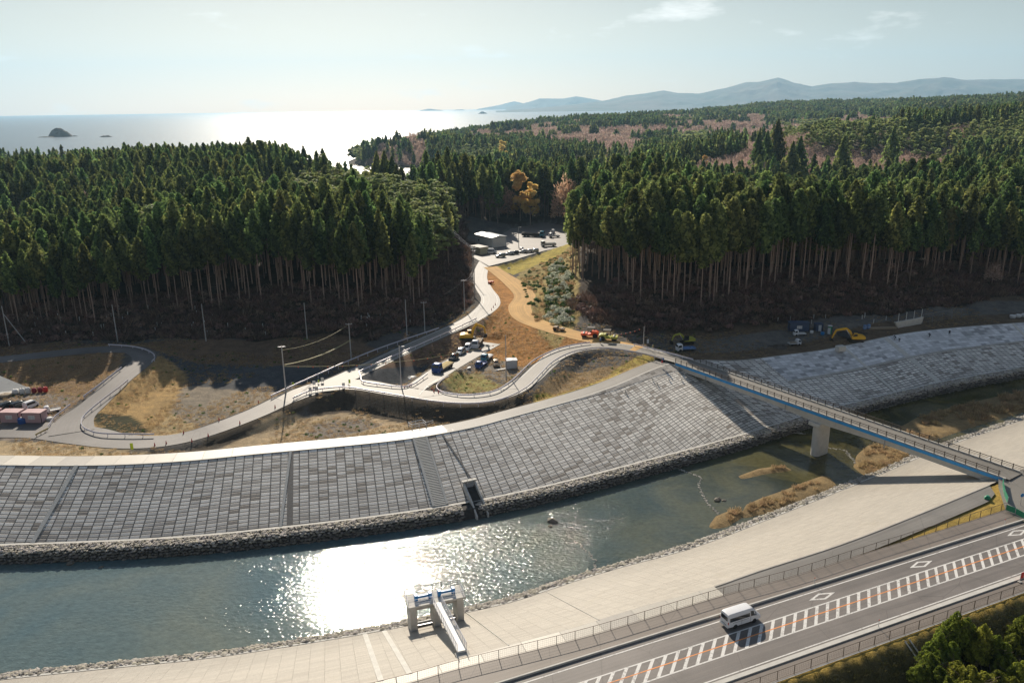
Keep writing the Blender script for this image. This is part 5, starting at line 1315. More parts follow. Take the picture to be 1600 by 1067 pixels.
X, Y = X[k], Y[k]; scatter('undergrowth', X, Y, ground_z(X, Y), vb, 0.7, 1.9, 61)
bank_px = np.array(W([(812, 420), (850, 398), (905, 385), (900, 480), (872, 505), (838, 492), (826, 462)], 15))
X, Y = grid_pts(0, 60, 240, 420, 1.8, 10); k = inpoly(bank_px, X, Y); 
gb = [lod_obj('bush', leaf_mesh('bush', bush(420 + q, 110, 0.9, 0.32), M['greenbush'])) for q in range(3)]; rdv = [lod_obj('tuft', leaf_mesh('tuft', twigs(430 + q, 70, 1.1, 0.8, 0.06), M['reed'])) for q in range(3)]
wb = [lod_obj('bush', leaf_mesh('bush', bush(440 + q, 160, 1.2, 0.3), M['palebush'])) for q in range(3)]
Xa, Ya = X[k], Y[k]; k2_ = rng.random(len(Xa)) < 0.55; Za = ground_z(Xa, Ya)
scatter('hillside_bushes', Xa[k2_], Ya[k2_], Za[k2_], gb + rdv, 0.6, 1.3, 62)
X, Y = grid_pts(0, 60, 235, 330, 2.1, 12); k = inpoly(np.array(W([(858, 412), (880, 402), (893, 440), (890, 478), (866, 486), (850, 470)], 16)), X, Y); X, Y = X[k], Y[k]
scatter('pale_shrubs', X, Y, ground_z(X, Y) + 0.6, wb + gb + rdv[:1], 0.5, 1.5, 63)
# reeds on the gravel banks by the bridge
def tufts(name, poly, st, seed, s0=0.6, s1=1.3, var=None, zoff=0.0):
    P = np.asarray(poly); X, Y = grid_pts(P[:, 0].min(), P[:, 0].max(), P[:, 1].min(), P[:, 1].max(), st, seed); k = inpoly(P, X, Y) & (fbm(X, Y, 5.5, 3) > 0.46); X, Y = X[k], Y[k]
    if len(X): scatter(name, X, Y, ground_z(X, Y) + zoff, var or rdv, s0, s1, seed)
tufts('reeds', reed_flat, 1.5, 71, 0.6, 1.25)
for q_, f_ in enumerate(bank_flats): tufts('reeds', f_, 0.95, 72 + q_, 0.3, 0.9)
dry = [lod_obj('tuft', leaf_mesh('tuft', twigs(450 + q, 50, 0.45, 0.5, 0.03), M['reed'])) for q in range(3)]
# long grass: verge under the trees, wedge by the bridge, slope below the highway
X, Y = grid_pts(-20, 130, 55, 150, 0.9, 13); OFFv = (X - h0[0]) * hn[0] + (Y - h0[1]) * hn[1]; k = (OFFv < O_FENCE_N - 1.0) & (OFFv > O_FENCE_N - 12) & (np.abs(X) < 0.7 * Y + 5); X, Y = X[k], Y[k]
vg = [lod_obj('tuft', leaf_mesh('tuft', twigs(460 + q, 60, 0.5, 0.7, 0.04), M['greenbush'])) for q in range(3)]
M['darkgrass'] = m_leaf('dark_grass', (0.03, 0.035, 0.012), (0.10, 0.095, 0.03), 0.2, 0.5, 0.02)
vg2 = [lod_obj('tuft', leaf_mesh('tuft', twigs(465 + q, 60, 0.5, 0.7, 0.04), M['darkgrass'])) for q in range(3)]
scatter('long_grass', X, Y, ground_z(X, Y), vg2, 0.6, 1.2, 64)
# foreground broadleaf trees at the lower right
for k, (px, py, zt, H_, R_, lab) in enumerate(((1497, 955, 0, 10.5, 3.9, 'bushy green tree with the highest tip, left one of those below the highway'), (1540, 975, 0, 9.5, 3.6, 'bushy bright green tree in the middle of those below the highway'), (1600, 962, 0, 10.0, 4.2, 'bushy tree cut off by the right edge below the highway'),
                                        (1455, 1020, 0, 6.5, 3.2, 'low bushy tree at the left end below the highway, beside the drain'), (1520, 1040, 0, 7.5, 3.6, 'lowest olive green tree at the bottom edge of the view'), (1592, 1035, 0, 8.0, 3.4, 'yellow green tree in the bottom right corner'),
                                        (1472, 990, 0, 8.0, 3.2, 'bushy tree between the low left one and the highest tip'), (1562, 992, 0, 8.5, 3.4, 'bushy tree between the bright middle one and the right edge'), (1560, 1048, 0, 7.0, 3.4, 'dark green tree at the bottom edge left of the corner one'), (1482, 1056, 0, 6.0, 3.0, 'small bushy tree at the bottom edge beside the low left one'))):
    D = (88, 86.5, 90, 83, 80, 82, 85.5, 86, 81, 80)[k]; r3 = ray(px, py); t = D / r3[1]; p = (r3[0] * t, D, HC + r3[2] * t); g = gz(p[0], p[1]); s = (p[2] - g) / H_
    s = min(max(s, 0.55), 1.35)
    e = empty('broadleaf_tree', (p[0], p[1], p[2] - H_ * s), 0.7 * k, lab, 'tree'); R_ *= 1.2; e.scale = (s, s, s)
    rq = random.Random(k); cp_ = []
    for j in range(9):      # several leaders, each a ragged cone of clumped sprays
        hj = H_ * (1.0 if j == 0 else rq.uniform(0.55, 0.9)); aj = rq.uniform(0, 6.28); dj = 0 if j == 0 else R_ * rq.uniform(0.3, 0.75)
        for V_, F_, c_ in cedar_crown(500 + k * 20 + j, hj, R_ * rq.uniform(0.38, 0.55), 1500, 0.10, 0.42, 0.6, 1.6)[:1]: cp_.append((V_ + [cos(aj) * dj, sin(aj) * dj, 0], F_, np.clip(c_ + rq.uniform(-0.2, 0.2), 0, 1)))
    c = bpy.data.objects.new('crown', leaf_mesh('crown', cp_, M['broad'])); kid(c, e)
    kid(bpy.data.objects.new('trunk', branchy('trunk', H_, R_ * 0.8, M['bark_dark'], 510 + k, 16, 0.2)), e)
    print('broad', lab, p, g, s)

# dry tufts, weeds and stones over the open ground
X, Y = grid_pts(-175, 60, 140, 262, 1.25, 19); dfc, _, _ = sdist(far_crest, X, Y); ok = (dfc > 5.5) & ~inpoly(HILLF_L, X, Y) & ~inpoly(HILLF_R, X, Y) & (fbm(X, Y, 14, 3) > 0.44) & (np.abs(X) < 0.68 * Y)
for k_, P_ in roads.items():
    d_, sg_, _ = sdist(P_, X, Y); ok &= np.abs(d_) > P_[sg_, 3] + 0.5
X, Y = X[ok], Y[ok]; Z = ground_z(X, Y); kk = rng.random(len(X))
small_w = [lod_obj('weed', leaf_mesh('weed', bush(480 + q, 26, 0.35, 0.16), M['greenbush'])) for q in range(2)]
scatter('dry_grass', X[kk < 0.8], Y[kk < 0.8], Z[kk < 0.8], dry, 0.5, 1.3, 81)
scatter('weeds', X[kk > 0.93], Y[kk > 0.93], Z[kk > 0.93], small_w, 0.5, 1.6, 82)
k3 = (kk > 0.80) & (kk < 0.93)
scatter_rocks('loose_stones', np.stack([X, Y, Z], 1)[k3], rng.uniform(0.06, 0.22, k3.sum()), [(.34, .29, .23)] * int(k3.sum()), 83)
X, Y = grid_pts(40, 190, 200, 275, 1.5, 20); dfc, _, _ = sdist(far_crest, X, Y); ok = (dfc > 2) & ~inpoly(HILLF_R, X, Y) & (fbm(X, Y, 10, 3) > 0.5); X, Y = X[ok], Y[ok]
scatter('dry_grass', X, Y, ground_z(X, Y), dry, 0.4, 1.1, 84)
# ---------------------------------------------------------------- guardrails and fences
def beam_along(P, h, th, z, name, mat, parent=None):
    """continuous box section following a 3D line"""
    P = np.asarray(P, float); T = np.gradient(P[:, :2], axis=0); T /= np.linalg.norm(T, axis=1)[:, None] + 1e-9; Nn = np.stack([-T[:, 1], T[:, 0]], 1) * th / 2
    n = len(P); vs = []
    for s, q in ((1, -h / 2), (1, h / 2), (-1, h / 2), (-1, -h / 2)):
        for i in range(n): vs.append((P[i, 0] + Nn[i, 0] * s, P[i, 1] + Nn[i, 1] * s, P[i, 2] + z + q))
    fs = [(k * n + i, k * n + i + 1, ((k + 1) % 4) * n + i + 1, ((k + 1) % 4) * n + i) for k in range(4) for i in range(n - 1)] + [(0, n, 2 * n, 3 * n), (n - 1, 4 * n - 1, 3 * n - 1, 2 * n - 1)]
    mb = MB(); mb.add(vs, fs); return mb.build(name, mat, parent)
post_me = {}
def guardrail(pts, label, spacing=4.0, group='white guardrails along the roads', mat='rail_white', h=0.72, cat='guardrail'):
    P = catmull([at(a, b, z + 0.62) for a, b, z in pts], 1.5); P[:, 2] -= 0.62
    o = beam_along(P, 0.34, 0.07, h - 0.14, 'guardrail', M[mat]); tag(o, label, cat, group)
    if mat not in post_me:
        m_ = MB(); m_.tube((0, 0, -0.5), (0, 0, h), 0.07, n=8); post_me[mat] = m_.mesh('post', M[mat])
    L = np.r_[0, np.cumsum(np.linalg.norm(np.diff(P, axis=0), axis=1))]
    for s in np.arange(0.3, L[-1], spacing):
        p = [np.interp(s, L, P[:, i]) for i in range(3)]; q = bpy.data.objects.new('post', post_me[mat]); kid(q, o); q.location = p
    return o
guardrail([(169, 538, 12), (200, 540, 12), (222, 544, 12), (238, 551, 12), (242, 558, 11.9), (237, 565, 11.6)], 'guardrail round the outside of the hairpin on the left track')
guardrail([(130, 619, 9.6), (160, 597, 10.5), (190, 573.5, 11.3)], 'straight guardrail on the uphill side of the left track')
guardrail([(200, 593, 10.6), (187, 604, 10.3), (172, 615, 9.8), (150, 632, 9.3), (133, 647, 8.9), (127, 657, 8.8), (129, 666, 8.8), (142, 673, 8.8), (160, 676.5, 8.9), (200, 677.5, 9), (241, 678, 9)], 'long curved guardrail around the brown mound on the left')
guardrail([(110, 631, 8.8), (100, 639, 8.8), (86, 650, 8.8), (78, 661, 8.8), (75, 665, 8.8)], 'short guardrail beside the pink site huts', 3.0)
guardrail([(423, 618, 11.2), (480, 592, 11.5), (545, 563, 11.6), (600, 541, 11.7), (686, 512, 11.9)], 'long guardrail on the far side of the road climbing the valley')
guardrail([(561, 580, 11.5), (600, 562, 11.6), (650, 540, 11.7), (700, 518, 11.9), (745, 497, 12)], 'guardrail on the near side of the road climbing the valley')
guardrail([(561, 580, 11.5), (564, 590, 11.5), (568, 596, 11.5), (600, 601, 11.4), (625, 603.5, 11.4), (645, 600, 11.2), (668, 583.5, 10.9)], 'guardrail wrapping the shaded hollow between two roads')
guardrail([(702, 587, 9.9), (690, 594, 10.4), (682.5, 602, 10.9), (684, 608, 11.1), (695, 613, 11.2), (720, 616.5, 11.2), (745, 615.5, 11.2), (775, 609.5, 11.1), (800, 594, 11), (820, 575, 11), (838, 560, 11), (870, 545, 11), (900, 537.5, 11), (922, 534.5, 11)], 'long guardrail curving around the grass island and yard')
guardrail([(457, 621.5, 11.2), (484, 610, 11.4), (515, 605.5, 11.5), (546, 605, 11.5), (600, 613.5, 11.5), (680, 626.5, 11.4), (740, 629.5, 11.2), (785, 622.5, 11), (822, 605, 11), (845, 583, 11), (862, 566, 11), (885, 553, 11), (910, 546, 11), (945, 543, 11), (1000, 551, 10.8), (1036, 559.5, 10.7)], 'longest guardrail, on the river side of the curving pale road')
guardrail([(990, 537, 10.9), (1030, 547, 10.8), (1083, 561, 10.7)], 'straight guardrail leading onto the far side of the bridge')
guardrail([(55, 678, 8.8), (75, 668, 8.8)], 'low yellowish timber barrier at the end of the site hut yard', 1.2, None, 'straw', 0.6, 'barrier')

def pipe_fence(P, label, h=1.3, spacing=2.6, s0=0.0, mat='brown_steel', group=None, bars=0.28):
    P = np.asarray(P); o = beam_along(P, 0.05, 0.05, h, 'pipe_fence', M[mat]); tag(o, label, 'fence', group)
    L = np.r_[0, np.cumsum(np.linalg.norm(np.diff(P, axis=0), axis=1))]; f = lambda s: tuple(float(np.interp(s, L, P[:, i])) for i in range(3))
    beam_along(P, 0.03, 0.03, 0.12, 'bottom_rail', M[mat], o)
    pm = MB(); pm.bbox(-0.035, 0.035, -0.035, 0.035, -0.2, h + 0.02); pm = pm.mesh('post', M[mat]); k = 0
    for s in np.arange(s0, L[-1], spacing):
        if k >= 100: break
        q = bpy.data.objects.new('post', pm); kid(q, o); q.location = f(s); k += 1
    m_ = MB()
    for s in np.arange(0.1, L[-1], bars):
        x, y, z = f(s); m_.tube((x, y, z + 0.12), (x, y, z + h), 0.007, n=3, caps=False)
    for zz in (0.4, 0.7, 1.0):
        for a in range(len(P) - 1): m_.tube(P[a] + [0, 0, zz], P[a + 1] + [0, 0, zz], 0.007, n=3, caps=False)
    w = m_.build('wire_mesh', M[mat], o); w['kind'] = 'stuff'
    return o
pipe_fence(fence_f[(fence_f[:, 0] > -30)], 'brown mesh fence between the crest path and the far footway of the highway')
ffs = [hw(s, O_FENCE_N + 0.1, CREST - 0.12) for s in np.linspace(-45, 75, 50)]
pipe_fence(ffs, 'brown mesh fence along the near footway of the highway above the dark grass slope')
gf = [at(1571, 797, 10.1), at(1586, 803, 10.1), at(1600, 811, 10.1), at(1625, 822, 10.1)]
def panel_fence(P, label, h, mat, post='galv'):
    e = empty('panel_fence', P[0], 0, label, 'fence'); P0 = np.array(P[0])
    for a, b in zip(P[:-1], P[1:]):
        a, b = np.array(a) - P0, np.array(b) - P0; m_ = MB()
        d = b - a; nv = np.array([-d[1], d[0], 0]) / np.linalg.norm(d) * 0.02; up = np.array([0, 0, 1.0])
        a2, b2 = a + d * 0.04, b - d * 0.04
        vs = [a2 - nv + up * 0.1, b2 - nv + up * 0.1, b2 - nv + up * h, a2 - nv + up * h, a2 + nv + up * 0.1, b2 + nv + up * 0.1, b2 + nv + up * h, a2 + nv + up * h]
        m_.add(vs, [(0, 1, 2, 3), (7, 6, 5, 4), (0, 4, 5, 1), (1, 5, 6, 2), (2, 6, 7, 3), (3, 7, 4, 0)]); m_.build('panel', M[mat], e)
    for a in P:
        a = np.array(a) - P0; m_ = MB(); m_.tube(a - [0, 0, 0.2], a + [0, 0, h + 0.1], 0.05, n=6); m_.build('post', M[post], e)
    return e
panel_fence(gf, 'bright green panel fence at the corner of the highway and the bridge road', 1.1, 'green')
panel_fence([at(1566, 757, 10.2), at(1567, 765, 10.2), at(1569, 775, 10.15), at(1574, 787, 10.1)], 'tall pale green fence closing the end of the river path by the bridge', 1.2, 'green')
# ---------------------------------------------------------------- poles and wires
def pole(px, py, py_top, label, r=0.17, arm=None, lamp=False, z=None, group='concrete utility poles', lean=0.0, name='utility_pole', cat='pole', mat='pole', box=False, band=True):
    b_ = on(px, py) if z is None else at(px, py, z)
    h = ztop(b_, py_top) - b_[2]
    e = empty(name, b_, 0.15, label, cat, group)
    m_ = MB(); m_.tube((0, 0, -0.6), (lean, 0, h), r, r * 0.62, n=10); m_.build('shaft', M[mat], e)
    if arm:
        for k in range(arm): m_ = MB(); zz = h - 0.35 - k * 0.9; m_.bbox(-0.9, 0.9, -0.06, 0.06, zz, zz + 0.12); m_.build('crossarm', M['galv'], e)
        for k in (-0.75, 0.0, 0.75): m_ = MB(); m_.lathe([(0.05, 0), (0.09, 0.06), (0.05, 0.12), (0.09, 0.18), (0.04, 0.24)], 8, (k, 0, h - 0.24)); m_.build('insulator', M['white_dull'], e)
    if box: m_ = MB(); m_.lathe([(0.05, 0), (0.26, 0.04), (0.26, 0.75), (0.05, 0.8)], 10, (0.35, 0, h - 2.2)); m_.build('transformer', M['pole_box'], e)
    if lamp:
        m_ = MB(); m_.tube((0, 0, h - 0.25), (0.75, -0.15, h - 0.05), 0.05, 0.04, n=6); m_.build('lamp_arm', M['galv'], e)
        m_ = MB(); m_.cham(0.55, 1.25, -0.34, 0.02, h - 0.16, h + 0.02, 0.04); m_.build('lamp_head', M['white_dull'], e)
    return b_, h
U = {}
U['a'] = pole(15, 541, 478, 'pole at the far left edge of the woods, braced by a slanting prop', 0.18)
pb, ph_ = U['a']; q_ = on(43, 537); m_ = MB(); m_.tube((q_[0], q_[1], q_[2] - 0.4), (pb[0] + 0.1, pb[1], pb[2] + ph_ * 0.8), 0.13, 0.10, n=8); tag(m_.build('prop_pole', M['pole']), 'slanting prop leaning against the leftmost pole', 'pole')
U['b'] = pole(184, 534, 476, 'pole behind the hairpin of the left track', 0.17)
U['c'] = pole(322, 533, 475, 'pole at the wood edge between the hairpin and the middle of the left slope', 0.17)
U['d'] = pole(480, 530, 473, 'slim pole at the wood edge above the shaded gravel plain', 0.16)
U['e'] = pole(447, 614, 540, 'near pole left of the junction carrying yellow covered lines', 0.19, arm=1, z=11.1)
U['f'] = pole(549, 563, 505, 'pole beside the climbing road where the yellow covered lines end', 0.18, arm=1)
U['g'] = pole(636, 524, 468, 'left one of the two tall poles at the wood edge above the climbing road', 0.17)
U['h'] = pole(664, 519, 471.5, 'right one of the two tall poles at the wood edge, with a crossarm', 0.17, arm=1)
U['i'] = pole(726, 490, 437, 'pole beside the bright bend of the valley road', 0.17, arm=1)
U['j'] = pole(742, 466, 386, 'tall front pole of the pair below the valley building', 0.18, arm=2, box=True)
U['k'] = pole(739.5, 440, 384, 'thinner rear pole of the pair below the valley building', 0.16, arm=1)
U['l'] = pole(627, 603, 541, 'street lamp standing in the junction of the roads', 0.16, lamp=True, z=11.45, name='street_lamp', cat='street lamp', group=None)
U['m'] = pole(791, 592, 524, 'slim grey pole beside the white site container', 0.16, z=9.0)
U['n'] = pole(810.5, 388, 355, 'floodlight pole in the middle of the valley car park', 0.16, lamp=True, z=13, name='floodlight_pole', cat='street lamp', group=None)
U['o'] = pole(1005.5, 538.5, 510, 'short pole at the end of the orange clay road', 0.13, z=10.9)
def wire(a, b, sag, name, mat, label, cat='cable', r=0.03, beads=None):
    a, b = Vector(a), Vector(b); n = 16; pts = []
    for i in range(n + 1): t = i / n; p = a.lerp(b, t); p.z -= sag * 4 * t * (1 - t); pts.append(p)
    m_ = MB(); 
    vs = []; fs = []; k = 5
    for i, p in enumerate(pts):
        d = (pts[min(i + 1, n)] - pts[max(i - 1, 0)]).normalized(); u = d.orthogonal().normalized(); w = d.cross(u)
        for j in range(k): t = 2 * pi * j / k; vs.append(p + (u * cos(t) + w * sin(t)) * r)
    for i in range(n):
        for j in range(k): fs.append((i * k + j, i * k + (j + 1) % k, (i + 1) * k + (j + 1) % k, (i + 1) * k + j))
    m_.add(vs, fs); o = m_.build(name, M[mat]); tag(o, label, cat)
    if beads:
        for i in range(2, n - 1, 2):
            bm_ = MB(); p = pts[i]; bm_.lathe([(0.02, 0), (0.13, 0.08), (0.15, 0.2), (0.10, 0.3), (0.02, 0.34)], 8, (p.x, p.y, p.z - 0.3)); bm_.build('marker_ball', M[beads], o)
    return o
def tp(k, f=1.0, dx=0.0): b_, h = U[k]; return (b_[0] + dx, b_[1], b_[2] + h * f)
wire(tp('e', 0.91), tp('f', 0.97), 1.3, 'overhead_cable', 'wire_yellow', 'upper pale cable sagging between the two poles left of the junction')
for q_, lab in ((0, 'left'), (0.4, 'right')): wire(tp('e', 0.60, q_), tp('f', 0.55, q_), 1.0, 'overhead_cable', 'wire_yellow', 'thick yellow covered cable, the %s one of the lower pair between the poles' % ('upper' if q_ else 'lower'), r=0.05)
wire(tp('e', 0.57), tp('l', 0.62), 0.5, 'marker_rope', 'wire_yellow', 'pale rope with orange markers from the near pole to the street lamp', r=0.05, beads='orange')
wire(tp('l', 0.62), tp('m', 0.85), 0.6, 'marker_rope', 'wire_yellow', 'pale rope with orange markers from the street lamp across the yard', r=0.04, beads='orange')
for q_, lab in ((-0.6, 'left'), (0.0, 'middle'), (0.6, 'right')): wire(tp('j', 0.97, q_), (-33 + q_, 345, 37), 2.5, 'overhead_cable', 'galv', '%s one of the three lines rising from the pole pair to the trees' % lab, r=0.022)
for q_, lab in ((-0.5, 'upper'), (0.5, 'lower')): wire(tp('j', 0.55, q_), tp('i', 0.98, q_), 1.2, 'overhead_cable', 'galv', '%s line from the pole pair down to the roadside pole' % lab, r=0.022)
wire(tp('o', 0.95), at(950, 522, 13), 0.7, 'marker_rope', 'wire', 'dark rope with red markers from the short pole to the green roller', r=0.03, beads='orange')
wire(tp('h', 0.97), tp('i', 0.97), 1.0, 'overhead_cable', 'wire', 'thin dark line between the wood edge poles and the bend')

# ---------------------------------------------------------------- vehicles
def wheel_set(e, xs, y, r, w=0.22, dual=False):
    ty = MB(); ty.lathe([(r * 0.62, -w / 2), (r * 0.97, -w / 2), (r, -w / 3), (r, w / 3), (r * 0.97, w / 2), (r * 0.62, w / 2)], 18, (0, 0, 0), 'Y'); tm = ty.mesh('tyre', M['black'])
    ri = MB(); ri.lathe([(0.02, -w * 0.44), (r * 0.6, -w * 0.47), (r * 0.6, w * 0.47), (0.02, w * 0.44)], 12, (0, 0, 0), 'Y'); rm = ri.mesh('rim', M['silver'])
    for x in xs:
        for s in (-1, 1):
            o = bpy.data.objects.new('wheel', tm); kid(o, e); o.location = (x, s * y, r); q = bpy.data.objects.new('rim', rm); kid(q, o)
def loft_body(st, name, mat, e, ang=38):
    vs = []; fs = []; n = 12
    for x, zb, zl, wb, zt, wt in st:
        half = [(wb * 0.86, zb), (wb, zb + 0.12), (wb, zl), (wt, zt - (zt - zl) * 0.16), (wt * 0.86, zt - (zt - zl) * 0.03), (wt * 0.4, zt)]
        for y, z in half: vs.append((x, y, z))
        for y, z in half[::-1]: vs.append((x, -y, z))
    for i in range(len(st) - 1):
        for k in range(n): fs.append((i * n + k, i * n + (k + 1) % n, (i + 1) * n + (k + 1) % n, (i + 1) * n + k))
    fs.append(tuple(range(n))); fs.append(tuple(range((len(st) - 1) * n, len(st) * n)))
    m_ = MB(); m_.add(vs, fs); o = m_.build(name, mat, e, smooth=True)
    try: o.data.set_sharp_from_angle(angle=radians(ang))
    except Exception: pass
    return o
def st_at(st, x):
    xs = [s[0] for s in st]; return [float(np.interp(x, xs, [s[i] for s in st])) for i in range(1, 6)]
def side_glass(st, x0, x1, u0, u1, e, name='side_window', mat='glass', off=0.012, n=6):
    for s in (-1, 1):
        m_ = MB(); vs = []
        for i in range(n + 1):
            x = x0 + (x1 - x0) * i / n; zb, zl, wb, zt, wt = st_at(st, x); z1 = zt - (zt - zl) * 0.16
            for u in (u0, u1): vs.append((x, s * (wb + (wt - wb) * u + off), zl + (z1 - zl) * u))
        m_.add(vs, [(2 * i, 2 * i + 2, 2 * i + 3, 2 * i + 1) for i in range(n)]); m_.build(name, M[mat], e)
def top_glass(st, x0, x1, k, e, name='windscreen', off=0.02, n=5, sg=1):
    m_ = MB(); vs = []
    for i in range(n + 1):
        x = x0 + (x1 - x0) * i / n; zb, zl, wb, zt, wt = st_at(st, x)
        for y in (-k, -k * 0.45, k * 0.45, k): vs.append((x + off * sg, wt * y, zt + off - (0.03 * (zt - zl) if abs(y) > 0.5 * k else 0) * 0.8))
    m_.add(vs, [(4 * i + j, 4 * i + j + 1, 4 * i + j + 5, 4 * i + j + 4) for i in range(n) for j in range(3)]); m_.build(name, M['glass'], e)
def plate(e, x, y0, y1, z0, z1, name, mat, t=0.02):
    m_ = MB(); m_.bbox(x - t, x + t, y0, y1, z0, z1); return m_.build(name, M[mat], e)
STS = {
 'van': (5.38, [(-2.69, .45, 1.1, .84, 1.95, .68), (-2.63, .34, 1.15, .92, 2.15, .76), (-2.35, .30, 1.15, .94, 2.26, .79), (-1, .28, 1.15, .94, 2.285, .79), (0.95, .28, 1.15, .94, 2.28, .78), (1.35, .28, 1.13, .94, 2.18, .77), (1.75, .28, 1.10, .94, 1.82, .76), (2.2, .28, 1.03, .93, 1.28, .77), (2.5, .30, .88, .90, 1.03, .74), (2.69, .40, .66, .80, .80, .66)]),
 'hatch': (3.9, [(-1.95, .42, .85, .74, 1.1, .62), (-1.85, .28, .90, .82, 1.36, .66), (-1.45, .24, .92, .84, 1.50, .64), (-0.2, .22, .92, .84, 1.54, .64), (.35, .22, .92, .84, 1.42, .64), (1.0, .22, .90, .84, 1.0, .68), (1.6, .24, .78, .82, .88, .66), (1.88, .3, .6, .74, .70, .6), (1.95, .4, .5, .6, .56, .5)]),
 'keivan': (3.4, [(-1.7, .42, 1.0, .68, 1.6, .58), (-1.64, .28, 1.02, .73, 1.82, .64), (-1.3, .25, 1.02, .74, 1.88, .65), (.55, .25, 1.02, .74, 1.87, .65), (1.0, .25, 1.0, .74, 1.6, .64), (1.45, .26, .92, .73, 1.08, .64), (1.65, .32, .75, .70, .85, .58), (1.7, .4, .6, .62, .66, .5)]),
 'suv': (4.5, [(-2.25, .5, 1.0, .80, 1.3, .66), (-2.15, .34, 1.02, .88, 1.62, .70), (-1.7, .3, 1.04, .90, 1.74, .70), (-0.1, .3, 1.04, .90, 1.76, .69), (.45, .3, 1.04, .90, 1.62, .69), (1.0, .3, 1.02, .90, 1.14, .74), (1.8, .32, .92, .88, 1.02, .72), (2.15, .36, .75, .82, .85, .66), (2.25, .45, .62, .7, .7, .6)]),
}
def car(kind, p, rz, mat, label, group=None, name='parked_car', cat='car', s=1.0):
    L, st = STS[kind]; e = empty(name, p, rz, label, cat, group); e.scale = (s, s, s)
    loft_body(st, 'body', M[mat], e)
    if kind == 'van':
        side_glass(st, -2.45, 0.80, 0.06, 0.60, e); side_glass(st, 0.92, 1.85, 0.08, 0.82, e, 'front_window'); top_glass(st, 1.42, 2.15, 0.86, e)
        plate(e, -2.70, -0.66, 0.66, 1.28, 1.86, 'rear_window', 'glass'); plate(e, -2.70, -0.45, 0.45, 0.62, 0.66, 'tailgate_seam', 'dark_steel'); plate(e, -2.71, -0.17, 0.17, 0.70, 0.86, 'number_plate', 'white_dull')
        for s_ in (-1, 1):
            m_ = MB(); m_.cham(-2.70, -2.60, min(s_ * .76, s_ * .90), max(s_ * .76, s_ * .90), .86, 1.22, .02); m_.build('tail_light', M['lamp_red'], e)
            m_ = MB(); m_.cham(2.44, 2.62, min(s_ * .56, s_ * .80), max(s_ * .56, s_ * .80), .74, .92, .03); m_.build('headlight', M['lamp_clear'], e)
            m_ = MB(); m_.cham(1.72, 1.86, min(s_ * .98, s_ * 1.18), max(s_ * .98, s_ * 1.18), 1.12, 1.36, .03); m_.build('wing_mirror', M['white'], e)
            m_ = MB(); m_.bbox(-2.0, 0.6, min(s_ * .935, s_ * .95), max(s_ * .935, s_ * .95), 0.98, 1.01); m_.build('door_track', M['dark_steel'], e)
            for xx in (0.86, -0.55): m_ = MB(); m_.bbox(xx - .012, xx + .012, min(s_ * .935, s_ * .947), max(s_ * .935, s_ * .947), 0.4, 1.13); m_.build('door_seam', M['dark_steel'], e)
        m_ = MB(); m_.cham(-2.76, -2.6, -0.86, 0.86, 0.32, 0.52, .03); m_.build('bumper', M['white_dull'], e)
        wheel_set(e, (-1.55, 1.56), 0.84, 0.34)
    else:
        f = {'hatch': (-1.6, .9, .42, .95), 'keivan': (-1.45, 1.15, .62, 1.4), 'suv': (-1.9, .85, .5, .95)}[kind]
        side_glass(st, f[0], f[1], .08, .84, e); top_glass(st, f[2], f[3], .84, e)
        top_glass(st, -L / 2 + .03, -L / 2 + .42 if kind != 'keivan' else -L / 2 + .08, .8, e, 'rear_window', sg=-1)
        for s_ in (-1, 1):
            m_ = MB(); m_.cham(L / 2 - .24, L / 2 - .06, min(s_ * .42, s_ * .66), max(s_ * .42, s_ * .66), .62, .76, .02); m_.build('headlight', M['lamp_clear'], e)
            m_ = MB(); m_.cham(-L / 2 - .01, -L / 2 + .12, min(s_ * .56, s_ * .74), max(s_ * .56, s_ * .74), .74, .98, .02); m_.build('tail_light', M['lamp_red'], e)
        wheel_set(e, (-L * .31, L * .32), st[3][3] - .1, 0.31 if kind != 'suv' else .36, .2)
    return e
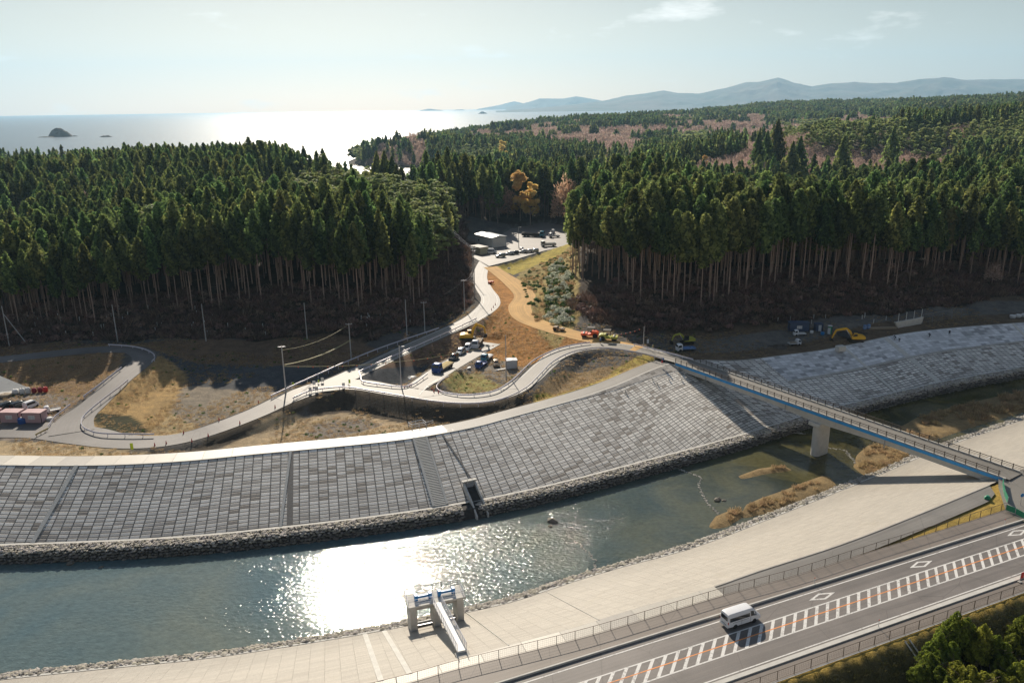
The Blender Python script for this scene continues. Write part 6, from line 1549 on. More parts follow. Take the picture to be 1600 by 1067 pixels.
def truck(p, rz, cab_mat, bed_mat, label, L=6.0, W=2.1, cabL=1.6, cabH=2.3, bed='sides', load=None, name='parked_truck', group=None, r=0.42, kei=False):
    e = empty(name, p, rz, label, 'truck', group); xf = L / 2; x0 = xf - cabL
    z0 = r * 1.25; w = W / 2
    st = [(x0, z0 - .1, z0 + .75 * (cabH - z0) * .55, w * .94, cabH - .05, w * .86), (x0 + .15, z0 - .15, z0 + .45 * (cabH - z0), w * .97, cabH, w * .88), (xf - .55, z0 - .2, z0 + .42 * (cabH - z0), w * .97, cabH, w * .88), (xf - .22, z0 - .2, z0 + .40 * (cabH - z0), w * .97, cabH - .25, w * .88), (xf - .02, z0 - .2, z0 + .36 * (cabH - z0), w * .95, z0 + .5 * (cabH - z0), w * .88), (xf, z0 - .15, z0 + .2 * (cabH - z0), w * .9, z0 + .36 * (cabH - z0), w * .85)]
    loft_body(st, 'cab', M[cab_mat], e); side_glass(st, x0 + .3, xf - .2, .1, .85, e); top_glass(st, xf - .21, xf - .03, .84, e)
    for s_ in (-1, 1):
        m_ = MB(); m_.cham(xf - .06, xf + .05, min(s_ * w * .55, s_ * w * .85), max(s_ * w * .55, s_ * w * .85), z0, z0 + .22, .02); m_.build('headlight', M['lamp_clear'], e)
        if not kei: m_ = MB(); m_.cham(xf - .25, xf - .1, min(s_ * (w + .05), s_ * (w + .25)), max(s_ * (w + .05), s_ * (w + .25)), cabH - .9, cabH - .4, .03); m_.build('wing_mirror', M['dark_steel'], e)
    m_ = MB(); m_.bbox(-xf, xf - .3, -w * .42, w * .42, r * .9, z0 + .05); m_.build('chassis', M['dark_steel'], e)
    m_ = MB(); bz = z0 + .1; x1 = x0 - .1
    m_.bbox(-xf, x1, -w, w, bz, bz + .12)
    if bed == 'sides':
        hs = .38 if not kei else .28
        m_.bbox(-xf, x1, w - .06, w, bz + .12, bz + hs); m_.bbox(-xf, x1, -w, -w + .06, bz + .12, bz + hs); m_.bbox(-xf, -xf + .06, -w + .06, w - .06, bz + .12, bz + hs); m_.bbox(x1 - .06, x1, -w + .06, w - .06, bz + .12, bz + hs + .4)
    elif bed == 'dump':
        hs = 1.0
        m_.bbox(-xf, x1, w - .08, w, bz + .12, bz + hs); m_.bbox(-xf, x1, -w, -w + .08, bz + .12, bz + hs); m_.bbox(-xf, -xf + .08, -w + .08, w - .08, bz + .12, bz + hs); m_.bbox(x1 - .08, x1, -w + .08, w - .08, bz + .12, bz + hs + .35)
    m_.build('cargo_bed', M[bed_mat], e)
    if load:
        m_ = MB(); n = 9; xs = np.linspace(-xf + .1, x1 - .12, n); ys = np.linspace(-w + .1, w - .1, 5); rr_ = random.Random(3)
        vs = [(x, y, bz + (.35 if bed == 'sides' else .85) + .18 * (1 - (y / w) ** 2) + rr_.uniform(-.05, .05)) for x in xs for y in ys]; m_.add(vs, [(i * 5 + j, i * 5 + j + 1, i * 5 + j + 6, i * 5 + j + 5) for i in range(n - 1) for j in range(4)]); o_ = m_.build('load', M[load], e); o_['label'] = 'pale heap filling the cargo bed'
    wheel_set(e, (xf - cabL * .55, -xf + L * .18) if not kei and L < 7.5 else ((xf - cabL * .5, -xf + L * .2) if kei else (xf - cabL * .55, -xf + L * .28, -xf + L * .13)), w - .14, r, .26)
    return e
def gp(px, py, z=None): return on(px, py) if z is None else at(px, py, z)
# the van on the highway: both rear and right side seen
w0, w1 = np.array(at(1147.3, 980.5, CREST - .12)), np.array(at(1176.6, 971.3, CREST - .12)); vc_ = (w0 + w1) / 2; vc_ = vc_ + hn * 0.72
car('van', (float(vc_[0]), float(vc_[1]), CREST - .115), HANG, 'white', 'white passenger van driving on the highway beside the striped median', name='van', cat='van')
# junction traffic
def hd(p0, p1, z=9): a, b = at(p0[0], p0[1], z), at(p1[0], p1[1], z); return atan2(b[1] - a[1], b[0] - a[0])
hq = hd((755, 540), (688, 583), 9)
truck(gp(692, 578), hq, 'blue', 'wood', 'blue cab dump truck loaded with pale soil, first of the waiting vehicles', 8.2, 2.4, 1.9, 2.8, 'sides', 'straw', r=.48)
car('suv', gp(709, 562.5), hq + .15, 'dark_car', 'dark green off-road car behind the loaded truck')
car('suv', gp(719.5, 553.5), hq + .1, 'silver', 'silver car glinting in the middle of the waiting line')
car('keivan', gp(731, 547), hq + .2, 'white', 'small white van just below the yellow excavator', name='parked_van', cat='van')
truck(gp(746, 541), hq + .2, 'white', 'dark_steel', 'white cab dump truck under the arm of the yellow excavator', 6.4, 2.2, 1.7, 2.5, 'dump', 'wood')
truck(gp(752, 573), hq, 'blue', 'blue', 'deep blue pickup truck parked in the yard', 4.6, 1.7, 1.6, 2.0, 'sides', r=.34)
truck(gp(761, 562), hq, 'teal', 'white_dull', 'pale teal truck parked right behind the blue pickup', 4.9, 1.8, 1.7, 2.1, 'sides', 'white_dull', r=.36)
car('hatch', gp(775, 571), hq + .5, 'bronze_car', 'bronze hatchback parked alone in the yard beside the container')
# ---- excavators
def track(e, y, L=3.6, r=.42, w=.5):
    m_ = MB(); pr = [(-L / 2 + r * cos(t), r + r * sin(t)) for t in np.linspace(pi / 2, 3 * pi / 2, 8)] + [(L / 2 + r * cos(t), r + r * sin(t)) for t in np.linspace(-pi / 2, pi / 2, 8)]
    m_.prism(pr, y - w / 2, y + w / 2); m_.build('track', M['dark_steel'], e)
def link_prism(pts, w0, w1, yw, name, mat, e):
    """bent arm through points in XZ with taper"""
    n = len(pts); P = [Vector((a, b)) for a, b in pts]; up = []; dn = []
    for i, p in enumerate(P):
        d = (P[min(i + 1, n - 1)] - P[max(i - 1, 0)]).normalized(); nv = Vector((-d.y, d.x)); w = w0 + (w1 - w0) * i / (n - 1); w = w * (1.35 if 0 < i < n - 1 else .8)
        up.append(tuple(p + nv * w / 2)); dn.append(tuple(p - nv * w / 2))
    m_ = MB(); m_.prism(up + dn[::-1], -yw / 2, yw / 2); return m_.build(name, M[mat], e)
def excavator(p, rz, mat, label, boom, stick, bucket, s=1.0, name='excavator'):
    e = empty(name, p, rz, label, 'excavator'); e.scale = (s, s, s)
    track(e, -1.0); track(e, 1.0)
    m_ = MB(); m_.bbox(-1.1, 1.1, -.8, .8, .4, .85); m_.lathe([(.7, .85), (.7, 1.05)], 12); m_.build('undercarriage', M['dark_steel'], e)
    m_ = MB(); pr = [(-2.3, 1.15), (-2.45, 1.6), (-2.3, 2.15), (-1.2, 2.3), (.4, 2.15), (1.2, 1.6), (1.2, 1.08)]; m_.prism(pr, -1.25, 1.25); m_.build('upper_body', M[mat], e)
    m_ = MB(); m_.cham(-2.75, -2.2, -1.2, 1.2, 1.1, 2.0, .12); m_.build('counterweight', M[mat], e)
    m_ = MB(); m_.prism([(-.35, 1.5), (-.35, 2.95), (.75, 3.0), (1.35, 2.2), (1.4, 1.3)], .35, 1.3); cb = m_.build('cab', M[mat] if mat != 'olive' else M['dark_steel'], e)
    for yy in (.34, 1.305): m_ = MB(); m_.prism([(-.2, 2.1), (-.2, 2.82), (.68, 2.86), (1.15, 2.2), (1.15, 2.0)], yy - .012, yy + .012); m_.build('cab_window', M['glass'], cb)
    m_ = MB(); m_.add([(.78, .42, 2.98), (.78, 1.22, 2.98), (1.38, 1.22, 2.18), (1.38, .42, 2.18)], [(0, 1, 2, 3)]); m_.build('cab_windscreen', M['glass'], cb)
    link_prism(boom, .6, .45, .42, 'boom', mat, e); link_prism(stick, .5, .3, .32, 'stick', mat, e)
    m_ = MB(); a, b_ = boom[0], boom[len(boom) // 2]; m_.tube((a[0] + .6, .3, a[1] - .1), (b_[0], .3, b_[1] - .3), .1, n=8); m_.build('boom_cylinder', M['galv'], e)
    bx_, bz_ = bucket; m_ = MB(); m_.prism([(bx_ - .1, bz_ + .25), (bx_ + .55, bz_ - .05), (bx_ + .45, bz_ - .75), (bx_ - .2, bz_ - 1.0), (bx_ - .75, bz_ - .7), (bx_ - .45, bz_ - .2)], -.5, .5); m_.build('bucket', M['dark_steel'], e)
    return e
excavator(gp(733, 532), radians(6), 'yellow', 'yellow excavator with raised arm reaching over the white dump truck', [(.9, 1.7), (1.4, 3.6), (2.3, 4.9), (3.6, 4.3), (4.5, 3.9)], [(4.2, 4.3), (4.6, 3.6), (4.9, 1.9)], (4.9, 1.7), 1.0)
excavator(gp(1336, 534), radians(172), 'yellow', 'large yellow excavator working at the top edge of the fresh embankment', [(.9, 1.7), (1.8, 3.2), (3.0, 4.2), (4.8, 3.9), (6.0, 3.6)], [(5.7, 3.9), (6.2, 3.2), (7.1, .9)], (7.2, .8), .92)
excavator(gp(1073, 537), radians(184), 'olive', 'small olive excavator behind the light blue truck, arm stretched left', [(.9, 1.7), (1.6, 2.9), (2.6, 3.6), (4.0, 3.3)], [(3.8, 3.5), (4.6, 2.9), (5.3, 1.2)], (5.4, 1.1), .85)
# ---- rollers on the orange road
def roller(p, rz, mat, label, s=1.0, canopy=True, tyres=True):
    e = empty('road_roller', p, rz, label, 'road roller'); e.scale = (s,) * 3
    m_ = MB(); m_.lathe([(.45, -.95), (.65, -.93), (.65, .93), (.45, .95)], 20, (1.5, 0, .65), 'Y'); m_.build('front_drum', M['dark_steel'], e)
    m_ = MB(); m_.prism([(.75, .75), (.75, 1.25), (2.3, 1.2), (2.35, .8), (2.1, .7)], -1.05, 1.05); m_.build('front_frame', M[mat], e)
    m_ = MB(); m_.prism([(-2.1, .6), (-2.15, 1.4), (-1.7, 1.65), (-.5, 1.7), (-.2, 1.1), (.7, 1.0), (.7, .6)], -.9, .9); m_.build('engine_cover', M[mat], e)
    for y in (-.75, .75):
        m_ = MB(); m_.lathe([(.2, -.25), (.6, -.25), (.66, 0), (.6, .25), (.2, .25)], 18, (-1.3, y, .66), 'Y'); m_.build('rear_wheel', M['black'], e)
    if canopy:
        m_ = MB(); m_.cham(-1.2, .7, -.85, .85, 2.55, 2.68, .03); m_.build('canopy', M['dark_steel'], e)
        for x in (-1.05, .55):
            for y in (-.75, .75): m_ = MB(); m_.tube((x, y, 1.2), (x, y, 2.56), .04, n=6); m_.build('canopy_post', M['dark_steel'], e)
    m_ = MB(); m_.cham(-.45, .05, -.3, .3, 1.3, 1.75, .05); m_.build('seat', M['black'], e)
    return e
roller(gp(922, 527), radians(170), 'orange', 'orange red road roller with a dark canopy at the end of the clay road', 1.15)
roller(gp(950, 532), radians(-12), 'olive', 'lime green road roller with a dark canopy beside the orange one', 1.2)
roller(gp(873, 517), radians(-20), 'bronze_car', 'small dusty roller alone on the clay road uphill of the others', .8, False)
roller(gp(767, 443), radians(60), 'orange', 'little orange compactor on the bank beside the valley road', .6, False)
# ---- right bank works
truck(gp(1071, 548), radians(190), 'white', 'cloth_blue', 'white cab dump truck with a light blue bed beside the bridge rail', 5.4, 2.0, 1.5, 2.2, 'sides')
truck(gp(1249, 524), radians(184), 'white', 'white_dull', 'white mini truck parked in front of the navy site cabin', 3.6, 1.5, 1.2, 1.8, 'sides', r=.29, kei=True)
truck(gp(1241, 539), radians(10), 'white', 'white_dull', 'white mini truck with an orange bundle, next to the scrap pile', 3.6, 1.5, 1.2, 1.8, 'sides', 'wood', r=.29, kei=True)
# ---- huts, toilets and containers
def hut(p, rz, L, D_, H, mat, label, roof='roof_grey', windows=1, name='site_hut', cat='hut', door=True, open_front=False):
    e = empty(name, p, rz, label, cat)
    m_ = MB(); m_.bbox(-L / 2, L / 2, -D_ / 2, D_ / 2, .15, H); 
    for x in np.arange(-L / 2 + .1, L / 2, .6): m_.bbox(x - .012, x + .012, -D_ / 2 - .015, -D_ / 2 - .001, .2, H - .05)
    m_.build('wall', M[mat], e)
    m_ = MB(); m_.prism([(-L / 2 - .1, H + .003), (-L / 2 - .1, H + .1), (0, H + .16), (L / 2 + .1, H + .1), (L / 2 + .1, H + .003)], -D_ / 2 - .12, D_ / 2 + .12); m_.build('roof', M[roof], e)
    for x in (-L / 2, L / 2): m_ = MB(); m_.bbox(x - .06, x + .06, -D_ / 2 - .03, -D_ / 2 + .06, .1, H); m_.build('corner_post', M['dark_steel'], e)
    for k in range(windows):
        xw = -L / 2 + L * (k + .5) / (windows + (1 if door else 0)) ; m_ = MB(); m_.bbox(xw - .75, xw + .75, -D_ / 2 - .05, -D_ / 2 - .017, 1.0, 1.9); wd = m_.build('window', M['white_dull'], e)
        for s_ in (-.37, .37): m_ = MB(); m_.bbox(xw + s_ - .3, xw + s_ + .3, -D_ / 2 - .062, -D_ / 2 - .051, 1.08, 1.82); m_.build('pane', M['lamp_clear'], wd)
    if door: m_ = MB(); m_.bbox(L / 2 - 1.3, L / 2 - .45, -D_ / 2 - .045, -D_ / 2 - .017, .18, 2.05); dr_ = m_.build('door', M['pale_wall'] if not open_front else M['glass'], e); m_ = MB(); m_.bbox(L / 2 - 1.22, L / 2 - 1.14, -D_ / 2 - .09, -D_ / 2 - .046, 1.0, 1.12); m_.build('handle', M['galv'], dr_)
    for x in (-L / 2 + .4, L / 2 - .4): m_ = MB(); m_.bbox(x - .2, x + .2, -D_ / 2 + .1, D_ / 2 - .1, 0.0, .148); m_.build('footing', M['concrete'], e)
    return e
hrot = radians(-3)
hut(gp(21, 658), hrot, 4.4, 2.4, 2.5, 'pink', 'pink site hut with a white window, left of the blue tank', 'pink', 1, door=False)
hut(gp(56, 658.5), hrot, 4.4, 2.4, 2.5, 'pink', 'pink site hut right of the blue tank, next to the guardrail', 'pink', 1, door=False)
hut(gp(-14, 657), hrot, 4.4, 2.4, 2.5, 'pink', 'pink site hut cut off by the left edge of the view', 'pink', 1, door=False)
def tank(p, r, h, mat, label, name='water_tank'):
    e = empty(name, p, 0, label, 'tank'); m_ = MB(); m_.lathe([(r * .2, 0), (r, .05), (r, h * .85), (r * .8, h), (r * .3, h * 1.03)], 16); m_.build('tank_body', M[mat], e, smooth=False)
    m_ = MB(); m_.lathe([(r * .28, h * 1.035), (r * .28, h * 1.12)], 10); m_.build('lid', M['white_dull'], e)
tank(gp(35.5, 661), .95, 1.3, 'blue', 'round bright blue tank in front of the pink huts')
tank(gp(77, 657), .75, .8, 'white_dull', 'low pale round tank beside the right pink hut')
for (px, py, k, mt, lab) in ((15, 637, 'suv', 'dark_car', 'dark car parked behind the left pink hut'), (33, 636, 'suv', 'dark_car', 'dark car with a pale roof edge behind the gap of the pink huts'), (49, 637, 'keivan', 'white', 'white and green van behind the right pink hut')):
    car(k, gp(px, py), radians(68), mt, lab)
truck(gp(82, 644), radians(215), 'white', 'white_dull', 'white mini truck parked right of the pink huts by the guardrail', 3.6, 1.5, 1.2, 1.8, 'sides', r=.29, kei=True)
def bag(p, r, h, mat, label, group, sy=1.0):
    e = empty('bulk_bag', p, random.Random(p[0]).uniform(0, 3), label, 'bulk bag', group); e.scale = (1, sy, 1); rr_ = random.Random(p[0] * 7)
    m_ = MB(); n = 14; prof = [(.1, 0), (.85, .02), (1.0, .25), (1.03, .55), (.95, .85), (.6, 1.0), (.15, .97)]
    m_.lathe([(a * r, b * h) for a, b in prof], n); m_.v = [(x * rr_.uniform(.92, 1.08), y * rr_.uniform(.92, 1.08), z) for x, y, z in m_.v]; m_.build('sack', M[mat], e)
    m_ = MB(); m_.tube((-.25 * r, 0, h * .95), (-.1 * r, 0, h * 1.2), .03, n=5); m_.tube((-.1 * r, 0, h * 1.2), (.2 * r, 0, h * .97), .03, n=5); m_.build('strap', M['dark_steel'], e)
for (px, py, w, h, mt, lab) in ((25, 615.5, .78, 1.3, 'white_dull', 'leftmost square white bulk bag in the row of bags'), (35.5, 615.5, .62, 1.5, 'white_dull', 'white bulk bag second in the row of bags'), (44.5, 614.5, .62, 1.6, 'white_dull', 'plump white bulk bag beside the red ones'), (54, 613.5, .6, 1.3, 'dark_red', 'darker red bulk bag in the middle of the row'), (63, 613, .56, 1.35, 'dark_red', 'red bulk bag second from the right end'), (71.5, 612.5, .58, 1.4, 'red', 'bright red bulk bag at the right end of the row'), (9, 620, 1.3, .9, 'wood', 'low brown covered heap left of the white bags')):
    bag(gp(px, py), w, h, mt, lab, 'bulk bags in the left yard')
# pale concrete chute face at the left edge
m_ = MB(); q4 = [at(-40, 575, 11.8), at(0, 587, 11.3), at(48, 607, 8.9), at(0, 618, 8.7), at(-60, 620, 8.7)]; m_.add(q4 + [(a, b, c - .4) for a, b, c in q4], [(0, 1, 2, 3, 4), (0, 5, 6, 1), (1, 6, 7, 2), (2, 7, 8, 3)]); tag(m_.build('concrete_apron', M['concrete_new']), 'pale smooth concrete apron sloping down at the left edge', 'slab')
# container and things in the yard
hut(gp(799, 575), radians(8), 2.9, 2.2, 2.4, 'pale_wall', 'small white boxy container beside the grey pole in the yard', 'white', 0, 'container', 'container', True)
def stack(p, rz, n, L, mat, label, name='timber_stack', group=None, th=.16, cat='timber stack', wd=.22):
    e = empty(name, p, rz, label, cat, group)
    rr_ = random.Random(int(p[0] * 10)); 
    for k in range(n): m_ = MB(); y = (k % 4) * (wd + .03) - .35; z = (k // 4) * th + rr_.uniform(0, .01); dx = rr_.uniform(-.2, .2); m_.bbox(-L / 2 + dx, L / 2 + dx, y, y + wd, z, z + th - .012); m_.build('plank', M[mat], e)
stack(gp(784, 578), radians(25), 6, 3.0, 'white_dull', 'pale boards lying beside the white container')
stack(gp(731, 575), radians(50), 3, 2.2, 'white_dull', 'white planks on the grass strip beside the yard road', th=.1)
stack(gp(1380, 514), radians(4), 7, 8.5, 'wood', 'long pale timber beams laid along the foot of the dark slope', th=.25, wd=.35)
for (px, py, lab) in ((1351, 515, 'left one of two light blue wrapped bundles'), (1357, 514, 'right one of two light blue wrapped bundles')):
    p = gp(px, py); e = empty('wrapped_bundle', p, .4, lab, 'bundle'); m_ = MB(); m_.cham(-.5, .5, -.35, .35, .05, 1.5, .14); m_.build('bundle', M['cloth_blue'], e); m_ = MB(); m_.bbox(-.52, .52, -.37, .37, .7, .76); m_.build('strap', M['white_dull'], e)
hut(gp(1247, 517), radians(-4), 5.8, 2.4, 2.7, 'navy', 'navy blue site cabin with a wide lit window at the foot of the woods', 'navy', 1, door=False)
hut(gp(1278, 517), radians(-4), 2.2, 1.8, 2.3, 'navy', 'small dark tool shed between the navy cabin and the green toilet', 'navy', 0)
hut(gp(1296, 522), radians(-4), 1.0, 1.0, 2.5, 'green', 'bright green portable toilet behind the large excavator', 'white_dull', 0, 'portable_toilet', 'toilet')
for (px, py, mt, lab) in ((1268, 521, 'white_dull', 'white sack in front of the tool shed'), (1285, 523, 'bright_blue', 'blue and white sack right of the tool shed')): bag(gp(px, py), .55, .9, mt, lab, None)
# scrap pile, rubble
def pile(px, py, w, n, mat, label, seed, name='scrap_pile', cat='pile'):
    p = gp(px, py); e = empty(name, p, 0, label, cat); rr_ = random.Random(seed); m_ = MB()
    m_.lathe([(w * .5, -.1), (w * .42, .2), (w * .2, .5), (.05, .6)], 9)
    for _ in range(n):
        a = rr_.uniform(0, 6.28); d = rr_.random() * w * .55; l = rr_.uniform(.3, 1.2); b_ = rr_.uniform(0, 6.28); m_.tube((cos(a) * d, sin(a) * d * .6, .1 + rr_.random() * .4), (cos(a) * d + cos(b_) * l, sin(a) * d * .6 + sin(b_) * l * .6, .2 + rr_.random() * .5), .06, n=4)
    m_.build('heap', M[mat], e); return e
pile(1218, 542, 4.5, 40, 'brown_steel', 'low dark scrap pile on the brown ground left of the mini truck', 1)
pile(718, 580, 1.8, 12, 'wood', 'small rubble heap beside the yard road', 2)
pile(645, 591, 3.0, 14, 'white_dull', 'pale rubble heap inside the shaded hollow', 3)
pile(795, 420, 1.4, 4, 'white_dull', 'small white heap on the grassy bank above the clay road', 4)
pile(1330, 522, 9, 60, 'shadow_bed', 'long black heap of debris behind the large excavator', 5)
for k, (px, py) in enumerate(((1582, 497), (1591, 496), (1600, 495))): bag(gp(px, py), .9, 1.1, 'white_dull', ('left', 'middle', 'right')[k] + ' one of three white bags at the far right edge by the track', 'white bags at the right edge')
# retaining block with net fence
a_, b_ = np.array(gp(1402, 513)), np.array(gp(1441, 506)); u_ = (b_ - a_)[:2]; Lw = float(np.hypot(*u_)); e = empty('net_wall', tuple(a_), atan2(u_[1], u_[0]), 'concrete wall block with white posts holding a net at the slope foot', 'wall')
m_ = MB(); m_.prism([(-1.2, 2.0), (.4, 0), (Lw - .5, -.1), (Lw + .3, 1.6), (Lw + .3, 2.1), (Lw - 2, 1.9)], 0, .6); m_.build('concrete_block', M['concrete_new'], e)
for k in range(4): m_ = MB(); m_.tube((.4 + k * (Lw - .8) / 3, .3, 1.5), (.4 + k * (Lw - .8) / 3, .3, 4.6), .09, n=6); m_.build('post', M['white_dull'], e)
c_ = gp(1508, 496); nf = []
for t in np.linspace(0, 1, 12): nf.append((b_[0] + (c_[0] - b_[0]) * t, b_[1] + (c_[1] - b_[1]) * t, max(gz(b_[0] + (c_[0] - b_[0]) * t, b_[1] + (c_[1] - b_[1]) * t), 9) + .2))
pipe_fence(nf, 'grey net fence running right from the concrete wall block', 2.8, 4.0, mat='pole_box', bars=.5)
m_ = MB(); m_.cham(-1.2, 1.2, -.8, .8, -.6, .9, .06); p = at(1313, 545, CREST + .2); o_ = m_.build('concrete_box', M['concrete_new'], loc=p, rz=.3); tag(o_, 'square concrete box on the crest of the fresh embankment', 'concrete box')
# ---- valley buildings
def P13(px, py): return np.array(at(px, py, 13))
c0, c1 = P13(768.5, 387.5), P13(743, 381.0); d_ = (c1 - c0); Lb = float(np.linalg.norm(d_)); ang = atan2(d_[1], d_[0])
e = empty('warehouse', tuple(c0), ang, 'pale grey warehouse with a shallow metal roof at the head of the valley', 'building')
Wb = 8.0; Hb = 4.6
m_ = MB(); m_.prism([(0, 0), (-Wb, 0), (-Wb, Hb), (-Wb * .5, Hb + .6), (0, Hb)], 0, Lb, 'YZ'); m_.v = [(x, y, z) for x, y, z in m_.v]; m_.build('wall', M['pale_wall'], e)
m_ = MB(); m_.prism([(.4, Hb - .02), (-Wb * .5, Hb + .63), (-Wb - .4, Hb - .02), (-Wb - .4, Hb + .14), (-Wb * .5, Hb + .8), (.4, Hb + .14)], -.4, Lb + .4, 'YZ'); m_.build('roof', M['roof_grey'], e)
m_ = MB(); m_.bbox(-.06, -.005, -Wb * .92, -Wb * .1, .05, Hb - .5); m_.build('roller_door', M['white_dull'], e)
m_ = MB(); m_.bbox(Lb * .75, Lb * .75 + 1.3, .005, .05, 1.5, 2.6); m_.build('window', M['glass'], e)
e = empty('annex_building', tuple(np.array(at(755, 394.5, 13))), ang + radians(4), 'small cream annex in front of the pale grey warehouse', 'building')
m_ = MB(); m_.bbox(-4.0, 3.6, 0, 4.5, 0, 3.0); m_.build('wall', M['cream'], e); m_ = MB(); m_.bbox(-4.2, 3.8, -.2, 4.7, 3.003, 3.2); m_.build('roof', M['dark_steel'], e)
m_ = MB(); m_.bbox(-.6, .5, 4.505, 4.56, 1.0, 1.9); m_.build('window', M['glass'], e); m_ = MB(); m_.bbox(2.0, 3.0, 4.505, 4.56, 0, 2.1); m_.build('door', M['dark_steel'], e)
car('van', at(767, 396, 13), radians(-6), 'white', 'white van parked in front of the valley warehouse', name='parked_van', cat='van')
for k, (px, py, kd, mt, rz, lab) in enumerate(((782, 402, 'suv', 'silver', 200, 'silver car nearest the road in the valley car park'), (796, 398, 'hatch', 'white', 190, 'white car left of the dark one in the valley car park'), (804, 397, 'hatch', 'dark_car', 190, 'dark car between white cars in the valley car park'), (815, 391, 'hatch', 'white', 100, 'white car just behind the row of three near the floodlight'),
                (817, 395, 'hatch', 'white', 185, 'left car of the white row of three on the grassy edge'), (826, 394.5, 'hatch', 'white', 185, 'middle car of the white row of three on the grassy edge'), (835, 393.5, 'hatch', 'silver', 185, 'right car of the row of three on the grassy edge'), (864, 364, 'keivan', 'white', 100, 'white van at the far right corner of the valley car park'))):
    car(kd, at(px, py, 13.03), radians(rz), mt, lab)
truck(at(833, 370, 13.03), radians(-18), 'teal', 'dark_steel', 'long dark articulated truck with a teal cab at the back of the car park', 11.5, 2.5, 2.0, 3.0, 'dump', r=.5)
truck(at(857, 385, 13.03), radians(190), 'white_dull', 'white_dull', 'pale truck half hidden by shrubs at the right of the car park', 7.0, 2.3, 1.8, 2.7, 'dump')
truck(at(866, 371, 13.03), radians(190), 'white', 'white_dull', 'white flat truck at the right edge of the car park behind trees', 5.5, 2.1, 1.7, 2.3, 'sides')
# far roofs in the valley
for px, py, D, w, mt, rf, lab in ((769, 264, 760, 14, 'pale_wall', 'roof_grey', 'distant house with a grey roof left of the golden tree'), (790, 266, 740, 9, 'cream', 'navy', 'smaller distant house right of the grey-roofed one'), (917, 276, 640, 11, 'white_dull', 'roof_grey', 'low distant shed beside the golden field')):
    p = atD(px, py, D); g = gz(p[0], p[1]); g = max(g, p[2] - 6); e = empty('distant_house', (p[0], p[1], g), .3, lab, 'house'); h = 3.4
    m_ = MB(); m_.bbox(-w / 2, w / 2, -4, 4, -4, h); m_.build('wall', M[mt], e); m_ = MB(); m_.prism([(-4.8, h - .1), (0, h + 2.4), (4.8, h - .1)], -w / 2 - .6, w / 2 + .6, 'YZ'); m_.build('roof', M[rf], e)
    for k in (-.25, .2): m_ = MB(); m_.bbox(w * k - .7, w * k + .7, -4.06, -4.01, .9, 2.2); m_.build('window', M['glass'], e)
# ---- traffic cones and barrier boards
def cone_thing(p, label, kind=0):
    e = empty('traffic_cone', p, 0, label, 'traffic cone', 'red traffic cones along the roads')
    m_ = MB(); m_.cham(-.22, .22, -.22, .22, 0, .05, .01); m_.build('base', M['dark_steel'], e)
    m_ = MB(); m_.lathe([(.17, .05), (.04, .85)], 12); m_.build('cone', M['red'], e)
    m_ = MB(); m_.lathe([(.128, .3), (.095, .48)], 12); m_.build('reflective_band', M['white'], e)
    return e
c0_ = cone_thing(gp(242, 697), 'traffic cone first from the left on the river side of the gravel track')
cones = [(260, 694, 'traffic cone second from the left on the river side of the gravel track'), (300, 690.5, 'traffic cone third from the left on the river side of the gravel track'), (325.5, 682, 'traffic cone fourth from the left on the river side of the gravel track'), (287, 678, 'lone traffic cone on the inner edge of the gravel track'),
         (342.5, 657.5, 'traffic cone at the start of the inner edge of the rising track'), (375, 662.5, 'traffic cone high up on the river side of the rising track'), (404, 630, 'traffic cone by the left end of the long guardrail'), (430, 637.5, 'traffic cone below the near pole by the junction'), (632, 606, 'traffic cone at the foot of the street lamp'),
         (640, 604, 'left cone of the tight pair right of the street lamp'), (642.5, 603, 'right cone of the tight pair right of the street lamp'), (675, 609, 'leftmost of three cones at the tip of the grass island'), (678, 613, 'middle one of three cones at the tip of the grass island'), (685, 614.5, 'rightmost of three cones at the tip of the grass island'),
         (774, 477, 'upper cone where the valley road narrows beside the clay slope'), (771, 481, 'middle cone where the valley road narrows'), (768, 485, 'lower cone where the valley road narrows')]
for px, py, lab in cones:
    p = gp(px, py); copy_tree(c0_, p, 0.3, lab)
# ---- signs and banners
def banner(p, h, w, mat, label, rz=0, name='banner_sign', post='galv', cat='sign'):
    e = empty(name, p, rz, label, cat); m_ = MB(); m_.tube((0, 0, -.2), (0, 0, h), .035, n=6); m_.build('pole', M[post], e)
    m_ = MB(); m_.bbox(.04, .04 + w, -.015, .015, h * .35, h); m_.build('panel', M[mat], e)
    m_ = MB(); m_.cham(-.25, .25, -.25, .25, 0, .12, .02); m_.build('base', M['concrete'], e)
    return e
banner(gp(205, 708), 2.2, .55, 'lime', 'lime yellow banner on a pole beside the gravel track', .2)
banner(gp(457, 607), 1.6, .5, 'lime', 'lime sign standing on the road edge next to the near pole', .3)
banner(at(545, 602, 11.5), 1.5, .4, 'lime', 'lime sign in the middle of the bright junction', .3)
banner(gp(497, 600), 1.1, .3, 'lime', 'small yellow marker just beyond the long guardrail', .1)
banner(gp(1010.5, 540), 1.9, .55, 'white', 'white board sign beside the short pole', 0)
banner(gp(1019, 545), 1.2, .35, 'straw', 'small sand coloured sign behind the guardrail by the bridge', 0)
banner(hw(float((np.array(at(1588, 905, CREST)) - h0) @ hu), kn - 1.0, CREST - .12), 1.5, .7, 'red', 'red banner sign on the near footway of the highway', HANG)
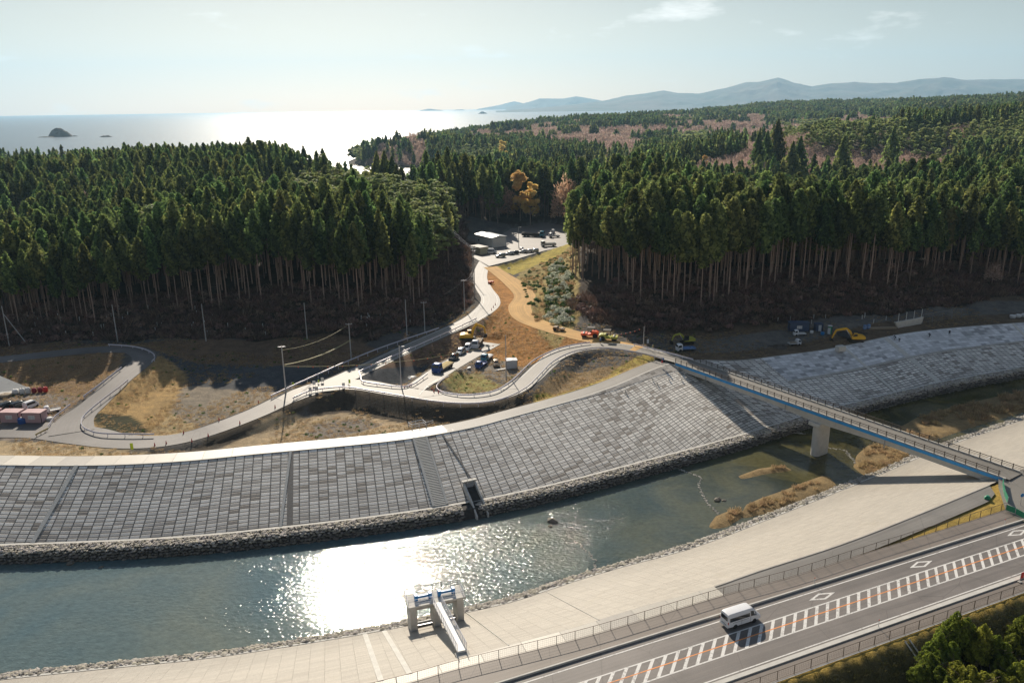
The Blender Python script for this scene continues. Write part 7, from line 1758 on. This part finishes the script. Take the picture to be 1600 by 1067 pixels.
for k, (px, py) in enumerate(((491, 603), (504, 598), (485, 613), (495, 612), (537, 606))):
    p = gp(px, py, 11.5); m_ = MB(); m_.bbox(-.35, .35, -.03, .03, .35, 1.3); e = empty('barrier_board', p, .2, ('pale barrier board on the far side of the junction, left', 'pale barrier board on the far side of the junction, right', 'pale barrier board on the river side, leftmost', 'pale barrier board on the river side, middle', 'pale barrier board on the river side, rightmost')[k], 'barrier', 'barrier boards at the junction'); m_.build('board', M['white_dull'], e)
    for s_ in (-.25, .25): m_ = MB(); m_.bbox(s_ - .03, s_ + .03, -.15, .15, 0, .348); m_.build('foot', M['galv'], e)
def delineator(s, o, label):
    e = empty('delineator_post', hw(s, o, CREST + .02), HANG, label, 'road post'); m_ = MB(); m_.tube((0, 0, -.1), (0, 0, .95), .045, n=8); m_.build('post', M['white_dull'], e); m_ = MB(); m_.lathe([(.09, -.02), (.09, .02)], 12, (0, 0, .98), 'Y'); m_.build('reflector', M['orange'], e)
for px, py, lab in ((1279, 917, 'thin road post on the far kerb of the highway near the left diamond'), (1567, 819, 'thin road post on the far kerb near the bridge corner')):
    q = np.array(at(px, py, CREST)) - h0; delineator(float(q @ hu), kf + .3, lab)
for px, py, lab in ((1370, 977, 'thin road post on the near kerb of the highway'),):
    q = np.array(at(px, py, CREST)) - h0; delineator(float(q @ hu), kn - .3, lab)
# bridge-head details: blue round sign, street furniture and marks on the road
p = at(1594, 790, 10.1); e = empty('round_sign', p, .2, 'round blue sign on the corner beside the green fence', 'sign'); m_ = MB(); m_.tube((0, 0, 0), (0, 0, 2.2), .035, n=6); m_.build('pole', M['galv'], e); m_ = MB(); m_.lathe([(.35, -.015), (.35, .015)], 20, (0, -.05, 2.0), 'Y'); m_.build('disc', M['bright_blue'], e)
for k, (px, py, z) in enumerate(((1543, 779, 10.0),)):
    e = empty('net_bundle', at(px, py, z), .5, 'crumpled green net bundle on the golden grass wedge', 'net'); m_ = MB(); m_.lathe([(.1, 0), (.55, .05), (.5, .35), (.25, .6), (.05, .62)], 9); m_.v = [(x * (1 + .3 * sin(i * 2.1)), y, z_) for i, (x, y, z_) in enumerate(m_.v)]; m_.build('net', M['green'], e)
M['green_crate'] = M['green']
def road_dash(pts, z, name='road_marking', w=.15):
    m_ = MB()
    for (a, b, c, d) in pts:
        A = np.array(at(a, b, z)); B = np.array(at(c, d, z)); u = (B - A) / np.linalg.norm(B - A); nv = np.array([-u[1], u[0], 0]) * w
        m_.add([A - nv, A + nv, B + nv, B - nv], [(0, 1, 2, 3)])
    tag(m_.build(name, M['road_paint']), kind='structure')
road_dash([(1520, 714, 1527, 711), (1530, 726, 1541, 722), (1536, 727, 1545, 724), (1540, 717, 1547, 714), (1556, 733, 1566, 729), (1560, 736, 1570, 733), (1582, 741, 1590, 738)], 10.58, w=.16)
road_dash([(655, 617, 668, 603), (669, 601, 684, 592)], 11.52, w=.12)
road_dash([(663, 605, 668, 602.5), (676, 598, 690, 590)], 11.3, w=.10)
# ---- stairs, outlet, sluice gate structure
def frame_on_bank(xa, xb):
    """local frame: origin on the crest, u along, v down the slope"""
    a = xsplit(fc, xa); A = fc[a]; b_ = xsplit(ft, xb); Bp = ft[b_]; v = Bp - A; L = float(np.linalg.norm(v)); v = v / L; u = fc[a + 1] - fc[a]; u = u / np.linalg.norm(u); n = np.cross(u, v); n = n if n[2] > 0 else -n
    n /= np.linalg.norm(n); return A, u, v, n, L
A, u, v, n, L = frame_on_bank(px_on_crest(649, 685), px_on_toe(684, 788))
Mx = Matrix(((u[0], v[0], n[0], A[0]), (u[1], v[1], n[1], A[1]), (u[2], v[2], n[2], A[2]), (0, 0, 0, 1)))
e = bpy.data.objects.new('embankment_stairs', None); link(e); e.matrix_world = Mx; tag(e, 'concrete stairs with pale side walls down the block embankment', 'stairs')
for x in (-1.35, 1.35): m_ = MB(); m_.bbox(x - .22, x + .22, 0, L - .2, -.05, .26); m_.build('side_wall', M['concrete_new'], e)
prof = []; ns_ = 44
for k in range(ns_): y0 = L * k / ns_; y1 = L * (k + 1) / ns_; prof += [(y0, .22), (y0 + (y1 - y0) * .62, .24), (y0 + (y1 - y0) * .66, .02), (y1 - .001, .0)]
m_ = MB(); vs = [(-1.13, y, z) for y, z in prof] + [(1.13, y, z) for y, z in prof]; k_ = len(prof); m_.add(vs, [(i, i + 1, k_ + i + 1, k_ + i) for i in range(k_ - 1)]); m_.build('steps', M['concrete_new'], e)
A, u, v, n, L = frame_on_bank(px_on_crest(690, 676), px_on_toe(727, 785))
O = ft[xsplit(ft, outx)]; uh = np.array([u[0], u[1], 0]); uh /= np.linalg.norm(uh); dh = np.array([v[0], v[1], 0]); dh -= uh * (dh @ uh); dh /= np.linalg.norm(dh)
Mx = Matrix(((uh[0], dh[0], 0, O[0]), (uh[1], dh[1], 0, O[1]), (0, 0, 1, O[2]), (0, 0, 0, 1)))
e = bpy.data.objects.new('drain_outlet', None); link(e); e.matrix_world = Mx; tag(e, 'concrete drain outlet with wing walls opening into the river', 'outlet')
for x in (-1.3, 1.02): m_ = MB(); m_.prism([(-3.3, 2.8), (-3.3, 0), (3.7, -2.8), (3.7, -1.5), (.6, .8)], x, x + .3, 'YZ'); m_.build('wing_wall', M['concrete_new'], e)
m_ = MB(); m_.bbox(-1.02, 1.02, -3.1, -2.8, -.8, 2.6); m_.build('back_wall', M['concrete'], e)
m_ = MB(); m_.bbox(-1.5, 1.5, -3.5, -2.7, 2.82, 3.02); m_.build('cap_slab', M['concrete_new'], e)
m_ = MB(); m_.prism([(-2.78, 1.75), (-2.78, .3), (3.7, -2.6), (3.7, -2.2), (0.3, 0.15)], -1.01, 1.01, 'YZ'); m_.build('channel_floor', M['shadow_bed'], e)  # dark tone paints the shade of the recess, along with the trickle
m_ = MB(); m_.bbox(-.75, .75, -2.78, -2.62, 1.5, 2.5); m_.build('flap_gate', M['pole_box'], e)
for x in (-.5, .5): m_ = MB(); m_.tube((x, -2.7, 2.5), (x, -2.7, 3.5), .05, n=6); m_.build('gate_spindle', M['white_dull'], e)
# sluice structure on the near bank
g0, g1, g2 = [np.array(at(a, b, 2.0)) for a, b in ((648, 991), (686, 982.5), (720, 975.5))]
du = (g2 - g0); Lg = float(np.linalg.norm(du)); du /= Lg; dv = np.array([-du[1], du[0], 0])
HP = ztop(tuple(g0), 946) - 2.0
Mx = Matrix(((du[0], dv[0], 0, g0[0]), (du[1], dv[1], 0, g0[1]), (0, 0, 1, 2.0), (0, 0, 0, 1)))
e = bpy.data.objects.new('sluice_gate', None); link(e); e.matrix_world = Mx; tag(e, 'concrete sluice gate tower with blue hoists and a footbridge', 'sluice gate')
for x in (0, Lg / 2, Lg): m_ = MB(); m_.bbox(x - .5, x + .5, -.2, 2.6, -2.2, HP - .35); m_.build('column', M['concrete_new'], e)
m_ = MB(); m_.bbox(-.8, Lg + .8, -.3, 3.0, HP - .35, HP - .05); 
m_.build('platform', M['concrete_new'], e)
m_ = MB(); m_.bbox(.5, Lg - .5, .2, .6, HP - 1.0, HP - .352); m_.build('lintel_beam', M['concrete'], e)
for x in (Lg * .25, Lg * .75):
    m_ = MB(); m_.cham(x - 1.25, x + 1.25, 1.1, 1.5, HP + .25, HP + .6, .05); m_.cham(x - 1.3, x - .8, .9, 1.7, HP, HP + .85, .05); m_.cham(x + .8, x + 1.3, .9, 1.7, HP, HP + .85, .05); o_ = m_.build('hoist', M['bright_blue'], e)
    m_ = MB(); m_.bbox(x - 1.25, x + 1.25, 1.6, 1.75, -1.6, .8); m_.build('gate_leaf', M['pole_box'], e)
    m_ = MB(); m_.bbox(x - 1.3, x + 1.3, .2, .35, -.4, -.25); m_.build('lower_rail', M['galv'], e)
    m_ = MB(); m_.bbox(x - 1.3, x + 1.3, .2, .3, 1.2, 1.3); m_.build('lower_rail', M['galv'], e)
def rail_run(pts, e, h=1.1, name='handrail', mat='galv', mids=(.4, .75), r=.03):
    m_ = MB()
    for a, b in zip(pts[:-1], pts[1:]):
        for z in (h,) + tuple(mids): m_.tube((a[0], a[1], a[2] + z), (b[0], b[1], b[2] + z), r if z == h else r * .6, n=6)
        nn_ = max(1, int(hypot(b[0] - a[0], b[1] - a[1]) / 1.2))
        for k in range(nn_ + 1): t = k / nn_; x, y, z = [a[i] + (b[i] - a[i]) * t for i in range(3)]; m_.tube((x, y, z), (x, y, z + h), r, n=6)
    return m_.build(name, M[mat], e)
zt_ = HP - .05; cxm = Lg / 2
rail_run([(cxm - .8, -.2, zt_), (-.7, -.2, zt_), (-.7, 2.9, zt_), (Lg + .7, 2.9, zt_), (Lg + .7, -.2, zt_), (cxm + .8, -.2, zt_)], e)
# footbridge to the crest
end = np.array(at(722, 1016, CREST + .1)); el = ((end - g0) @ du, (end - g0) @ dv, CREST + .1 - 2.0); sx_, sy_, sz_ = cxm, -.25, zt_
pl_ = np.array([el[0] - sx_, el[1] - sy_, 0]); pn = np.array([-pl_[1], pl_[0], 0]) / np.linalg.norm(pl_) * .6
m_ = MB(); a4 = [np.array([sx_, sy_, sz_]), np.array([el[0], el[1], el[2]])]; up = np.array([0, 0, 1.0])
m_.add([a4[0] - pn, a4[0] + pn, a4[1] + pn, a4[1] - pn, a4[0] - pn - up * .3, a4[0] + pn - up * .3, a4[1] + pn - up * .3, a4[1] - pn - up * .3], [(0, 1, 2, 3), (7, 6, 5, 4), (0, 4, 5, 1), (1, 5, 6, 2), (2, 6, 7, 3), (3, 7, 4, 0)]); m_.build('walkway', M['white_dull'], e)
for s_ in (-1, 1): rail_run([tuple(a4[0] + pn * s_), tuple(a4[1] + pn * s_)], e, 1.1, 'walkway_handrail', 'galv', (.25, .5, .75, .95), .035)
m_ = MB(); m_.bbox(el[0] - .9, el[0] + .9, el[1] - .9, el[1] + .3, -4.5 + CREST, el[2] - .32); m_.v = [(x, y, z) for x, y, z in m_.v]; m_.build('landing_block', M['concrete'], e)
# white frame and white rings at the top of the bank
p0 = at(652, 668, CREST - .1); e = empty('white_railing', p0, .35, 'white pipe railing frames standing behind the crest path', 'railing')
rail_run([(-1.6, 1.6, -.2), (1.7, 1.9, -.1), (1.9, -.3, 0), (-1.2, -.4, 0), (-1.6, 1.6, -.2)], e, 1.0, 'railing_frame', 'white', (.5,), .06)
rail_run([(1.9, -.3, 0), (3.6, .4, 0)], e, 1.0, 'railing_end', 'white', (.5,), .05)
p0 = at(703, 672, CREST + .03); m_ = MB(); vs = []; 
for k in range(20): t = 2 * pi * k / 20; vs += [(.8 * cos(t), .8 * sin(t), 0), (.55 * cos(t), .55 * sin(t), 0)]
m_.add(vs, [(2 * k, 2 * ((k + 1) % 20), 2 * ((k + 1) % 20) + 1, 2 * k + 1) for k in range(20)]); tag(m_.build('road_marking', M['road_paint'], loc=p0), kind='structure')
# drainage chute under the highway and channel at its foot
cs = float((np.array(at(1428, 1008, CREST)) - h0) @ hu)
e = empty('drain_chute', hw(cs + .4, O_FENCE_N - .8, CREST - .3), HANG, 'open concrete drain chute down the dark grass slope', 'drain'); Lc = 9.0; 
for x in (-.45, .33): m_ = MB(); m_.prism([(0, .12), (-Lc, .12 - Lc / 1.7), (-Lc, -.3 - Lc / 1.7), (0, -.3)], x, x + .12, 'YZ'); m_.build('side_wall', M['concrete_new'], e)
m_ = MB(); m_.prism([(0, -.1), (-Lc, -.1 - Lc / 1.7), (-Lc, -.3 - Lc / 1.7), (0, -.3)], -.33, .33, 'YZ'); m_.build('channel_floor', M['concrete'], e)
m_ = MB(); n_ = 30; ssx = np.linspace(-40, 60, n_)
A_ = [hw(s, O_FENCE_N - 10.2, 4.75) for s in ssx]; B_ = [hw(s, O_FENCE_N - 10.9, 4.75) for s in ssx]; strip('drain_channel', A_, B_, M['concrete'])
# boulders in the river and lines of stones
rk = []
def stone_at(px, py, s, label=None, z=WZ):
    p = at(px, py, z); V, Fi = ROCKS[int(px) % len(ROCKS)]; me_ = fast_mesh('boulder', V * [s * 1.3, s, s * .7], Fi, M['stone'], col=np.tile((.16, .14, .11), (len(V), 1))); o_ = link(bpy.data.objects.new('boulder', me_)); o_.location = p; o_.rotation_euler = (0, 0, px); tag(o_, label, 'rock')
stone_at(863, 815, 1.1, 'dark boulder in the glittering middle of the river'); stone_at(1122, 781, .9, 'dark boulder left of the line of stones in the clear water')
stone_at(1131, 782, .45, 'small stone right beside the dark boulder'); stone_at(111, 880, .8, 'flat pale boulder in the water at the far left'); stone_at(158, 886, .4, 'small dark rock right of the flat boulder on the left'); stone_at(860, 822, .5, 'stone in front of the glittering boulder')
def stone_line(pts, n, seed):
    P = resample(catmull([at(a, b, WZ) for a, b in pts], 1.0), n)[0]; r = np.random.default_rng(seed); Q = P + r.normal(0, .15, P.shape) * [1, 1, .2]
    scatter_rocks('stone_line', [tuple(q) for q in Q], r.uniform(.13, .34, n), [(.34, .32, .28)] * n, seed)
stone_line([(1062, 733), (1075, 738), (1096, 746), (1092, 755), (1098, 775), (1110, 790), (1127, 806)], 70, 5)
stone_line([(1290, 700), (1318, 703), (1327, 712), (1345, 730)], 45, 6); stone_line([(1228, 675), (1258, 678)], 20, 7)
stone_line([(900, 845), (925, 870), (930, 888)], 26, 8)
# white stakes in the cleared ground below the woods
m_ = MB(); m_.bbox(-.07, .07, -.07, .07, -.3, 1.3); sm_ = m_.mesh('stake', M['white_dull']); rr_ = random.Random(12)
for k in range(64):
    px, py = (rr_.uniform(40, 420), rr_.uniform(482, 527)) if k < 44 else (rr_.uniform(540, 690), rr_.uniform(485, 515)) if k < 54 else (rr_.uniform(1190, 1390), rr_.uniform(492, 508))
    p = on(px, py); o_ = link(bpy.data.objects.new('sapling_stake', sm_)); o_.location = p; o_.rotation_euler = (rr_.uniform(-.1, .1), rr_.uniform(-.1, .1), 0)
    tag(o_, 'short white stake in the brush below the left woods' if k < 54 else 'short white stake in the brush below the right woods', 'stake', 'white sapling stakes on the left slope' if k < 54 else 'white sapling stakes on the right slope')
# ---------------------------------------------------------------- people
def person(p, rz, pose, top, label, helmet='white'):
    e = empty('person', p, rz, label, 'person')
    J = {'pelvis': (0, 0, .95), 'chest': (0, 0, 1.35), 'neck': (0, 0, 1.5), 'head': (0, .01, 1.66), 'ls': (-.19, 0, 1.43), 'rs': (.19, 0, 1.43), 'le': (-.27, .02, 1.15), 're': (.27, .02, 1.15), 'lh': (-.27, .12, .92), 'rh': (.27, .12, .92),
         'lp': (-.1, 0, .9), 'rp': (.1, 0, .9), 'lk': (-.12, .04, .5), 'rk': (.12, .02, .5), 'lf': (-.12, 0, .08), 'rf': (.13, 0, .08), 'lt': (-.13, .17, .04), 'rt': (.15, .17, .04)}
    if pose == 'walk': J.update(lk=(-.11, .22, .5), lf=(-.11, .25, .08), lt=(-.11, .42, .06), rk=(.11, -.05, .5), rf=(.11, -.3, .12), rt=(.11, -.15, .04), lh=(-.27, -.15, .95), rh=(.27, .28, 1.0))
    if pose == 'bend': J.update(pelvis=(0, -.15, .9), chest=(0, .18, 1.15), neck=(0, .32, 1.2), head=(0, .45, 1.22), ls=(-.19, .26, 1.17), rs=(.19, .26, 1.17), le=(-.24, .35, .9), re=(.24, .35, .9), lh=(-.2, .45, .65), rh=(.2, .45, .65), lp=(-.1, -.15, .86), rp=(.1, -.15, .86))
    if pose == 'flag': J.update(re=(.45, .1, 1.35), rh=(.68, .15, 1.45))
    R = dict(pelvis=.15, chest=.16, neck=.065, head=.105, ls=.07, rs=.07, le=.048, re=.048, lh=.035, rh=.035, lp=.09, rp=.09, lk=.065, rk=.065, lf=.048, rf=.048, lt=.035, rt=.035)
    E_ = [('pelvis', 'chest'), ('chest', 'neck'), ('neck', 'head'), ('chest', 'ls'), ('chest', 'rs'), ('ls', 'le'), ('rs', 're'), ('le', 'lh'), ('re', 'rh'), ('pelvis', 'lp'), ('pelvis', 'rp'), ('lp', 'lk'), ('rp', 'rk'), ('lk', 'lf'), ('rk', 'rf'), ('lf', 'lt'), ('rf', 'rt')]
    def skin(name, keys, edges, k, mat):
        ks = list(keys); me_ = bpy.data.meshes.new(name); me_.from_pydata([J[q] for q in ks], [(ks.index(a), ks.index(b)) for a, b in edges], []); me_.materials.append(M[mat]); o_ = bpy.data.objects.new(name, me_); kid(o_, e)
        md = o_.modifiers.new('skin', 'SKIN'); 
        for i, q in enumerate(ks): me_.skin_vertices[0].data[i].radius = (R[q] * k, R[q] * k)
        me_.skin_vertices[0].data[0].use_root = True; o_.modifiers.new('sub', 'SUBSURF').levels = 1; o_.modifiers['sub'].render_levels = 1; return o_
    try:
        skin('body', J.keys(), E_, 1.0, 'skin')
        skin('jacket', ['chest', 'pelvis', 'neck', 'ls', 'rs', 'le', 're', 'lh', 'rh'], [('pelvis', 'chest'), ('chest', 'neck'), ('chest', 'ls'), ('chest', 'rs'), ('ls', 'le'), ('rs', 're'), ('le', 'lh'), ('re', 'rh')], 1.18, top)
        skin('trousers', ['pelvis', 'lp', 'rp', 'lk', 'rk', 'lf', 'rf'], [('pelvis', 'lp'), ('pelvis', 'rp'), ('lp', 'lk'), ('rp', 'rk'), ('lk', 'lf'), ('rk', 'rf')], 1.2, 'cloth_dark')
    except Exception as ex: print('person', ex)
    hx, hy, hz_ = J['head']; m_ = MB(); m_.lathe([(.17, .0), (.135, .03), (.12, .1), (.07, .15), (.01, .165)], 14, (hx, hy, hz_ + .02)); m_.build('helmet', M[helmet], e)
    return e
sl = lambda px, py, zz: at(px, py, zz)
person(sl(1398, 531, 9.4), 1.0, 'bend', 'cloth_dark', 'worker bending at the crest of the fresh embankment, leftmost of three')
person(sl(1405, 534, 9.0), 2.4, 'bend', 'cloth_dark', 'worker crouching close beside the leftmost one on the embankment')
person(sl(1452, 527, 9.0), 0.2, 'bend', 'cloth_dark', 'worker in dark clothes in the middle of the fresh embankment crest')
person(sl(1483, 524, 8.8), 3.0, 'walk', 'cloth_dark', 'worker in dark clothes climbing the fresh embankment, rightmost')
person(at(1036, 568, 10.75), 2.6, 'flag', 'cloth_blue', 'person in light blue with an arm out at the end of the guardrail')
person(at(938, 537, 11.0), .5, 'stand', 'cloth_blue', 'worker in blue standing between the two road rollers')
person(at(754, 537, 8.8), 1.0, 'stand', 'cloth_dark', 'worker in dark clothes beside the excavator bucket')
# signs flanking the end of the river path near the bridge (white and red board by the flag person)
banner(at(1033, 569, 10.7), 1.0, .4, 'red', 'small red and white board at the feet of the flag person', .3)
# small pegs and vents on the weathered upper band
for k, (px, py) in enumerate(((1011, 607), (1032, 600), (1050, 597), (966, 620), (1000, 585), (1030, 578))):
    p = at(px, py, CREST - (py - 566 + (1057 - px) * -.0) * 0.0 - 1.2); a = xsplit(fc, p[0]); q = lerp(fc[a], ft[a], .12 + .06 * (k % 3)); e = empty('vent_pipe', tuple(q), .3, 'short pale vent pipe on the weathered upper bank by the bridge', 'pipe', 'vent pipes on the upper bank'); m_ = MB(); m_.lathe([(.13, -.2), (.13, .55), (.18, .56), (.18, .66)], 10); m_.build('pipe', M['concrete_new'], e)
# ---------------------------------------------------------------- the air between here and the mountains
hz = MB(); hz.bbox(-26000, 26000, -500, 25500, -12.0, 1500.0)
mh = bpy.data.materials.new('haze'); mh.use_nodes = True; nth = mh.node_tree; nth.nodes.clear()
oh = nth.nodes.new('ShaderNodeOutputMaterial'); pv = nth.nodes.new('ShaderNodeVolumePrincipled')
pv.inputs['Color'].default_value = (*HAZE_COLOR, 1); pv.inputs['Density'].default_value = HAZE_DENSITY; pv.inputs['Anisotropy'].default_value = HAZE_G
nth.links.new(pv.outputs[0], oh.inputs['Volume'])
ho = hz.build('haze', mh); ho['kind'] = 'stuff'
